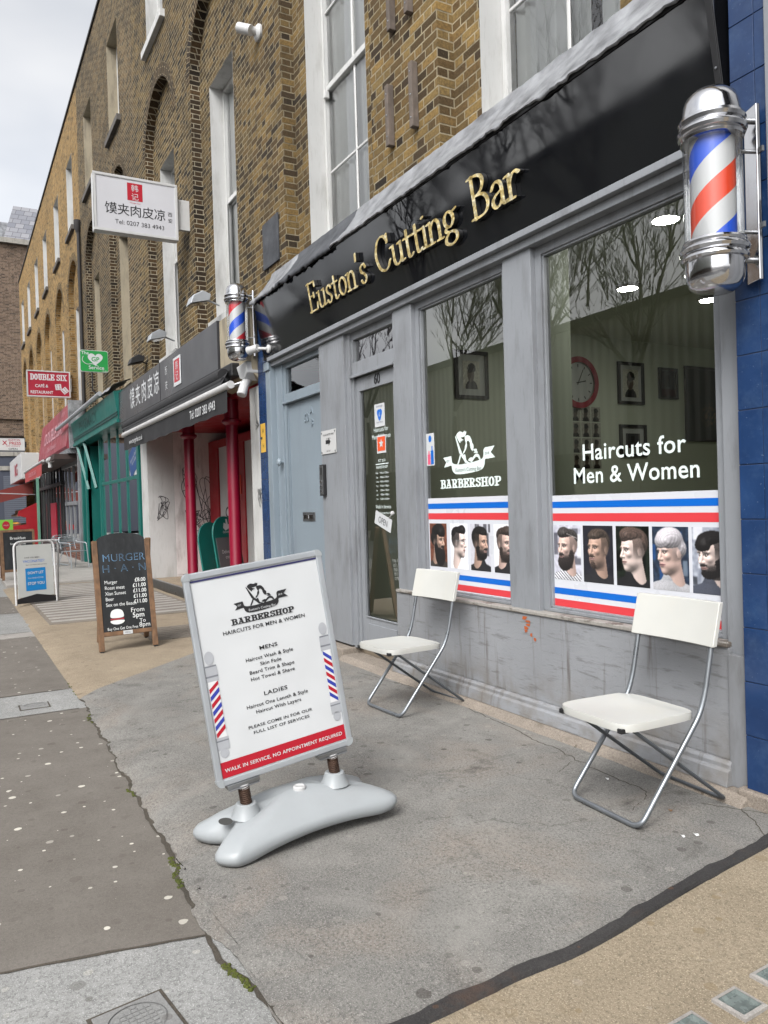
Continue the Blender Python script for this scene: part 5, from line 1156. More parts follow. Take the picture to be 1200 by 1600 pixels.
g = MB(); g.box(-2.42, -2.15, 3.27, 3.5, -.02, .075); o = g.build('pier_foot', G_LIP, bevel=.012); tag(o, 'rough concrete block under the near blue tiled pier', 'block')
q = thing('alarm_sticker', 'small yellow key sticker on the narrow blue tiled pier', 'sticker', (-8.86, 3.34, 2.25))
g = MB(); put_slab(g, FRy(3.343), -8.99, -8.83, 2.17, 2.52, 0, .002); g.build('sheet', plain('yellow_sticker', hx(214, 170, 70), .5), q)
g = MB(); put_rect(g, FRy(3.343), -8.99, -8.93, 2.33, 2.36, .003); put_text(g, FRy(3.343), 'H', -8.90, 2.40, .003, size=.08); put_text(g, FRy(3.343), 'H', -8.90, 2.22, .003, size=.08); g.build('print', M_INK, q)
# next shop's pilaster at the right frame edge
t = thing('neighbour_shopfront', 'pale grey pilaster of the next shop at the right edge of the photo', 'shopfront', (-1.9, 3.3, 0))
g = MB(); g.box(-2.185, -1.80, 3.27, 3.5, .02, 4.6); g.box(-2.187, -1.79, 3.25, 3.27, .02, .35); g.build('pilaster', M_GREY, t, bevel=.005)
g = MB(); g.box(-1.80, 4, 3.42, 3.5, .02, 3.6); g.build('shop_wall', M_GREYD, t)
LRING = Fr((-2.085, 3.27, 2.79), (1, 0, 0), (0, 0, 1)); g = MB(); pts = [LRING(.055 * math.cos(a), .08 * math.sin(a), .012) for a in np.linspace(0, 2 * math.pi, 33)[:-1]]; g.tube(pts, .009, 8, True); g.build('round_emblem', M_WPLAS, t, smooth=50)
g = MB(); g.box(-1.79, 4.0, 3.05, 3.5, 3.3, 4.3); g.build('fascia', M_CHAR, t, bevel=.005)
H0 = house(-2.255, 4.4, [-.55, 2.7], M_OCHRE, M_ARCH_O, M_WHITE, M_WHITE, False, 'ochre brick house beyond the right edge of the photo', ends=(True, True))

# ------------------------------------------------------------------ barber poles
def helix(g, r, z0, z1, turns, seq, n=48, nzs=24, ph=0.0):
    for i in range(n):
        g.cur = seq[(i * len(seq)) // n]
        for j in range(nzs):
            t0, t1 = j / nzs, (j + 1) / nzs; q = lambda a, t: (r * math.cos(2 * math.pi * (a / n + turns * t) + ph), r * math.sin(2 * math.pi * (a / n + turns * t) + ph), z0 + (z1 - z0) * t)
            g.poly([q(i, t0), q(i + 1, t0), q(i + 1, t1), q(i, t1)])
    g.cur = 0
def pole(label, loc, rotz, ph, red):
    q = thing('barber_pole', label, 'barber pole', loc, 'barber poles on the shopfront', rotz)
    B_ = lambda g, nm, m, **k: setattr(g.build(nm, m, None, **k), 'parent', q)
    g = MB(); g.lathe([(0, .945), (.03, .943), (.075, .928), (.108, .90), (.122, .865), (.127, .82), (.128, .805), (.142, .80), (.148, .785), (.142, .77), (.134, .765), (.146, .757), (.152, .742), (.146, .727), (.136, .722), (.140, .712), (.136, .70), (.100, .699)], 0, 0, 40); B_(g, 'top_cap', M_CHROME, smooth=35)
    g = MB(); g.lathe([(.100, .245), (.136, .244), (.141, .234), (.137, .224), (.148, .217), (.154, .203), (.148, .189), (.136, .184), (.145, .176), (.149, .163), (.143, .152), (.130, .148), (.130, .108), (.125, .066), (.110, .034), (.078, .014), (0, .006)], 0, 0, 40); B_(g, 'bottom_cap', M_CHROME, smooth=35)
    g = MB(); g.lathe([(.128, .244), (.128, .70)], 0, 0, 48); g.f = [f for f in g.f if len(f) == 4]; g.m = g.m[:len(g.f)]; B_(g, 'glass_tube', M_CLEAR, smooth=60)
    g = MB(); helix(g, .099, .225, .72, 1.0, (0, 1, 2, 1), ph=ph); B_(g, 'striped_cylinder', [M_SBLUE, M_SWHITE, red], smooth=60, recalc=False)
    g = MB(); g.box(-.050, .050, .185, .205, .06, .86); B_(g, 'back_plate', M_CHROME, bevel=.004)
    for zz in (.80, .66, .29, .16): g = MB(); g.tube([(0, .10 if zz in (.80, .16) else .13, zz), (0, .188, zz)], .014 if zz in (.80, .16) else .009, 10); B_(g, 'stud', M_STEEL, smooth=40)
    for zz in (.64, .30): g = MB(); g.box(.050, .085, .188, .200, zz - .012, zz + .012); B_(g, 'bracket', M_STEEL)
    return q
pole('large chrome barber pole with red, white and blue stripes on the near blue tiled pier', (-2.335, 3.095, 2.412), R(-24), R(312), M_SRED)
pole('chrome barber pole at the far end of the black fascia, beside the takeaway', (-9.03, 3.10, 3.285), R(-12), R(140), M_SRED2)
q = thing('security_camera', 'small white bullet camera under the far end of the fascia', 'camera', (-8.62, 3.3, 3.36))
g = MB(); lathe_y(g, [(.05, 0), (.05, .018), (.036, .03), (0, .034)], -8.55, 3.36, 20, 3.318); g.tube([(-8.55, 3.29, 3.36), (-8.60, 3.24, 3.37), (-8.65, 3.20, 3.37)], .018, 10); g.build('mount', M_WPLAS, q, smooth=40)
g = MB(); g.tube([(-8.63, 3.21, 3.38), (-8.74, 3.14, 3.362)], .046, 16); g.tube([(-8.736, 3.143, 3.363), (-8.752, 3.134, 3.360)], .053, 16); g.build('body', M_WPLAS, q, smooth=40)
g = MB(); g.tube([(-8.750, 3.135, 3.360), (-8.760, 3.129, 3.358)], .042, 16); g.build('lens', M_BLACKM, q)

# ------------------------------------------------------------------ folding chairs
def make_chair(label, loc, rot):
    q = thing('folding_chair', label, 'chair', loc, 'white folding chairs outside the barber shop', rot)
    B_ = lambda g, nm, m, **k: setattr(g.build(nm, m, None, **k), 'parent', q)
    w_ = .232; r = .0125
    # frame A: front foot bar, up past the seat's back edge to the backrest
    for s in (-1,): pass
    pts = [(-w_, .225, .93), (-w_, .142, .56), (-w_, .105, .465), (-w_, -.285, .014), (w_, -.285, .014), (w_, .105, .465), (w_, .142, .56), (w_, .225, .93)]
    g = MB(); g.tube(rounded(pts, .055, 7), r, 10); B_(g, 'front_frame', M_TUBE, smooth=50)
    wr = .205; pts = [(-wr, -.295, .452), (-wr, .300, .020), (wr, .300, .020), (wr, -.295, .452)]
    g = MB()
    g.tube(rounded(pts, .05, 7), .0125, 8, sq=.75); B_(g, 'rear_frame', M_TUBED, smooth=50)
    # seat: shallow dished plastic pan with a lip
    n = 14; g = MB(); P = []; Fc = []
    def sh(u, v):
        e_ = max(abs(u), abs(v)); x = u * .238 * (1 - .05 * (v + 1) / 2); y = -.365 + (v + 1) / 2 * .475
        rx = abs(u) ** 6 + abs(v) ** 6; k = (1 / max(1e-6, rx)) ** (1 / 6.) if rx > 1 else 1; x *= k; y = -.1275 + (y + .1275) * k
        return x, y
    for j in range(n + 1):
        for i in range(n + 1):
            u, v = -1 + 2 * i / n, -1 + 2 * j / n; x, y = sh(u, v); z = .482 - .010 * (1 - u * u) * (1 - v * v) - .006 * (v > .8)
            P.append((x, y, z))
    W = n + 1; Fc = [(j * W + i, j * W + i + 1, (j + 1) * W + i + 1, (j + 1) * W + i) for j in range(n) for i in range(n)]
    ring = [i for i in range(W)] + [j * W + n for j in range(1, W)] + [n * W + i for i in range(n - 1, -1, -1)] + [j * W for j in range(n - 1, 0, -1)]
    k0 = len(P)
    for dz, sc in ((-.014, 1.008), (-.036, 1.0)):
        P += [(P[i][0] * sc, -.1275 + (P[i][1] + .1275) * sc, P[i][2] + dz) for i in ring]
    m_ = len(ring); Fc += [(ring[i], k0 + i, k0 + (i + 1) % m_, ring[(i + 1) % m_]) for i in range(m_)] + [(k0 + i, k0 + m_ + i, k0 + m_ + (i + 1) % m_, k0 + (i + 1) % m_) for i in range(m_)]
    k1 = len(P); P += [(P[i][0] * .93, -.1275 + (P[i][1] + .1275) * .93, P[i][2] - .030) for i in ring]; Fc += [(k0 + m_ + i, k1 + i, k1 + (i + 1) % m_, k0 + m_ + (i + 1) % m_) for i in range(m_)]; Fc.append(tuple(k1 + i for i in range(m_)))
    g.mesh(P, Fc); B_(g, 'seat', M_CHAIR, smooth=40)
    for s in (-1, 1): g = MB(); g.box(s * .200 - .014, s * .200 + .014, -.362, -.30, .440, .462); B_(g, 'hinge', M_BLACKM, bevel=.003)
    # backrest: slightly curved board between the uprights
    g = MB(); n = 12; P = []
    for i in range(n + 1):
        u = -1 + 2 * i / n; x = u * .262; dy = -.020 * (u * u) + .012
        for zz in (.775, .79, .965, .982): P.append((x, .215 + (zz - .88) * .25 + dy - (.014), zz)); 
        for zz in (.982, .965, .79, .775): P.append((x, .215 + (zz - .88) * .25 + dy + .014, zz))
    g.mesh(P, [(i * 8 + j, i * 8 + (j + 1) % 8, (i + 1) * 8 + (j + 1) % 8, (i + 1) * 8 + j) for i in range(n) for j in range(8)] + [tuple(range(8)), tuple(range(n * 8 + 7, n * 8 - 1, -1))]); B_(g, 'backrest', M_CHAIR, bevel=.004, smooth=40)
    return q
make_chair('white folding chair nearer the camera, in front of the right window', (-2.655, 2.925, .004), R(-3))
make_chair('white folding chair farther away, in front of the shop door pilaster', (-4.85, 2.945, .002), R(3))

# ------------------------------------------------------------------ floor sign on springs
C0 = Vector((-3.35, 1.258, .7795)); SF_ = Fr(C0, (-.013, .993, .114), (-.073, -.115, .991))
t = thing('pavement_sign', 'tilted white barber price sign on springs with a grey plastic base', 'sign', (-3.33, 1.36, 0))
W_, H_ = .338, .475
g = MB(); b = .030
def bar(a0, a1, b0, b1): put_slab(g, SF_, a0, a1, b0, b1, -.012, .014)
bar(-W_ + .022, W_ - .022, H_ - b, H_); bar(-W_ + .022, W_ - .022, -H_, -H_ + b); bar(-W_, -W_ + b, -H_ + .022, H_ - .022); bar(W_ - b, W_, -H_ + .022, H_ - .022)
g.build('panel_frame', M_ALU, t, bevel=.006, seg=3)
g = MB()
for sx in (-1, 1):
    for sy in (-1, 1):
        o_ = (sx * (W_ - .024), sy * (H_ - .024)); arc = [(o_[0] + sx * .0255 * math.cos(a), o_[1] + sy * .0255 * math.sin(a)) for a in np.linspace(0, math.pi / 2, 9)] + [(o_[0] - sx * .007, o_[1] + sy * .0255), (o_[0] - sx * .007, o_[1] - sy * .007), (o_[0] + sx * .0255, o_[1] - sy * .007)]
        g.prism(arc, lambda a, b_: SF_(a, b_, -.014), lambda a, b_: SF_(a, b_, .016))
g.build('corner_cap', M_GPLAS, t, bevel=.002)
g = MB(); put_slab(g, SF_, -W_ + b, W_ - b, -H_ + b, H_ - b, -.010, .004)
g.build('backing', M_GPLAS, t)
g = MB(); n, m_ = 40, 56; P = []
for j in range(m_ + 1):
    for i in range(n + 1):
        a, c_ = -.309 + .618 * i / n, -.4455 + .891 * j / m_; e_ = min(i, n - i) / 6.0 if min(i, n - i) < 6 else 1
        P.append(SF_(a, c_, .0052 + .0016 * mnoise.fractal(Vector((a * 5, c_ * 5, 2)), 1, 2, 3) * e_))
g.mesh(P, [(j * (n + 1) + i, j * (n + 1) + i + 1, (j + 1) * (n + 1) + i + 1, (j + 1) * (n + 1) + i) for j in range(m_) for i in range(n)])
pst = g.build('poster', M_PAPER, t, smooth=60, recalc=False)
CZ = .0078
g = MB(); put_rect(g, SF_, -.308, .308, .4325, .4405, CZ); g.build('navy_line', M_NAVY, pst, recalc=False)
g = MB(); put_rect(g, SF_, -.308, .308, -.441, -.371, CZ); g.build('red_band', M_REDP, pst, recalc=False)
g, g2 = MB(), MB(); put_logo(g, g2, SF_, .003, .286, .265, CZ); put_word(g, SF_, 'BARBERSHOP', -.155, .155, .210, .027, SLAB, .125, .07, 0.0, CZ); g.build('logo', M_INK, pst); g2.build('ribbon_writing', M_PAPER, pst)
def fit(g, s, x0, x1, z, size, c, bold=.0, fr=SF_):
    vs, fs = text_geo(s, size=size, bold=bold, align='LEFT', space=1.06); a, b_ = min(v[0] for v in vs), max(v[0] for v in vs); k = (x1 - x0) / (b_ - a); g.mesh([fr(x0 + (p - a) * k, z + q_, c) for p, q_, r in vs], fs)
g = MB()
for s, x0, x1, z, sz in (('HAIRCUTS FOR MEN & WOMEN', -.199, .203, .175, .024), ('MENS', -.043, .045, .074, .025), ('Haircut Wash & Style', -.116, .116, .034, .0225), ('Skin Fade', -.052, .052, .004, .0225), ('Beard Trim & Shape', -.108, .112, -.026, .0225), ('Hot Towel & Shave', -.107, .109, -.056, .0225), ('LADIES', -.057, .058, -.133, .025), ('Haircut One Length & Style', -.148, .155, -.174, .0225), ('Haircut With Layers', -.108, .115, -.204, .0225), ('PLEASE COME IN FOR OUR', -.155, .162, -.263, .0185), ('FULL LIST OF SERVICES', -.135, .142, -.290, .0185)):
    fit(g, s, x0, x1, z, sz, CZ, .014)
g.build('price_text', M_INK, pst)
g = MB(); fit(g, 'WALK IN SERVICE, NO APPOINTMENT REQUIRED', -.293, .291, -.417, .023, CZ + .001, .014); g.build('band_text', M_PAPER, pst)
M_GRAD = paint('printed_chrome', hx(158, 160, 164), .4, .05, 20., 0)
M_GRADD = paint('printed_chrome_dark', hx(112, 114, 120), .4, .05, 20., 0)
for x0, x1, zz in ((-.308, -.252, -.262), (.256, .308, -.254)):     # printed barber poles, cut by the frame
    gw, gb, gr, gc, gd = MB(), MB(), MB(), MB(), MB(); h = .25; z1 = zz + h
    put_rect(gw, SF_, x0 + .006, x1 - .006, zz, z1, CZ)
    for k in range(-1, 8):
        for gg, off in ((gr, 0.0), (gb, .5)):
            za = zz + (k + off) * .066; q_ = []
            for xx, zq in ((x0 + .006, za), (x1 - .006, za + .036 * (1 if x0 < 0 else -1)), (x1 - .006, za + .020 + .036 * (1 if x0 < 0 else -1)), (x0 + .006, za + .020)): q_.append((xx, min(z1, max(zz, zq))))
            if max(p[1] for p in q_) - min(p[1] for p in q_) > .004 and len({p for p in q_}) == 4: gg.poly([SF_(a, c_, CZ + .001) for a, c_ in q_])
    for (a, b_, c_, d_) in ((0, 0, -.012, 0), (-.0, 0, -.055, -.018)):
        put_rect(gc, SF_, x0, x1, zz + c_, zz + d_, CZ)
    put_rect(gd, SF_, x0, x1, zz - .018, zz - .012, CZ)
    gc.poly([SF_((x0 + x1) / 2 + .02 * math.cos(a), zz - .07 + .022 * math.sin(a), CZ) for a in np.linspace(0, 6.283, 20)[:-1]])
    put_rect(gc, SF_, x0, x1, z1, z1 + .018, CZ); put_rect(gd, SF_, x0, x1, z1 + .018, z1 + .026, CZ); put_rect(gc, SF_, x0, x1, z1 + .026, z1 + .064, CZ); put_rect(gd, SF_, x0 + .002, x1 - .002, z1 + .064, z1 + .071, CZ)
    gc.poly([SF_((x0 + x1) / 2 + .021 * math.cos(a), z1 + .104 + .030 * math.sin(a), CZ) for a in np.linspace(0, 6.283, 24)[:-1]])
    gw.build('pole_print', M_SWHITE, pst, recalc=False); gb.build('pole_print', plain('print_blue', hx(46, 58, 150), .4), pst, recalc=False); gr.build('pole_print', M_REDP, pst, recalc=False); gc.build('pole_print', M_GRAD, pst, recalc=False); gd.build('pole_print', M_GRADD, pst, recalc=False)
# springs and brackets
for sgn in (-1, 1):
    g = MB(); put_slab(g, SF_, sgn * .222 - .075, sgn * .222 + .075, -H_ - .018, -H_ + .001, -.020, .022); put_slab(g, SF_, sgn * .222 - .07, sgn * .222 + .07, -H_ - .024, -H_ - .018, -.010, .030); g.build('clamp', M_STEEL, t, bevel=.002)
    g = MB(); top = SF_(sgn * .222, -H_ - .020, .004); bot = SF_(sgn * .222, -H_ - .115, .004)
    hp = []; n = 11 * 14
    for i in range(n + 1):
        a = 2 * math.pi * i / 14; p = top.lerp(bot, i / n); hp.append(p + SF_.u * .023 * math.cos(a) + SF_.n * .023 * math.sin(a))
    g.tube(hp, .0042, 6); g.tube([top, bot], .017, 12); g.build('spring', M_RUST, t, smooth=50)
    g = MB(); g.tube([top + SF_.v * .004, top - SF_.v * .014], .026, 16); g.build('spring_cap', M_WPLAS, t, smooth=40)
# base
BA = R(5); BO = Vector((-3.335, 1.36, .004)); ca, sa = math.cos(BA), math.sin(BA); RL = .045
def bl(a, b_, z):     # a along +y, b towards the street (+x side), z up
    z2 = z + a * RL
    a *= .96; b_ *= .96
    return (BO.x + b_ * ca - a * sa * 1.0, BO.y + a * ca + b_ * sa, BO.z + z2 + (.020 if z < .2 else .020))
OUT = cm([(-.43, .225), (-.36, .232), (-.20, .215), (0, .205), (.20, .208), (.36, .218), (.445, .205), (.475, .15), (.45, .07), (.425, 0), (.435, -.08), (.455, -.14), (.42, -.185), (.3, -.188), (0, -.185), (-.3, -.192), (-.42, -.205), (-.465, -.165), (-.44, -.09), (-.385, -.01), (-.43, .08), (-.48, .145)], 5, True)
g = MB(); P = []; n = len(OUT)
PROF = [(.90, 0.0, 1), (.965, .004, 1), (1.0, .028, 0), (.995, .046, 0), (.96, .070, 0), (.88, .098, 0), (.74, .126, 0), (.57, .150, 0), (.38, .166, 0), (.18, .172, 0)]
for k, z, under in PROF:
    for a, b_ in OUT:
        arch = .022 * max(0, 1 - (a / .36) ** 2) * (1 if under or z < .05 else max(0, 1 - z / .12)); crown = 1.0 - .36 * max(0, (abs(a) - .18) / .28) ** 1.4 if z > .05 else 1.0
        zz = z if z <= .05 else .05 + (z - .05) * max(.25, crown)
        kb = k if z <= .09 else k * (.92)
        P.append(bl(a * (k if k > .9 else .90 * (k / .9) ** .55), b_ * kb - .02 * (1 - k), zz + arch))
Fc = [(r_ * n + i, r_ * n + (i + 1) % n, (r_ + 1) * n + (i + 1) % n, (r_ + 1) * n + i) for r_ in range(len(PROF) - 1) for i in range(n)]
Fc += [tuple((len(PROF) - 1) * n + i for i in range(n)), tuple(reversed(range(n)))]
g.mesh(P, Fc); g.build('base', M_GPLAS, t, smooth=60)
for sgn in (-1, 1):
    bot = SF_(sgn * .222, -H_ - .098, .004); g = MB(); g.lathe([(.070, bot.z - .06), (.056, bot.z - .035), (.048, bot.z - .012), (.046, bot.z - .004), (.040, bot.z), (.030, bot.z - .002), (0, bot.z - .006)], bot.x, bot.y, 28); g.build('spring_socket', M_GPLAS, t, smooth=40)
g = MB(); c_ = bl(0, .03, .174); g.lathe([(.030, c_[2] - .02), (.030, c_[2] + .004), (.024, c_[2] + .009), (.02, c_[2] + .006), (0, c_[2] + .006)], c_[0], c_[1], 20); g.build('filler_cap', M_WPLAS, t, smooth=40)
g = MB(); c_ = bl(-.352, .02, .094); hl = [bl(-.372 + .030 * math.cos(a), .01 + .045 * math.sin(a), .118) for a in np.linspace(0, 6.283, 20)[:-1]]; g.poly(hl); g.build('handle_hole', M_DARKR, t, recalc=False)
M_SPRAY = plain('spray_paint', hx(66, 64, 66), 0.7)
# ------------------------------------------------------------------ takeaway shop with crimson columns
t = thing('takeaway_shopfront', 'takeaway shopfront with white pilasters, crimson columns and recessed red entrance', 'shopfront', (-12.6, 3.4, 0))
g = MB(); g.box(-9.46, -9.03, 3.38, 3.9, 0, 3.02); g.build('pilaster', M_WHITE, t, bevel=.006)
g = MB(); g.box(-16.05, -15.5, 3.38, 3.9, 0, 3.3); g.build('pilaster', M_WHITE, t, bevel=.006)
g = MB(); g.box(-10.28, -9.035, 3.27, 3.5, 3.17, 4.06); g.prx([(3.27, 3.17), (3.5, 3.17), (3.5, 3.05), (3.44, 3.06), (3.35, 3.10)], -10.28, -9.035); g.build('corbel', M_BUFF, t, bevel=.012)
g = MB(); g.box(-15.62, -15.5, 3.9, 5.4, 0, 3.3); g.quad((-15.49, 3.9, 0.2), (-15.49, 5.4, 0.2), (-15.49, 5.4, 3.2), (-15.49, 3.9, 3.2)); g.build('side_wall', paint('grubby_white_wall', hx(206, 202, 200), .7, .06, 1.2, .15, hx(120, 110, 106), .6), t, recalc=False)
g = MB(); g.box(-9.5, -9.4, 3.9, 5.4, 0, 3.3); g.build('side_wall', M_RED, t)
g = MB(); g.box(-16.05, -9.03, 3.6, 5.5, 3.05, 3.15); g.box(-16.05, -9.03, 3.42, 3.6, 3.02, 3.42); g.build('soffit', M_RED, t)
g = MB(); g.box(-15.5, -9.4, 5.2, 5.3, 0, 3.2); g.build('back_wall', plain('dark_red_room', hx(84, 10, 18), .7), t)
g = MB(); g.box(-15.5, -9.46, 3.38, 5.3, -.02, .16); g.build('step', G_TAN2, t, bevel=.008)
g = MB()
for k in range(10): g.box(-15.5, -9.46, 3.368, 3.38, .008 + k * .015, .008 + k * .015 + .009)
g.box(-15.5, -9.46, 3.36, 3.42, .16, .17); g.build('step_nosing', M_STEEL, t)
# red door frame and panels
def rbox(x0, x1, z0, z1, y=4.62, d=.08): g.box(x0, x1, y, y + d, z0, z1)
g = MB(); rbox(-15.5, -14.9, .16, 2.85); rbox(-14.9, -12.9, 2.7, 2.85); rbox(-13.9, -13.35, .16, 2.7); rbox(-12.9, -12.6, .16, 2.85); rbox(-14.9, -13.9, .16, .5); rbox(-12.6, -9.5, 2.6, 2.85); g.build('entrance_frame', M_RED, t, bevel=.006)
g = MB(); rbox(-14.9, -13.9, .5, 2.7, 4.65, .03); rbox(-13.35, -12.9, .5, 2.7, 4.65, .03); g.build('entrance_panel', M_WPLAS, t)
g = MB(); rbox(-12.58, -9.5, .16, .95, 4.7, .3); g.build('counter', M_DRED, t); g = MB(); rbox(-12.58, -9.5, .95, 1.0, 4.62, .4); g.build('counter_top', M_WOODB, t)
g = MB(); g.box(-14.88, -14.4, 4.5, 4.62, .55, 1.25); g.build('post_box', M_RED, t, bevel=.01)
g = MB(); rbox(-14.1, -13.5, 1.75, 2.1, 4.60, .015); g.build('sticker', plain('red_orange_sticker', hx(206, 70, 50), .5), t)
DK = FRy(4.645); g = MB(); g.disc(DK(-14.4, 1.42, .002), (.16, 0, 0), (0, 0, .11), 24); g.build('round_sticker', M_INK, t, recalc=False); g = MB(); g.disc(DK(-14.4, 1.42, .005), (.10, 0, 0), (0, 0, .07), 24); g.build('round_sticker', M_PAPER, t, recalc=False)
for x, lb in ((-12.70, 'left'), (-10.45, 'right')):
    g = MB(); g.lathe([(.125, .17), (.125, .20), (.095, .22), (.085, .24), (.085, 2.66), (.10, 2.67), (.135, 2.70), (.135, 2.73), (.10, 2.75), (.10, 3.04)], x, 3.46, 24); g.build('column', M_MAROON, t, smooth=35)
    g = MB(); g.lathe([(.088, .30), (.112, .305), (.112, .325), (.088, .33)], x, 3.46, 24); g.lathe([(.088, .40), (.105, .405), (.105, .42), (.088, .425)], x, 3.46, 24); g.build('column_ring', M_CHROME, t, smooth=35)
# graffiti: spray strokes on the white walls
def graffiti(fr, cx, cz, w_, h_, seed, n=5):
    rg = np.random.default_rng(seed); g = MB()
    for k in range(n):
        pts = [(cx + w_ * (rg.random() - .5), cz + h_ * (rg.random() - .5)) for _ in range(5)]; c_ = cm(pts, 5)
        for (a, b), (c, d) in zip(c_[:-1], c_[1:]):
            L_ = math.hypot(c - a, d - b) + 1e-6; nx, nz_ = -(d - b) / L_ * .006, (c - a) / L_ * .006
            g.poly([fr(a + nx, b + nz_, .004), fr(c + nx, d + nz_, .004 + k * .0002), fr(c - nx, d - nz_, .004 + k * .0002), fr(a - nx, b - nz_, .004)])
    return g
FL_ = Fr((-15.49, 0, 0), (0, 1, 0), (0, 0, 1)); FP_ = Fr((-15.5, 0, 0), (0, 1, 0), (0, 0, 1))
for (fr, a, b, w_, h_, sd) in ((FL_, 4.2, 1.95, .35, .8, 1), (FL_, 4.55, 1.55, .5, 1.2, 5), (FP_, 3.66, 1.55, .30, .55, 2), (FL_, 4.3, 1.25, .4, .5, 3)):
    graffiti(fr, a, b, w_, h_, sd).build('graffiti', M_SPRAY, t, recalc=False)
FPR = FRy(3.38); graffiti(FPR, -9.18, 1.62, .14, .25, 7, 3).build('graffiti', M_STEEL, t, recalc=False); graffiti(FPR, -9.2, 2.55, .16, .22, 8, 2).build('graffiti', M_STEEL, t, recalc=False)
# fascia
q = thing('shop_sign', 'charcoal box fascia with white Chinese characters and a red seal', 'sign', (-13.8, 3.3, 3.4))
g = MB(); g.box(-17.38, -10.28, 3.235, 3.5, 3.39, 4.07); g.build('panel', M_CHAR, q, bevel=.004)
g = MB(); g.box(-13.61, -13.59, 3.231, 3.235, 3.39, 4.07); g.box(-17.38, -10.28, 3.228, 3.235, 3.39, 3.405); g.build('joint', M_BLACKM, q)
CF = FRy(3.2335); g = MB()
for ch, x in zip('馍夹肉皮凉', (-15.95, -15.42, -14.88, -14.36, -13.86)): put_text(g, CF, ch, x, 3.60, .002, size=.44, bold=.006)
put_text(g, CF, '西', -13.15, 3.80, .002, size=.16); put_text(g, CF, '安', -13.15, 3.55, .002, size=.16); g.build('characters', M_PAPER, q)
g = MB(); put_slab(g, CF, -12.62, -12.18, 3.50, 3.96, .001, .012); g.build('seal_plate', M_PAPER, q, bevel=.004)
g = MB(); put_rect(g, CF, -12.57, -12.23, 3.56, 3.92, .013); g.build('seal', M_REDP, q, recalc=False)
g = MB(); put_text(g, CF, '韩', -12.40, 3.76, .014, size=.16); put_text(g, CF, '记', -12.40, 3.60, .014, size=.16); g.build('seal_characters', M_PAPER, q)
# awning, half wound in
q = thing('shop_awning', 'black half rolled awning with white phone number under the charcoal fascia', 'awning', (-12, 3.1, 2.7))
g = MB(); g.box(-16.4, -9.5, 3.16, 3.42, 3.18, 3.36); g.build('cassette', M_BLACKM, q, bevel=.02)
g = MB(); g.poly([(-16.2, 3.2, 3.30), (-9.7, 3.2, 3.30), (-9.0, 2.86, 2.98), (-15.0, 2.86, 2.98)]); g.tube([(-16.0, 3.1, 3.2), (-9.6, 3.1, 3.2)], .09, 12); g.tube([(-15.6, 3.0, 3.08), (-9.3, 3.0, 3.08)], .05, 10); g.build('cloth_roll', M_AWN, q, smooth=50, recalc=False)
g = MB(); g.tube([(-14.98, 2.86, 2.93), (-8.62, 2.86, 2.93)], .045, 14); g.build('front_bar', M_WPLAS, q, smooth=40)
g = MB(); n = 60; P = []
for i in range(n + 1):
    x = -14.95 + 6.2 * i / n
    for zz in (2.90, 2.78, 2.64): P.append((x, 2.855 + .012 * math.sin(i * .9) * (2.9 - zz) / .26, zz - (.012 * abs(math.sin(i * .45)) if zz < 2.7 else 0)))
g.mesh(P, [(i * 3 + j, i * 3 + j + 1, (i + 1) * 3 + j + 1, (i + 1) * 3 + j) for i in range(n) for j in range(2)]); g.build('valance', M_AWN, q, smooth=50, recalc=False)
AF = FRy(2.838); g = MB(); put_text(g, AF, 'Tel: 0207 383 4943', -9.75, 2.71, .002, size=.155, bold=.01, sx=.95); put_text(g, AF, 'www.murgerhan.co.uk', -13.85, 2.71, .002, size=.125, bold=.006, sx=.95); g.build('lettering', M_PAPER, q)
g = MB(); g.pry([(-9.42, 3.28), (-9.05, 3.30), (-9.03, 3.16), (-9.16, 3.08), (-9.3, 3.12)], 3.20, 3.42); g.tube([(-9.25, 3.3, 3.12), (-9.12, 3.2, 3.02), (-9.08, 3.14, 2.88)], [.055, .055, .06], 12); g.build('arm_housing', M_WPLAS, q, bevel=.012, smooth=40)
g = MB(); g.tube([(-9.4, 3.3, 3.1), (-9.6, 2.98, 2.98), (-8.75, 2.87, 2.92)], .025, 8); g.build('folding_arm', M_STEEL, q, smooth=40)
# flood lamps above the fascia
for x, y, z, m, lb in ((-10.95, 3.2, 4.52, M_ALU, 'silver flood lamp over the charcoal fascia, nearer the barber pole'), (-13.55, 3.2, 4.52, M_ALU, 'silver flood lamp over the charcoal fascia, below the white window reveal'), (-15.75, 3.3, 4.5, M_BLACKM, 'small black flood lamp over the far end of the charcoal fascia')):
    k = thing('flood_lamp', lb, 'lamp', (x, 3.5, z), 'flood lamps over the charcoal fascia')
    g = MB(); g.tube([(x, 3.5, z - .06), (x, 3.38, z - .02), (x, y + .12, z)], .014, 8); g.build('arm', m, k, smooth=40)
    g = MB(); g.prx([(y - .16, z - .10), (y - .12, z + .02), (y + .02, z + .10), (y + .14, z + .06), (y + .12, z - .03)], x - .13, x + .13); g.build('head', m, k, bevel=.01)
    g = MB(); g.quad((x - .11, y - .15, z - .106), (x + .11, y - .15, z - .106), (x + .11, y + .10, z - .045), (x - .11, y + .10, z - .045)); g.build('lens', M_CHROME if m is M_ALU else M_BLACKM, k, recalc=False)

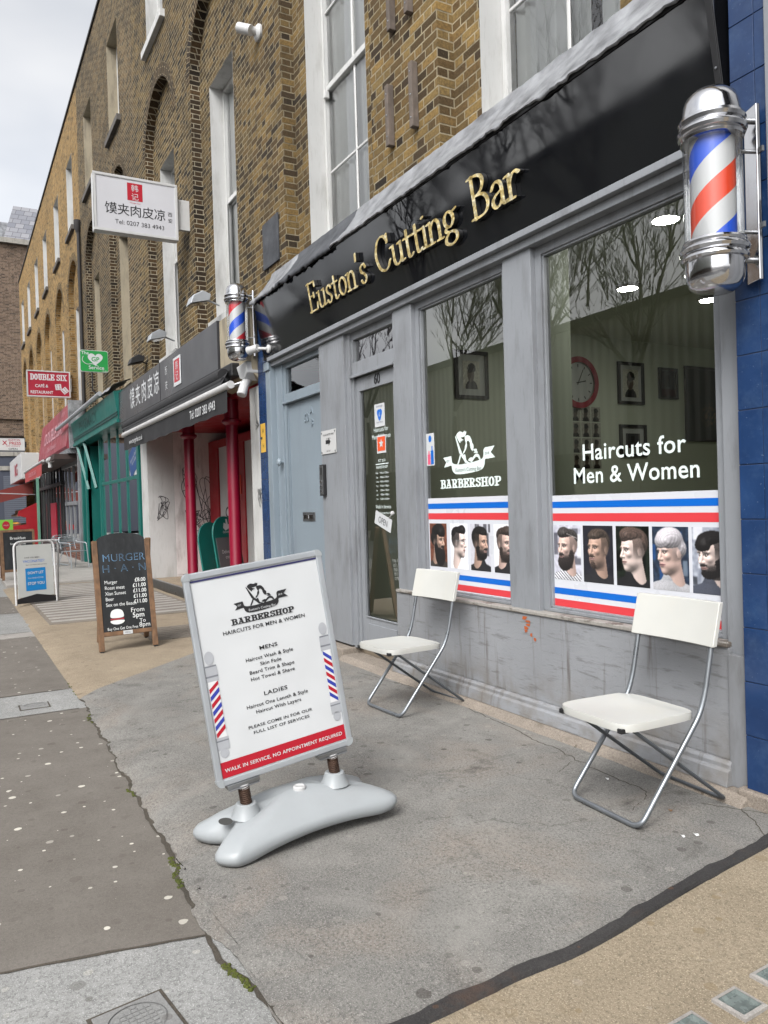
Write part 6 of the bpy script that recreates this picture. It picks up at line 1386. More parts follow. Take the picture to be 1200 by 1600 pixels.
# ------------------------------------------------------------------ hanging signs (faces look down the street towards the camera)
def hang(name, label, x, y0, y1, z0, z1, th, mf, me, cat='sign', arm=True, rim=.04):
    k = thing(name, label, cat, (x, 3.5, (z0 + z1) / 2)); fr = Fr((x, 0, 0), (0, 1, 0), (0, 0, 1))
    g = MB(); g.box(x - th, x - .004, y0, y1, z0, z1); g.build('case', me, k, bevel=.012)
    g = MB()
    for a in ((y0, y1, z0, z0 + rim), (y0, y1, z1 - rim, z1), (y0, y0 + rim, z0 + rim, z1 - rim), (y1 - rim, y1, z0 + rim, z1 - rim)): put_slab(g, fr, a[0], a[1], a[2], a[3], -.003, .012)
    g.build('rim', me, k, bevel=.004)
    g = MB(); put_rect(g, fr, y0 + rim, y1 - rim, z0 + rim, z1 - rim, .002); g.build('face', mf, k, recalc=False)
    if arm:
        g = MB(); g.box(x - th * .7, x - th * .3, y1, 3.5, z0 + .2, z1 - .2); g.build('bracket', me, k, bevel=.006)
    return k, fr
k, fr = hang('hanging_sign', 'white lightbox sign with Chinese characters and a red seal on the brick wall', -12.3, 2.017, 3.293, 5.79, 6.675, .16, paint('sign_face_white', hx(186, 186, 190), .4, .03, 2., 0), M_WPLAS)
g = MB()
for i, ch in enumerate('馍夹肉皮凉'): put_text(g, fr, ch, 2.27 + i * .185, 6.085, .004, size=.19, bold=.004)
put_text(g, fr, '西', 3.17, 6.16, .004, size=.075); put_text(g, fr, '安', 3.17, 6.06, .004, size=.075); put_text(g, fr, 'Tel: 0207 383 4943', 2.70, 5.925, .004, size=.098, sx=.98); g.build('characters', M_INK, k)
g = MB(); put_rect(g, fr, 2.52, 2.75, 6.315, 6.585, .004); put_text(g, fr, 'murger han', 2.635, 6.27, .004, size=.035); g.build('seal', M_REDP, k, recalc=False)
g = MB(); put_text(g, fr, '韩', 2.635, 6.465, .006, size=.115); put_text(g, fr, '记', 2.635, 6.335, .006, size=.115); g.build('seal_characters', M_PAPER, k)
# green GP sign
x = -20.0; k = thing('hanging_sign', 'green rounded sign reading The GP Service with a white heart', 'sign', (x, 3.5, 5.2)); fr = Fr((x, 0, 0), (0, 1, 0), (0, 0, 1))
y0, y1, z0, z1 = 2.84, 3.505, 4.95, 5.485; r = .05
def rr(e=0): return [(c[0] + (r - e * 0) * math.cos(a), c[1] + r * math.sin(a)) for c, s in (((y1 - r - e, z1 - r - e), 0), ((y0 + r + e, z1 - r - e), 1), ((y0 + r + e, z0 + r + e), 2), ((y1 - r - e, z0 + r + e), 3)) for a in np.linspace(s * math.pi / 2, (s + 1) * math.pi / 2, 6)]
g = MB(); g.prx(rr(), x - .06, x); g.build('case', M_WPLAS, k, bevel=.004)
g = MB(); g.poly([fr(a, b, .003) for a, b in rr(.012)]); g.build('face', M_GREEN, k, recalc=False)
g = MB(); ht = [(3.20 + .175 * (16 * math.sin(a) ** 3) / 16, 5.275 + .175 * (13 * math.cos(a) - 5 * math.cos(2 * a) - 2 * math.cos(3 * a) - math.cos(4 * a)) / 16) for a in np.linspace(0, 2 * math.pi, 40)[:-1]]
g.poly([fr(a, b, .005) for a, b in ht]); put_text(g, fr, 'The', 2.965, 5.375, .005, size=.11, bold=.01); put_text(g, fr, 'Service', 3.22, 5.02, .005, size=.125, bold=.012); put_text(g, fr, '.co.uk', 3.40, 4.975, .005, size=.05)
g.tube([fr(a, b, .006) for a, b in cm([(2.92, 5.33), (2.90, 5.22), (3.0, 5.14), (3.12, 5.15), (3.2, 5.12), (3.28, 5.09)], 5)], .008, 6); g.build('heart_and_lettering', M_PAPER, k)
g = MB(); put_text(g, fr, 'GP', 3.20, 5.215, .007, size=.15, bold=.02); g.build('initials', M_GREEN, k)
g = MB(); g.tube([(x - .03, 3.12, 4.95), (x - .03, 3.12, 4.5), (x - .03, 3.4, 4.3)], .02, 8); g.build('post', M_BLACKM, k, smooth=40)
# crimson cafe sign
k, fr = hang('hanging_sign', 'crimson sign reading Double Six Cafe & Restaurant with two white dice', -26.5, 2.175, 3.45, 5.20, 6.03, .14, M_DRED, M_WPLAS, rim=.035)
g = MB(); put_word(g, fr, 'DOUBLE SIX', 2.27, 3.36, 5.73, .19, {**{c: (.7, [[(.14, 0), (.14, 1)]]) for c in 'DUL IX'}, 'D': (.72, [[(.18, .05), (.18, .95)], cm([(.06, .94), (.36, .94), (.56, .75), (.56, .25), (.36, .06), (.06, .06)])]), 'O': (.74, [el(.34, .5, .22, .44)]), 'U': (.76, [[(.18, .94), (.18, .3)], cm([(.18, .3), (.24, .08), (.38, .05), (.52, .1), (.56, .3)]), [(.56, .3), (.56, .94)], [(.06, .94), (.3, .94)], [(.46, .94), (.68, .94)]]), 'B': SLAB['B'], 'L': (.66, [[(.18, .05), (.18, .95)], [(.06, .94), (.32, .94)], [(.06, .06), (.54, .06)], [(.54, .06), (.56, .3)]]), 'E': SLAB['E'], 'S': SLAB['S'], 'I': (.40, [[(.18, .05), (.18, .95)], [(.05, .94), (.31, .94)], [(.05, .06), (.31, .06)]]), 'X': (.8, [[(.12, .95), (.62, .05)], (.6, [(.62, .95), (.12, .05)]), [(.02, .94), (.3, .94)], [(.5, .94), (.76, .94)], [(.0, .06), (.26, .06)], [(.48, .06), (.76, .06)]]), ' ': (.3, [])}, .11, .06, 0.0, .004)
put_text(g, fr, 'CAFÉ &', 2.60, 5.50, .004, size=.13, bold=.02, sx=.9); put_text(g, fr, 'RESTAURANT', 2.60, 5.30, .004, size=.13, bold=.02, sx=.82)
for (a, b, th) in ((3.09, 5.53, 8), (3.28, 5.42, 40)):
    ff = Fr(fr(a, b, .004), (0, math.cos(R(th)), math.sin(R(th))), (0, -math.sin(R(th)), math.cos(R(th)))); put_rect(g, ff, -.09, .09, -.09, .09, 0)
g.build('lettering', M_PAPER, k)
g = MB()
for (a, b, th) in ((3.09, 5.53, 8), (3.28, 5.42, 40)):
    ff = Fr(fr(a, b, .006), (0, math.cos(R(th)), math.sin(R(th))), (0, -math.sin(R(th)), math.cos(R(th))))
    for u in (-.04, .04):
        for v in (-.05, 0, .05): g.disc(ff(u, v, .001), ff.u * .016, ff.v * .016, 10)
g.build('dice_pips', M_DRED, k, recalc=False)
# off licence sign
k, fr = hang('hanging_sign', 'white off licence sign with red lettering at the left edge of the photo', -44.0, 2.1, 3.44, 4.78, 5.48, .12, M_WPLAS, M_BLACKM, rim=.03)
g = MB(); put_text(g, fr, 'EUSTON', 2.93, 5.30, .004, size=.15, bold=.012, sx=.95); put_text(g, fr, 'X', 2.48, 5.10, .004, size=.30, bold=.03); put_text(g, fr, 'PRESS', 2.96, 5.11, .004, size=.22, bold=.018); put_text(g, fr, 'OFF LICENCE', 2.86, 5.0, .004, size=.11); g.build('lettering', M_DRED, k)
g = MB(); put_text(g, fr, 'OPEN', 2.86, 4.84, .004, size=.15, bold=.012, sx=1.1); g.build('open_lettering', M_INK, k)

# ------------------------------------------------------------------ teal pharmacy
t = thing('pharmacy_shopfront', 'teal timber pharmacy shopfront with narrow glazing bars', 'shopfront', (-20.8, 3.4, 0))
g = MB(); g.prx([(3.22, 3.52), (3.14, 4.12), (3.5, 4.18), (3.5, 3.52)], -24.3, -17.42); g.box(-24.3, -17.42, 3.18, 3.5, 3.44, 3.52); g.build('fascia', M_TEAL, t, bevel=.006)
g = MB(); g.box(-24.3, -17.42, 3.195, 3.222, 3.60, 3.63); g.box(-24.3, -17.42, 3.19, 3.218, 3.66, 3.68); put_text(g, Fr((0, 3.195, 3.72), (1, 0, 0), (0, -.13, .99)), 'PHARMACY', -21.4, .03, .006, size=.36, sx=1.55, bold=.01); g.build('fascia_lettering', M_TEALD, t)
g = MB()
for x in (-21.15, -20.0, -18.9, -17.85): g.box(x - .05, x + .05, 3.435, 3.475, .75, 3.46)
for x in (-16.30, -24.1, -23.35): g.box(x - .1, x + .1, 3.36, 3.5, .05, 3.46)
g.box(-21.15, -16.3, 3.43, 3.48, 2.18, 2.26); g.box(-21.15, -16.2, 3.36, 3.5, .60, .78); g.box(-21.2, -16.2, 3.40, 3.5, .05, .60); g.box(-17.85, -16.3, 3.40, 3.5, .78, .95); g.box(-23.35, -23.25, 3.4, 4.4, .05, 3.4); g.box(-21.25, -21.15, 3.4, 4.4, .05, 3.4); g.box(-23.3, -21.2, 4.4, 4.45, .05, 3.4)
g.build('glazing_frame', M_TEAL, t, bevel=.008)
g = MB(); g.quad((-21.07, 3.46, .78), (-16.35, 3.46, .78), (-16.35, 3.46, 3.44), (-21.07, 3.46, 3.44)); g.build('glass', M_SHOPGL, t, recalc=False)
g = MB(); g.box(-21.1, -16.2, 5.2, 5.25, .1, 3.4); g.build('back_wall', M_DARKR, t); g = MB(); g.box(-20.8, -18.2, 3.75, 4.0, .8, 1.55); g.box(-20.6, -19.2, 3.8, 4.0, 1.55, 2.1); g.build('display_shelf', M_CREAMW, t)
g = MB()
for x in (-23.9, -22.6): g.tube([(x, 3.24, 3.5), (x + .75, 3.42, 2.15)], .05, 4)
g.build('brace', M_TEAL, t)
g = MB(); g.tube([(-26.0, 2.95, 4.12), (-18.6, 3.05, 4.22)], .055, 12); g.build('awning_bar', M_ALU, t, smooth=40)
g = MB(); n = 30; P = []
for i in range(n + 1):
    x = -20.0 + 2.65 * i / n
    for y, z in ((3.5, 4.40), (3.3, 4.34), (3.12, 4.24), (3.06, 4.16)): P.append((x, y - .03 * mnoise.noise(Vector((x * 3, z, 1))), z + .05 * mnoise.noise(Vector((x * 2.5, y * 3, 4)))))
g.mesh(P, [(i * 4 + j, i * 4 + j + 1, (i + 1) * 4 + j + 1, (i + 1) * 4 + j) for i in range(n) for j in range(3)]); g.build('lead_cover', M_LEAD, t, smooth=40, recalc=False)
PX = FRy(3.455); g = MB(); put_slab(g, Fr((-17.05, 3.45, 2.62), (math.cos(.35), 0, math.sin(.35)), (-math.sin(.35), 0, math.cos(.35))), -.5, .5, -.28, .28, 0, .004); g.build('blue_poster', plain('blue_poster', hx(36, 70, 120), .4), t)
g = MB(); put_text(g, Fr((-17.05, 3.444, 2.62), (math.cos(.35), 0, math.sin(.35)), (-math.sin(.35), 0, math.cos(.35))), 'Book your flu jab\nhere today', 0, .03, .003, size=.1); put_slab(g, PX, -17.55, -16.6, 2.28, 2.40, 0, .003); g.build('poster_text', M_PAPER, t)
g = MB(); g.lathe([(0, .98), (.3, 1.0), (.42, 1.12), (.38, 1.24), (.2, 1.33), (0, 1.34)], -16.85, 3.95, 14); g.build('bag_display', plain('pale_blue_bag', hx(150, 196, 226), .5), t, smooth=50)
# grey timber shopfront beyond, cafe fascia
t = thing('grey_shopfront', 'worn grey timber shopfront on a low brick plinth under the maroon fascia', 'shopfront', (-26.8, 3.4, 0))
g = MB()
for x in (-24.5, -25.4, -26.5, -27.5, -28.4): g.box(x - .09, x + .09, 3.43, 3.475, .62, 3.1)
g.box(-28.9, -24.4, 3.38, 3.5, 3.0, 3.3); g.box(-28.9, -24.4, 3.37, 3.5, .55, .68); g.box(-28.4, -25.6, 3.39, 3.5, 1.75, 1.87); g.box(-24.45, -24.3, 3.3, 3.5, .05, 3.4); g.build('frame', M_GREYD, t, bevel=.01)
g = MB(); g.box(-28.9, -24.5, 3.36, 3.5, .05, .55); g.build('plinth', M_REDBRICK, t)
g = MB(); g.quad((-28.9, 3.46, .6), (-24.5, 3.46, .6), (-24.5, 3.46, 3.05), (-28.9, 3.46, 3.05)); g.build('glass', M_GLASS, t, recalc=False)
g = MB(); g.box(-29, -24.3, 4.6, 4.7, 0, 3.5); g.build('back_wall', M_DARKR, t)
q = thing('shop_sign', 'faded maroon cafe fascia tilted over the grey shopfront', 'sign', (-28, 3.2, 3.4))
g = MB(); g.prx([(3.02, 3.50), (3.22, 4.86), (3.5, 4.86), (3.5, 3.42), (3.06, 3.42)], -33.0, -24.55); g.build('panel', M_PINKF, q, bevel=.006)
g = MB(); g.box(-24.55, -24.35, 3.10, 3.5, 3.42, 4.84); g.box(-33.0, -24.5, 3.06, 3.5, 3.28, 3.42); g.build('end_board', M_LEAD, q)
TF = Fr((0, 3.014, 3.5), (1, 0, 0), (0, .1455, .989)); g = MB(); put_text(g, TF, 'DOUBLE SIX', -28.7, .52, .006, size=.62, sx=1.5, bold=.02); put_text(g, TF, 'Café & Restaurant', -28.6, .18, .006, size=.24, sx=1.6); put_text(g, TF, '020 7387', -26.2, 1.08, .006, size=.18, sx=1.3); g.build('lettering', M_PINKL, q)
q = thing('satellite_box', 'white housing on the dark soffit below the maroon fascia', 'box', (-25.6, 2.9, 3.25))
g = MB(); g.tube([(-26.6, 2.75, 3.18), (-25.6, 2.8, 3.22)], .10, 12); g.build('cylinder', M_WPLAS, q, smooth=40); g = MB(); g.tube([(-26.3, 2.75, 3.15), (-26.3, 2.75, 2.95)], .06, 10); g.build('bracket', M_WPLAS, q)
q = thing('shop_awning', 'small faded red awning with scalloped edge beside the black shopfront', 'awning', (-29, 2.9, 3.1))
g = MB(); g.box(-32.5, -24.7, 2.7, 3.4, 3.12, 3.27); g.build('soffit_box', paint('rusty_soffit', hx(60, 46, 42), .7, .3, 3., .1), q)
g = MB(); g.tube([(-33.4, 2.55, 3.14), (-26.8, 2.6, 3.20)], .04, 8); g.build('front_bar', M_WPLAS, q)
g = MB(); n = 32; P = []
for i in range(n + 1):
    x = -33.3 + 6.4 * i / n; P += [(x, 2.56, 3.12), (x, 2.55, 2.76 - .05 * abs(math.sin(i * math.pi / 4)))]
g.mesh(P, [(i * 2, i * 2 + 1, i * 2 + 3, i * 2 + 2) for i in range(n)]); g.build('valance', paint('faded_red_cloth', hx(150, 56, 56), .8, .1, 2., .05), q, recalc=False)
g = MB(); put_text(g, FRy(2.54), 'DOUBLE SIX CAFE', -30.1, 2.86, .004, size=.2, sx=1.7); g.build('lettering', M_PINKL, q)
# black shopfront with red panel
t = thing('black_shopfront', 'black cafe shopfront of thin bars with a red door panel', 'shopfront', (-32.5, 3.4, 0))
g = MB()
for x in (-29.2, -29.9, -30.9, -31.9, -32.8, -33.7, -34.6, -35.6, -36.6): g.box(x - .07, x + .07, 3.43, 3.475, .05, 3.2)
g.box(-36.8, -29.0, 3.36, 3.5, 2.5, 2.62); g.box(-36.8, -29.0, 3.36, 3.5, .05, .35); g.build('frame', M_BLACKM, t)
g = MB(); g.quad((-36.8, 3.47, .3), (-29, 3.47, .3), (-29, 3.47, 3.2), (-36.8, 3.47, 3.2)); g.build('glass', M_GLASS, t, recalc=False)
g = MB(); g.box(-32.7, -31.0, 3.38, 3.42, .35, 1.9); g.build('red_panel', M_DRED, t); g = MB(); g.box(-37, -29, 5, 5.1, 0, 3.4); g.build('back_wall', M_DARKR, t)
g = MB(); g.box(-33.0, -29.2, 3.1, 3.5, 3.27, 3.7); g.build('grey_cornice', M_GREYD, t)
# off licence: white fascia, awning, fruit stand
t = thing('off_licence_shopfront', 'off licence shopfront with a white projecting fascia and green post', 'shopfront', (-41, 3.3, 0))
g = MB(); g.box(-45.0, -37.6, 2.74, 3.5, 3.08, 4.24); g.build('fascia', M_WPLAS, t, bevel=.02)
g = MB(); put_text(g, FRy(2.735), 'RG', -40.6, 3.35, .004, size=.75, sx=1.9, bold=.03); g.build('fascia_lettering', M_DRED, t)
g = MB(); g.box(-37.6, -37.4, 3.32, 3.42, .05, 3.1); g.build('post', paint('green_post', hx(96, 140, 120), .6, .1, 2., .05), t)
g = MB(); g.box(-45.3, -37.6, 3.9, 4.0, 0, 3.2); g.build('back_wall', M_DARKR, t)
q = thing('shop_awning', 'dark red awning over the fruit stand at the left edge', 'awning', (-42, 2.2, 2.4))
g = MB(); g.prx([(3.3, 3.0), (1.55, 2.52), (1.55, 2.22), (1.58, 2.22), (1.58, 2.49), (3.3, 2.96)], -45.5, -39.0); g.prx([(3.3, 2.98), (1.56, 2.5), (1.56, 2.06), (1.75, 2.02), (3.3, 2.42)], -39.02, -38.98); g.build('cloth', paint('dark_red_cloth', hx(108, 42, 36), .8, .1, 2., .05), q)
g = MB(); g.tube([(-39.0, 1.6, 2.5), (-39.0, 3.4, 2.4)], .03, 8); g.tube([(-39.2, 1.62, 2.2), (-39.2, 1.62, .05)], .04, 8); g.build('arm', M_ALU, q)
q = thing('fruit_stand', 'bright red sloping fruit stand in front of the off licence', 'stand', (-37.8, 2.7, .05))
g = MB(); g.prx([(3.35, .05), (3.35, 2.0), (2.6, 1.65), (2.55, 1.45), (2.9, 1.35), (2.9, 1.05), (2.0, .95), (1.9, .75), (2.5, .70), (2.5, .05)], -38.1, -37.9); g.build('end_panel', M_RED, q)
g = MB(); g.prx([(3.35, 1.0), (2.0, .80), (2.0, .88), (3.35, 1.1)], -43.0, -38.1); g.prx([(3.35, 1.6), (2.6, 1.4), (2.6, 1.48), (3.35, 1.7)], -43.0, -38.1); g.box(-43.0, -38.1, 2.5, 3.35, .05, .75); g.build('shelf', M_WOODB, q)
rg = np.random.default_rng(5)
for row, (y, z) in enumerate(((2.25, .92), (2.75, 1.52))):
    for i, col in enumerate(((220, 150, 40), (120, 150, 60), (200, 190, 70), (180, 60, 50))):
        k = thing('fruit_crate', ('crate of %s on the %s shelf of the red stand' % (('oranges', 'green fruit', 'lemons', 'apples')[i], ('lower', 'upper')[row])), 'crate', (-38.6 - i * 1.1, y, z), 'fruit crates on the red stand')
        g = MB(); x = -38.6 - i * 1.1; g.box(x - .45, x + .45, y - .02, y, z, z + .16); g.box(x - .45, x + .45, y + .4, y + .42, z + .05, z + .22); g.box(x - .45, x - .43, y, y + .4, z, z + .18); g.box(x + .43, x + .45, y, y + .4, z, z + .18); g.build('box', M_WOODB, k)
        g = MB()
        for _ in range(24): a, b = rg.uniform(-.38, .38), rg.uniform(.04, .36); r = .06; g.lathe([(0, z + .06 + b * .12), (r * .8, z + .085 + b * .12), (r, z + .12 + b * .12), (r * .7, z + .165 + b * .12), (0, z + .18 + b * .12)], x + a, y + b, 8)
        g.build('fruit', plain('fruit_%d_%d' % (row, i), hx(*col), .5), k, smooth=60)

# ------------------------------------------------------------------ A-boards and cafe furniture
q = thing('chalkboard_sign', 'wooden A-frame chalkboard with Murger Han menu in chalk on the forecourt', 'sign', (-8.82, 1.66, 0), None, R(0))
# front face plane: bottom y .. faces +x, leaning back
bx, tx_ = -8.62, -8.95; ZT_ = 1.26; y0, y1 = 1.345, 1.92
AB = Fr((bx, (y0 + y1) / 2, 0.0), (-.10, 1, 0.0), (tx_ - bx, 0, ZT_)); wd = (y1 - y0) / 2
AB.v = (Vector((tx_ - bx, 0, ZT_))).normalized(); AB.n = AB.u.cross(AB.v).normalized(); Hh = math.hypot(tx_ - bx, ZT_)
def leg(name, s, fr, top, m=M_WOODB): g = MB(); put_slab(g, fr, s * wd - .028, s * wd + .028, .015, top, -.028, .010); o = g.build(name, m, q, bevel=.004); g = MB(); put_slab(g, fr, s * wd - .018, s * wd + .018, -.002, .016, -.022, .004); g.build('foot', M_BLACKM, q)
for s in (-1, 1): leg('front_leg', s, AB, Hh - .08)
g = MB(); put_slab(g, AB, -wd + .028, wd - .028, .17, .215, -.022, .006); g.build('rail', M_WOODB, q, bevel=.003)
arcp = [(-wd + .028, .216), (wd - .028, .216), (wd - .028, Hh - .085)] + [(wd * math.cos(a) * .93, Hh - .085 + .085 * math.sin(a)) for a in np.linspace(.25, math.pi - .25, 13)] + [(-wd + .028, Hh - .085)]
g = MB(); g.prism(arcp, lambda a, b: AB(a, b, -.016), lambda a, b: AB(a, b, .002)); g.build('board', M_BOARD, q)
AB2 = Fr((bx - .66, (y0 + y1) / 2 + .06, 0), (-.10, 1, 0), (0, 0, 1)); AB2.v = Vector((.27, 0, ZT_)).normalized(); AB2.n = AB2.u.cross(AB2.v).normalized()
for s in (-1, 1): leg('back_leg', s * .93, AB2, Hh - .09)
g = MB(); put_slab(g, AB2, -wd * .86, wd * .86, .20, Hh - .1, -.004, .004); g.build('back_board', M_BOARD, q)
g = MB(); put_slab(g, AB, .0 - .055, .055 - .01, .172, .212, .007, .009); g.build('tag', M_PAPER, q); g = MB(); put_text(g, AB, 'MENU', -.005, .183, .010, size=.024); g.build('tag_text', M_INK, q)
g = MB(); put_text(g, AB, 'MURGER', .015, .985, .004, size=.115, sx=1.0, space=1.05, bold=.0); put_text(g, AB, 'H · A · N', .015, .865, .004, size=.115, space=1.1); gb = g.build('chalk_title', M_CHALKB, q)
g = MB(); put_text(g, AB, 'MURGER', .015, .9895, .0048, size=.107, sx=1.0, space=1.10, bold=-.018); put_text(g, AB, 'H · A · N', .015, .869, .0048, size=.107, space=1.16, bold=-.018); g.build('chalk_title_inner', M_BOARD, gb)
g = MB()
for i, (a, p) in enumerate((('Murger', '£8.00'), ('Roast meat', '£11.00'), ('Xian Sunset', '£11.00'), ('Beer', '£11.00'), ('Sex on the Beach', '£11.00'))):
    put_text(g, AB, a, -.215, .735 - i * .062, .004, size=.055, align='LEFT', sx=.85); put_text(g, AB, p, .235, .740 - i * .060, .004, size=.06, align='RIGHT', bold=.014, sx=.9)
put_text(g, AB, 'From', .12, .405, .004, size=.07); put_text(g, AB, '5pm', .125, .345, .004, size=.075, bold=.012); put_text(g, AB, 'To', .165, .285, .004, size=.06); put_text(g, AB, '8pm', .185, .235, .004, size=.07); put_text(g, AB, 'Buy One Get One Free', .0, .225 - .0, .0046, size=.0, bold=0) if False else None
fit(g, 'Buy One Get One Free', -.215, .11, .228, .045, .004, 0, AB); g.build('chalk_writing', M_CHALK, q)
g = MB(); cx, cy = -.105, .375   # chalk drawing of a stuffed bun
g.poly([AB(cx + x * .8, cy + y * .8, .004) for x, y in cm([(-.09, .0), (-.07, .075), (0, .10), (.07, .075), (.09, .0), (.05, -.02), (-.05, -.02)], 4, True)]); g.poly([AB(cx + x * .8, cy + y * .8, .004) for x, y in cm([(-.085, -.055), (.085, -.055), (.07, -.095), (0, -.11), (-.07, -.095)], 4, True)]); g.build('chalk_drawing', M_CHALK, q, recalc=False)
g = MB(); put_rect(g, AB, cx - .072, cx + .072, cy - .038, cy - .020, .004); g.build('chalk_filling', M_CHALKR, q, recalc=False)
# white A-board with a blue leaflet
def metal_board(label, x, yc, wd, hh, lean, fm, panel_m):
    q = thing('pavement_board', label, 'sign', (x, yc, 0))
    F_ = Fr((x, yc, .012), (-.35, .94, 0), (0, 0, 1)); F_.v = Vector((-lean, 0, hh)).normalized(); F_.n = F_.u.cross(F_.v).normalized()
    pts = [F_(-wd, 0, 0), F_(-wd, hh, 0), F_(wd, hh, 0), F_(wd, 0, 0)]; g = MB(); g.tube(rounded(pts, .13, 8), .018, 10); g.build('front_frame', fm, q, smooth=50)
    B_ = Fr((x - lean * 2.1, yc + .08, .012), (-.35, .94, 0), (0, 0, 1)); B_.v = Vector((lean, 0, hh)).normalized(); B_.n = B_.u.cross(B_.v).normalized()
    g = MB(); g.tube(rounded([B_(-wd, 0, 0), B_(-wd, hh, 0), B_(wd, hh, 0), B_(wd, 0, 0)], .13, 8), .018, 10); g.build('back_frame', fm, q, smooth=50)
    g = MB(); put_slab(g, F_, -wd + .04, wd - .04, .12, hh - .06, -.006, .006); g.build('panel', panel_m, q, bevel=.004)
    g = MB(); g.prism([(-wd + .01, .02), (wd - .01, .02), (wd - .01, .10), (.0, .16), (-wd + .01, .10)], lambda a, b: F_(a, b, -.003), lambda a, b: F_(a, b, .010)); g.build('ballast', M_BLACKM, q)
    return q, F_
q, F_ = metal_board('white tubular A-board with a blue leaflet, at the pavement edge', -14.0, 1.19, .34, 1.06, .26, M_WPLAS, paint('board_white', hx(176, 178, 174), .5, .05, 3., 0))
g = MB(); put_rect(g, F_, -.17, .17, .22, .60, .0075); g.build('leaflet', plain('leaflet_blue', hx(30, 120, 180), .4), q, recalc=False)
g = MB(); put_text(g, F_, "DON'T LET", 0, .50, .009, size=.06, bold=.02, sx=.9); put_text(g, F_, 'STOP YOU', 0, .32, .009, size=.065, bold=.02, sx=.9); put_text(g, F_, 'FLU AND COVID', 0, .42, .009, size=.035); g.build('leaflet_text', M_PAPER, q)
g = MB(); put_text(g, F_, 'VACCINATED?', -.02, .70, .0075, size=.062, sx=.9); g.build('heading', M_PBLUE, q)
g = MB(); put_text(g, F_, 'HAVE YOU BEEN', -.05, .77, .0075, size=.034); put_text(g, F_, 'Book now at your local pharmacy', .02, .65, .0075, size=.026); g.build('small_text', M_INK, q)
# black board behind
q = thing('chalkboard_sign', 'plain black A-frame chalkboard behind the white tubular board', 'sign', (-19.2, 1.25, .05))
for s_, x_, ln in ((1, -19.0, -.3), (-1, -19.7, .3)):
    F_ = Fr((x_, 1.28, .05), (-.2, .98, 0), (0, 0, 1)); F_.v = Vector((ln, 0, 1.12)).normalized(); F_.n = F_.u.cross(F_.v).normalized()
    g = MB(); put_slab(g, F_, -.36, -.31, 0, 1.14, -.02, .02); put_slab(g, F_, .31, .36, 0, 1.14, -.02, .02); put_slab(g, F_, -.31, .31, 1.09, 1.14, -.02, .02); put_slab(g, F_, -.31, .31, .18, .23, -.02, .02); g.build('frame', M_WOODB, q, bevel=.004)
    g = MB(); put_slab(g, F_, -.31, .31, .23, 1.09, -.008, .008); g.build('board', M_BOARD, q)
g = MB(); F_ = Fr((-18.99, 1.28, .05), (-.2, .98, 0), (0, 0, 1)); F_.v = Vector((-.3, 0, 1.12)).normalized(); F_.n = F_.u.cross(F_.v).normalized(); put_text(g, F_, 'Breakfast', 0, .92, .002, size=.09); put_text(g, F_, 'Served all day', 0, .80, .002, size=.06); g.build('chalk_writing', M_CHALK, q)
# yellow/green crate display
q = thing('display_board', 'green and yellow display board behind the black chalkboard', 'board', (-24.5, 1.2, .05))
g = MB(); g.box(-24.6, -24.5, .82, 1.52, 1.05, 1.36); g.build('green_panel', plain('lime_panel', hx(120, 180, 60), .5), q); g = MB(); g.box(-24.6, -24.5, .70, 1.0, .10, 1.05); g.build('yellow_panel', plain('yellow_panel', hx(222, 190, 30), .5), q); g = MB(); g.box(-24.58, -24.52, 1.0, 1.5, .05, 1.05); g.build('stand', M_BLACKM, q)
gF = Fr((-24.498, 0, 0), (0, 1, 0), (0, 0, 1)); g = MB(); g.disc(gF(1.0, 1.22, .002), (0, .11, 0), (0, 0, .09), 16); g.disc(gF(1.34, 1.20, .002), (0, .10, 0), (0, 0, .12), 16); g.build('badge', M_REDP, q, recalc=False); g = MB(); put_text(g, gF, 'FRESH', 1.0, 1.20, .004, size=.05); put_text(g, gF, 'FRUIT', 1.34, 1.18, .004, size=.05); g.build('badge_text', M_PAPER, q)
# aluminium cafe chairs and table
def cafe_chair(label, loc, rot):
    q = thing('cafe_chair', label, 'chair', loc, 'aluminium cafe chairs', rot); B_ = lambda g, nm, m, **k: setattr(g.build(nm, m, None, **k), 'parent', q)
    for s in (-1, 1):
        g = MB(); g.tube(rounded([(s * .27, -.26, .01), (s * .25, -.20, .66), (s * .27, .22, .68), (s * .22, .27, .82)], .06, 5), .014, 8); B_(g, 'arm_frame', M_ALU, smooth=50)
        g = MB(); g.tube([(s * .22, .16, .45), (s * .27, .30, .01)], .014, 8); B_(g, 'back_leg', M_ALU, smooth=50)
    g = MB()
    for i in range(7): g.box(-.22, .22, -.22 + i * .064, -.22 + i * .064 + .045, .44, .455)
    B_(g, 'seat', M_ALU)
    g = MB()
    for i in range(4): g.box(-.22, .22, .235 + i * .012, .25 + i * .012, .56 + i * .06, .60 + i * .06)
    g.tube(rounded([(-.22, .20, .5), (-.22, .28, .82), (.22, .28, .82), (.22, .20, .5)], .08, 6), .013, 8); B_(g, 'backrest', M_ALU, smooth=50)
cafe_chair('aluminium cafe chair beside the red brick plinth', (-21.6, 2.75, .05), R(120)); cafe_chair('aluminium cafe chair farther along, beyond the small round table', (-24.0, 2.55, .05), R(-60))
q = thing('cafe_table', 'small round aluminium cafe table between the two chairs', 'table', (-22.8, 2.5, .05)); g = MB(); g.lathe([(.30, .76), (.31, .775), (.30, .79), (0, .79)], -22.8, 2.5, 24); g.build('tabletop', M_ALU, q, smooth=40); g = MB(); g.tube([(-22.8, 2.5, .76), (-22.8, 2.5, .12)], .03, 10); g.build('stem', M_ALU, q)
g = MB()
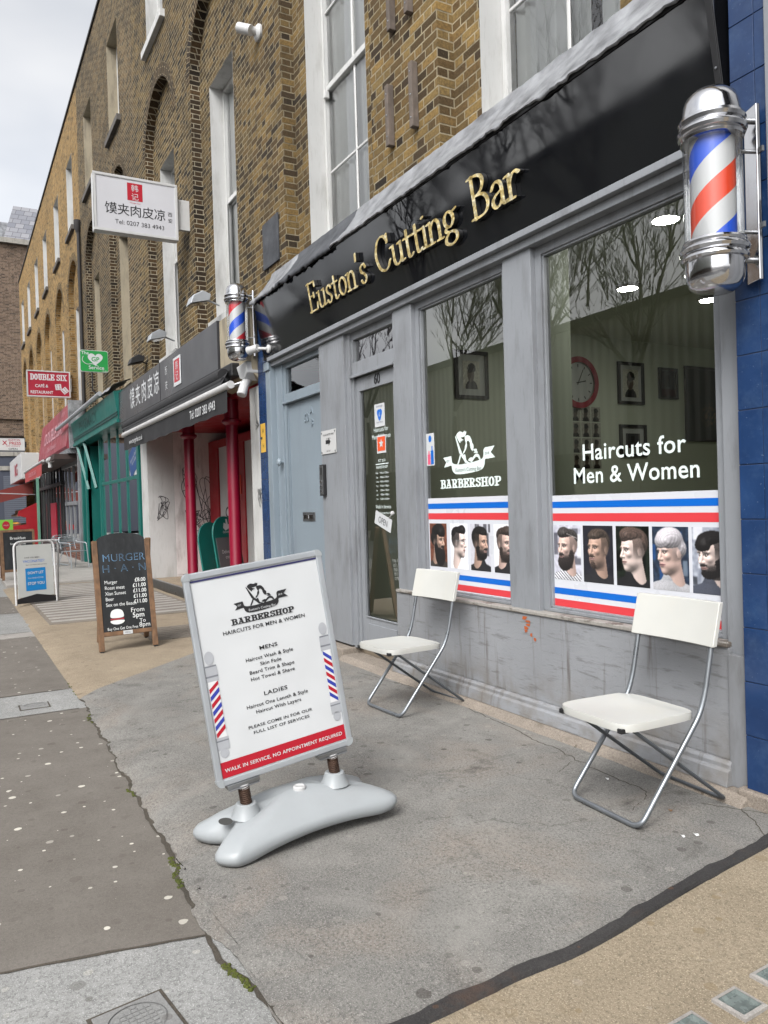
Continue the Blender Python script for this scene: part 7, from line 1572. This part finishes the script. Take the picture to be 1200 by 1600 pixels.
for a in range(4): g.tube([(-22.8, 2.5, .12), (-22.8 + .26 * math.cos(a * 1.57), 2.5 + .26 * math.sin(a * 1.57), .06)], .018, 8)
g.build('foot', M_ALU, q)
# teal A-board inside the takeaway entrance
q = thing('pavement_board', 'teal round topped board with a grey chalk panel inside the takeaway entrance', 'sign', (-12.3, 3.95, .17))
TB = Fr((-12.0, 3.95, .165), (-.55, .83, 0), (0, 0, 1)); TB.v = Vector((-.2, -.1, 1.2)).normalized(); TB.n = TB.u.cross(TB.v).normalized()
outl = [(-.33, .0), (.33, .0), (.33, .9)] + [(.33 * math.cos(a), .9 + .33 * math.sin(a)) for a in np.linspace(.1, math.pi - .1, 15)] + [(-.33, .9)]
g = MB(); g.prism(outl, lambda a, b: TB(a, b, -.03), lambda a, b: TB(a, b, .0)); g.prism([(a + .1, b) for a, b in outl], lambda a, b: TB(a, b * .98, -.42), lambda a, b: TB(a, b * .98, -.39)); g.build('frame', M_TEAL, q, bevel=.006)
g = MB(); put_slab(g, TB, -.28, .28, .1, .88, .001, .006); g.build('chalk_panel', plain('grey_chalk_panel', hx(92, 94, 96), .6), q)
g = MB(); put_text(g, TB, 'Deliver your\ncravings', 0, .62, .008, size=.085, sx=.85); put_text(g, TB, 'deliver', 0, .95, .003, size=.06); g.poly([TB(.02 + x * .11, 1.09 + y * .11, .003) for x, y in ((-.7, -.5), (-.2, -.9), (.6, -.6), (.9, .1), (.5, .0), (.5, .8), (.1, .8), (.05, .1), (-.4, .3))]); g.build('lettering', M_PAPER, q)

# ------------------------------------------------------------------ far red brick block with slate mansard
t = thing('apartment_block', 'tall red brick block with a slate mansard roof at the end of the street', 'building', (-66, 2, 0))
g = MB(); g.box(-74, -60, -8, 16, 0, 20.55); g.box(-60, -59.7, -8, 16, 7.0, 7.5); g.box(-60, -59.8, -8, 16, 8.2, 8.5); g.build('wall', M_FARB, t)
g = MB(); g.box(-74.2, -59.7, -8.2, 16.2, 20.55, 20.9); g.build('parapet', M_STONE, t)
g = MB(); g.prism([(-73.5, -8), (-60.4, -8), (-60.4, 15.5), (-73.5, 15.5)], lambda a, b: (a, b, 20.9), lambda a, b: (-67 + (a + 67) * .72, 4 + (b - 4) * .80, 23.6)) if False else None
mz0, mz1 = 20.9, 23.7; ins = .9
lo = [(-73.5, 3.75), (-60.3, 3.75), (-60.3, 15.5), (-73.5, 15.5)]; hi = [(-72.6, 4.55), (-61.2, 4.55), (-61.2, 14.6), (-72.6, 14.6)]
g.mesh([(a, b, mz0) for a, b in lo] + [(a, b, mz1) for a, b in hi], [(0, 1, 5, 4), (1, 2, 6, 5), (2, 3, 7, 6), (3, 0, 4, 7), (4, 5, 6, 7)]); g.build('mansard_roof', M_SLATE, t)
g = MB(); g.box(-64, -62, 3.45, 4.5, 20.9, 22.7); g.build('dormer', M_LEAD, t)
g = MB(); g.box(-60.0, -59.75, -8, 16, 0, 6.6); g.build('shopfront', plain('dark_blue_shopfront', hx(60, 64, 76), .6), t)
g = MB()
for i in range(26): g.box(-59.75, -59.70, 3.2, 6.0, .6 + i * .14, .6 + i * .14 + .11)
g.build('roller_shutter', plain('shutter_grey', hx(90, 94, 104), .6), t)
g = MB(); g.box(-59.74, -59.66, 3.0, 6.4, 4.6, 4.9); g.box(-59.74, -59.66, 1.0, 6.4, 5.6, 5.9); g.build('cornice', M_STONE, t)

# ------------------------------------------------------------------ across the street: seen only in the glass
t = thing('opposite_building', 'low corrugated building across the street, reflected in the shop glass', 'building', (-25, -16, 0))
def corr():
    N = NT('corrugated_cladding'); p = N.pos(False); x, y, z = sep(N, p); s_ = N.math('SINE', N.math('MULTIPLY', x, 2 * math.pi / .40)); s_ = N.math('ADD', N.math('MULTIPLY', s_, .5), .5)
    c = N.mix(N.ramp(s_, (.25, 0.), (.75, 1.)), hx(142, 146, 138), hx(180, 184, 174)); N.bsdf(c, .6, 0, N.bump(s_, .6, .08), .3); return N.mat
g = MB(); g.box(-70, 6, -24, -14.2, 0, 8.15); g.build('wall', corr(), t)
g = MB(); g.box(-70, 6, -14.2, -14.05, 8.0, 8.3); g.build('parapet', M_COPING, t)
g = MB(); g.box(-70, 6, -14.2, -14.08, -.05, 3.2); g.build('shop_base', M_OPPB, t)
def tree(seed, x, y, h, label):
    rg = random.Random(seed); q = thing('plane_tree', label, 'tree', (x, y, 0), 'bare plane trees across the street')
    cu = bpy.data.curves.new('branches', 'CURVE'); cu.dimensions = '3D'; cu.bevel_depth = 1.0; cu.bevel_resolution = 1; cu.use_fill_caps = False
    def br(p, d, L_, r, lev):
        k = 5 if lev < 3 else 4; sp = cu.splines.new('POLY'); sp.points.add(k); P = Vector(p); D = Vector(d).normalized()
        r1 = r * (.60 if lev < 5 else .5)
        for i in range(k + 1):
            sp.points[i].co = (P.x, P.y, P.z, 1); sp.points[i].radius = r + (r1 - r) * i / k
            if lev and 0 < i < k and lev < 6 and rg.random() < (.58 if lev < 4 else .35):
                dv = (D + Vector((rg.uniform(-1, 1), rg.uniform(-1, 1), rg.uniform(-.1, 1.0))) * .75).normalized(); br(P, dv, L_ * rg.uniform(.45, .7), max(.007, r * .48), lev + 1)
            D = (D + Vector((rg.uniform(-1, 1), rg.uniform(-1, 1), rg.uniform(-.5, 1.0))) * (.16 if lev < 3 else .10)).normalized(); P = P + D * L_ / k
        if lev < 6:
            for _ in range((2 if rg.random() < .75 else 1) if lev else 4):
                dv = (D + Vector((rg.uniform(-1, 1), rg.uniform(-1, 1), rg.uniform(-.1, .8))) * (.5 if lev else .8)).normalized(); br(P, dv, L_ * rg.uniform(.62, .85) if lev else h * .24, max(.007, r1 * .95), lev + 1)
    tr = MB(); tr.tube([(0, 0, -.05), (.05, 0, .4), (.0, .05, h * .15), (.05, .1, h * .32)], [.26, .19, .15, .125], 14); o = tr.build('trunk', M_BARK, None, smooth=60); o.parent = q
    br((.05, .1, h * .31), (.05, .05, 1), h * .10, .12, 0)
    tmp = bpy.data.objects.new('t', cu); cm_ = bpy.data.meshes.new_from_object(tmp); bpy.data.objects.remove(tmp); co = bpy.data.objects.new('crown', cm_); COL.objects.link(co); cm_.materials.clear(); cm_.materials.append(M_BARK); co.parent = q
    return q
M_BARK = plain('bark', hx(46, 42, 38), .9)
for i, (x, y, h) in enumerate(((-10.3, -8.6, 11.5), (-14.6, -9.0, 11.0), (-18.4, -8.7, 12.0), (-22.6, -8.9, 11.0), (-28.5, -8.6, 12.0))):
    tree(20 + i, x, y, h, 'bare plane tree across the road, %s along from the barber shop, seen as a reflection' % ('first', 'second', 'third', 'fourth', 'fifth')[i])
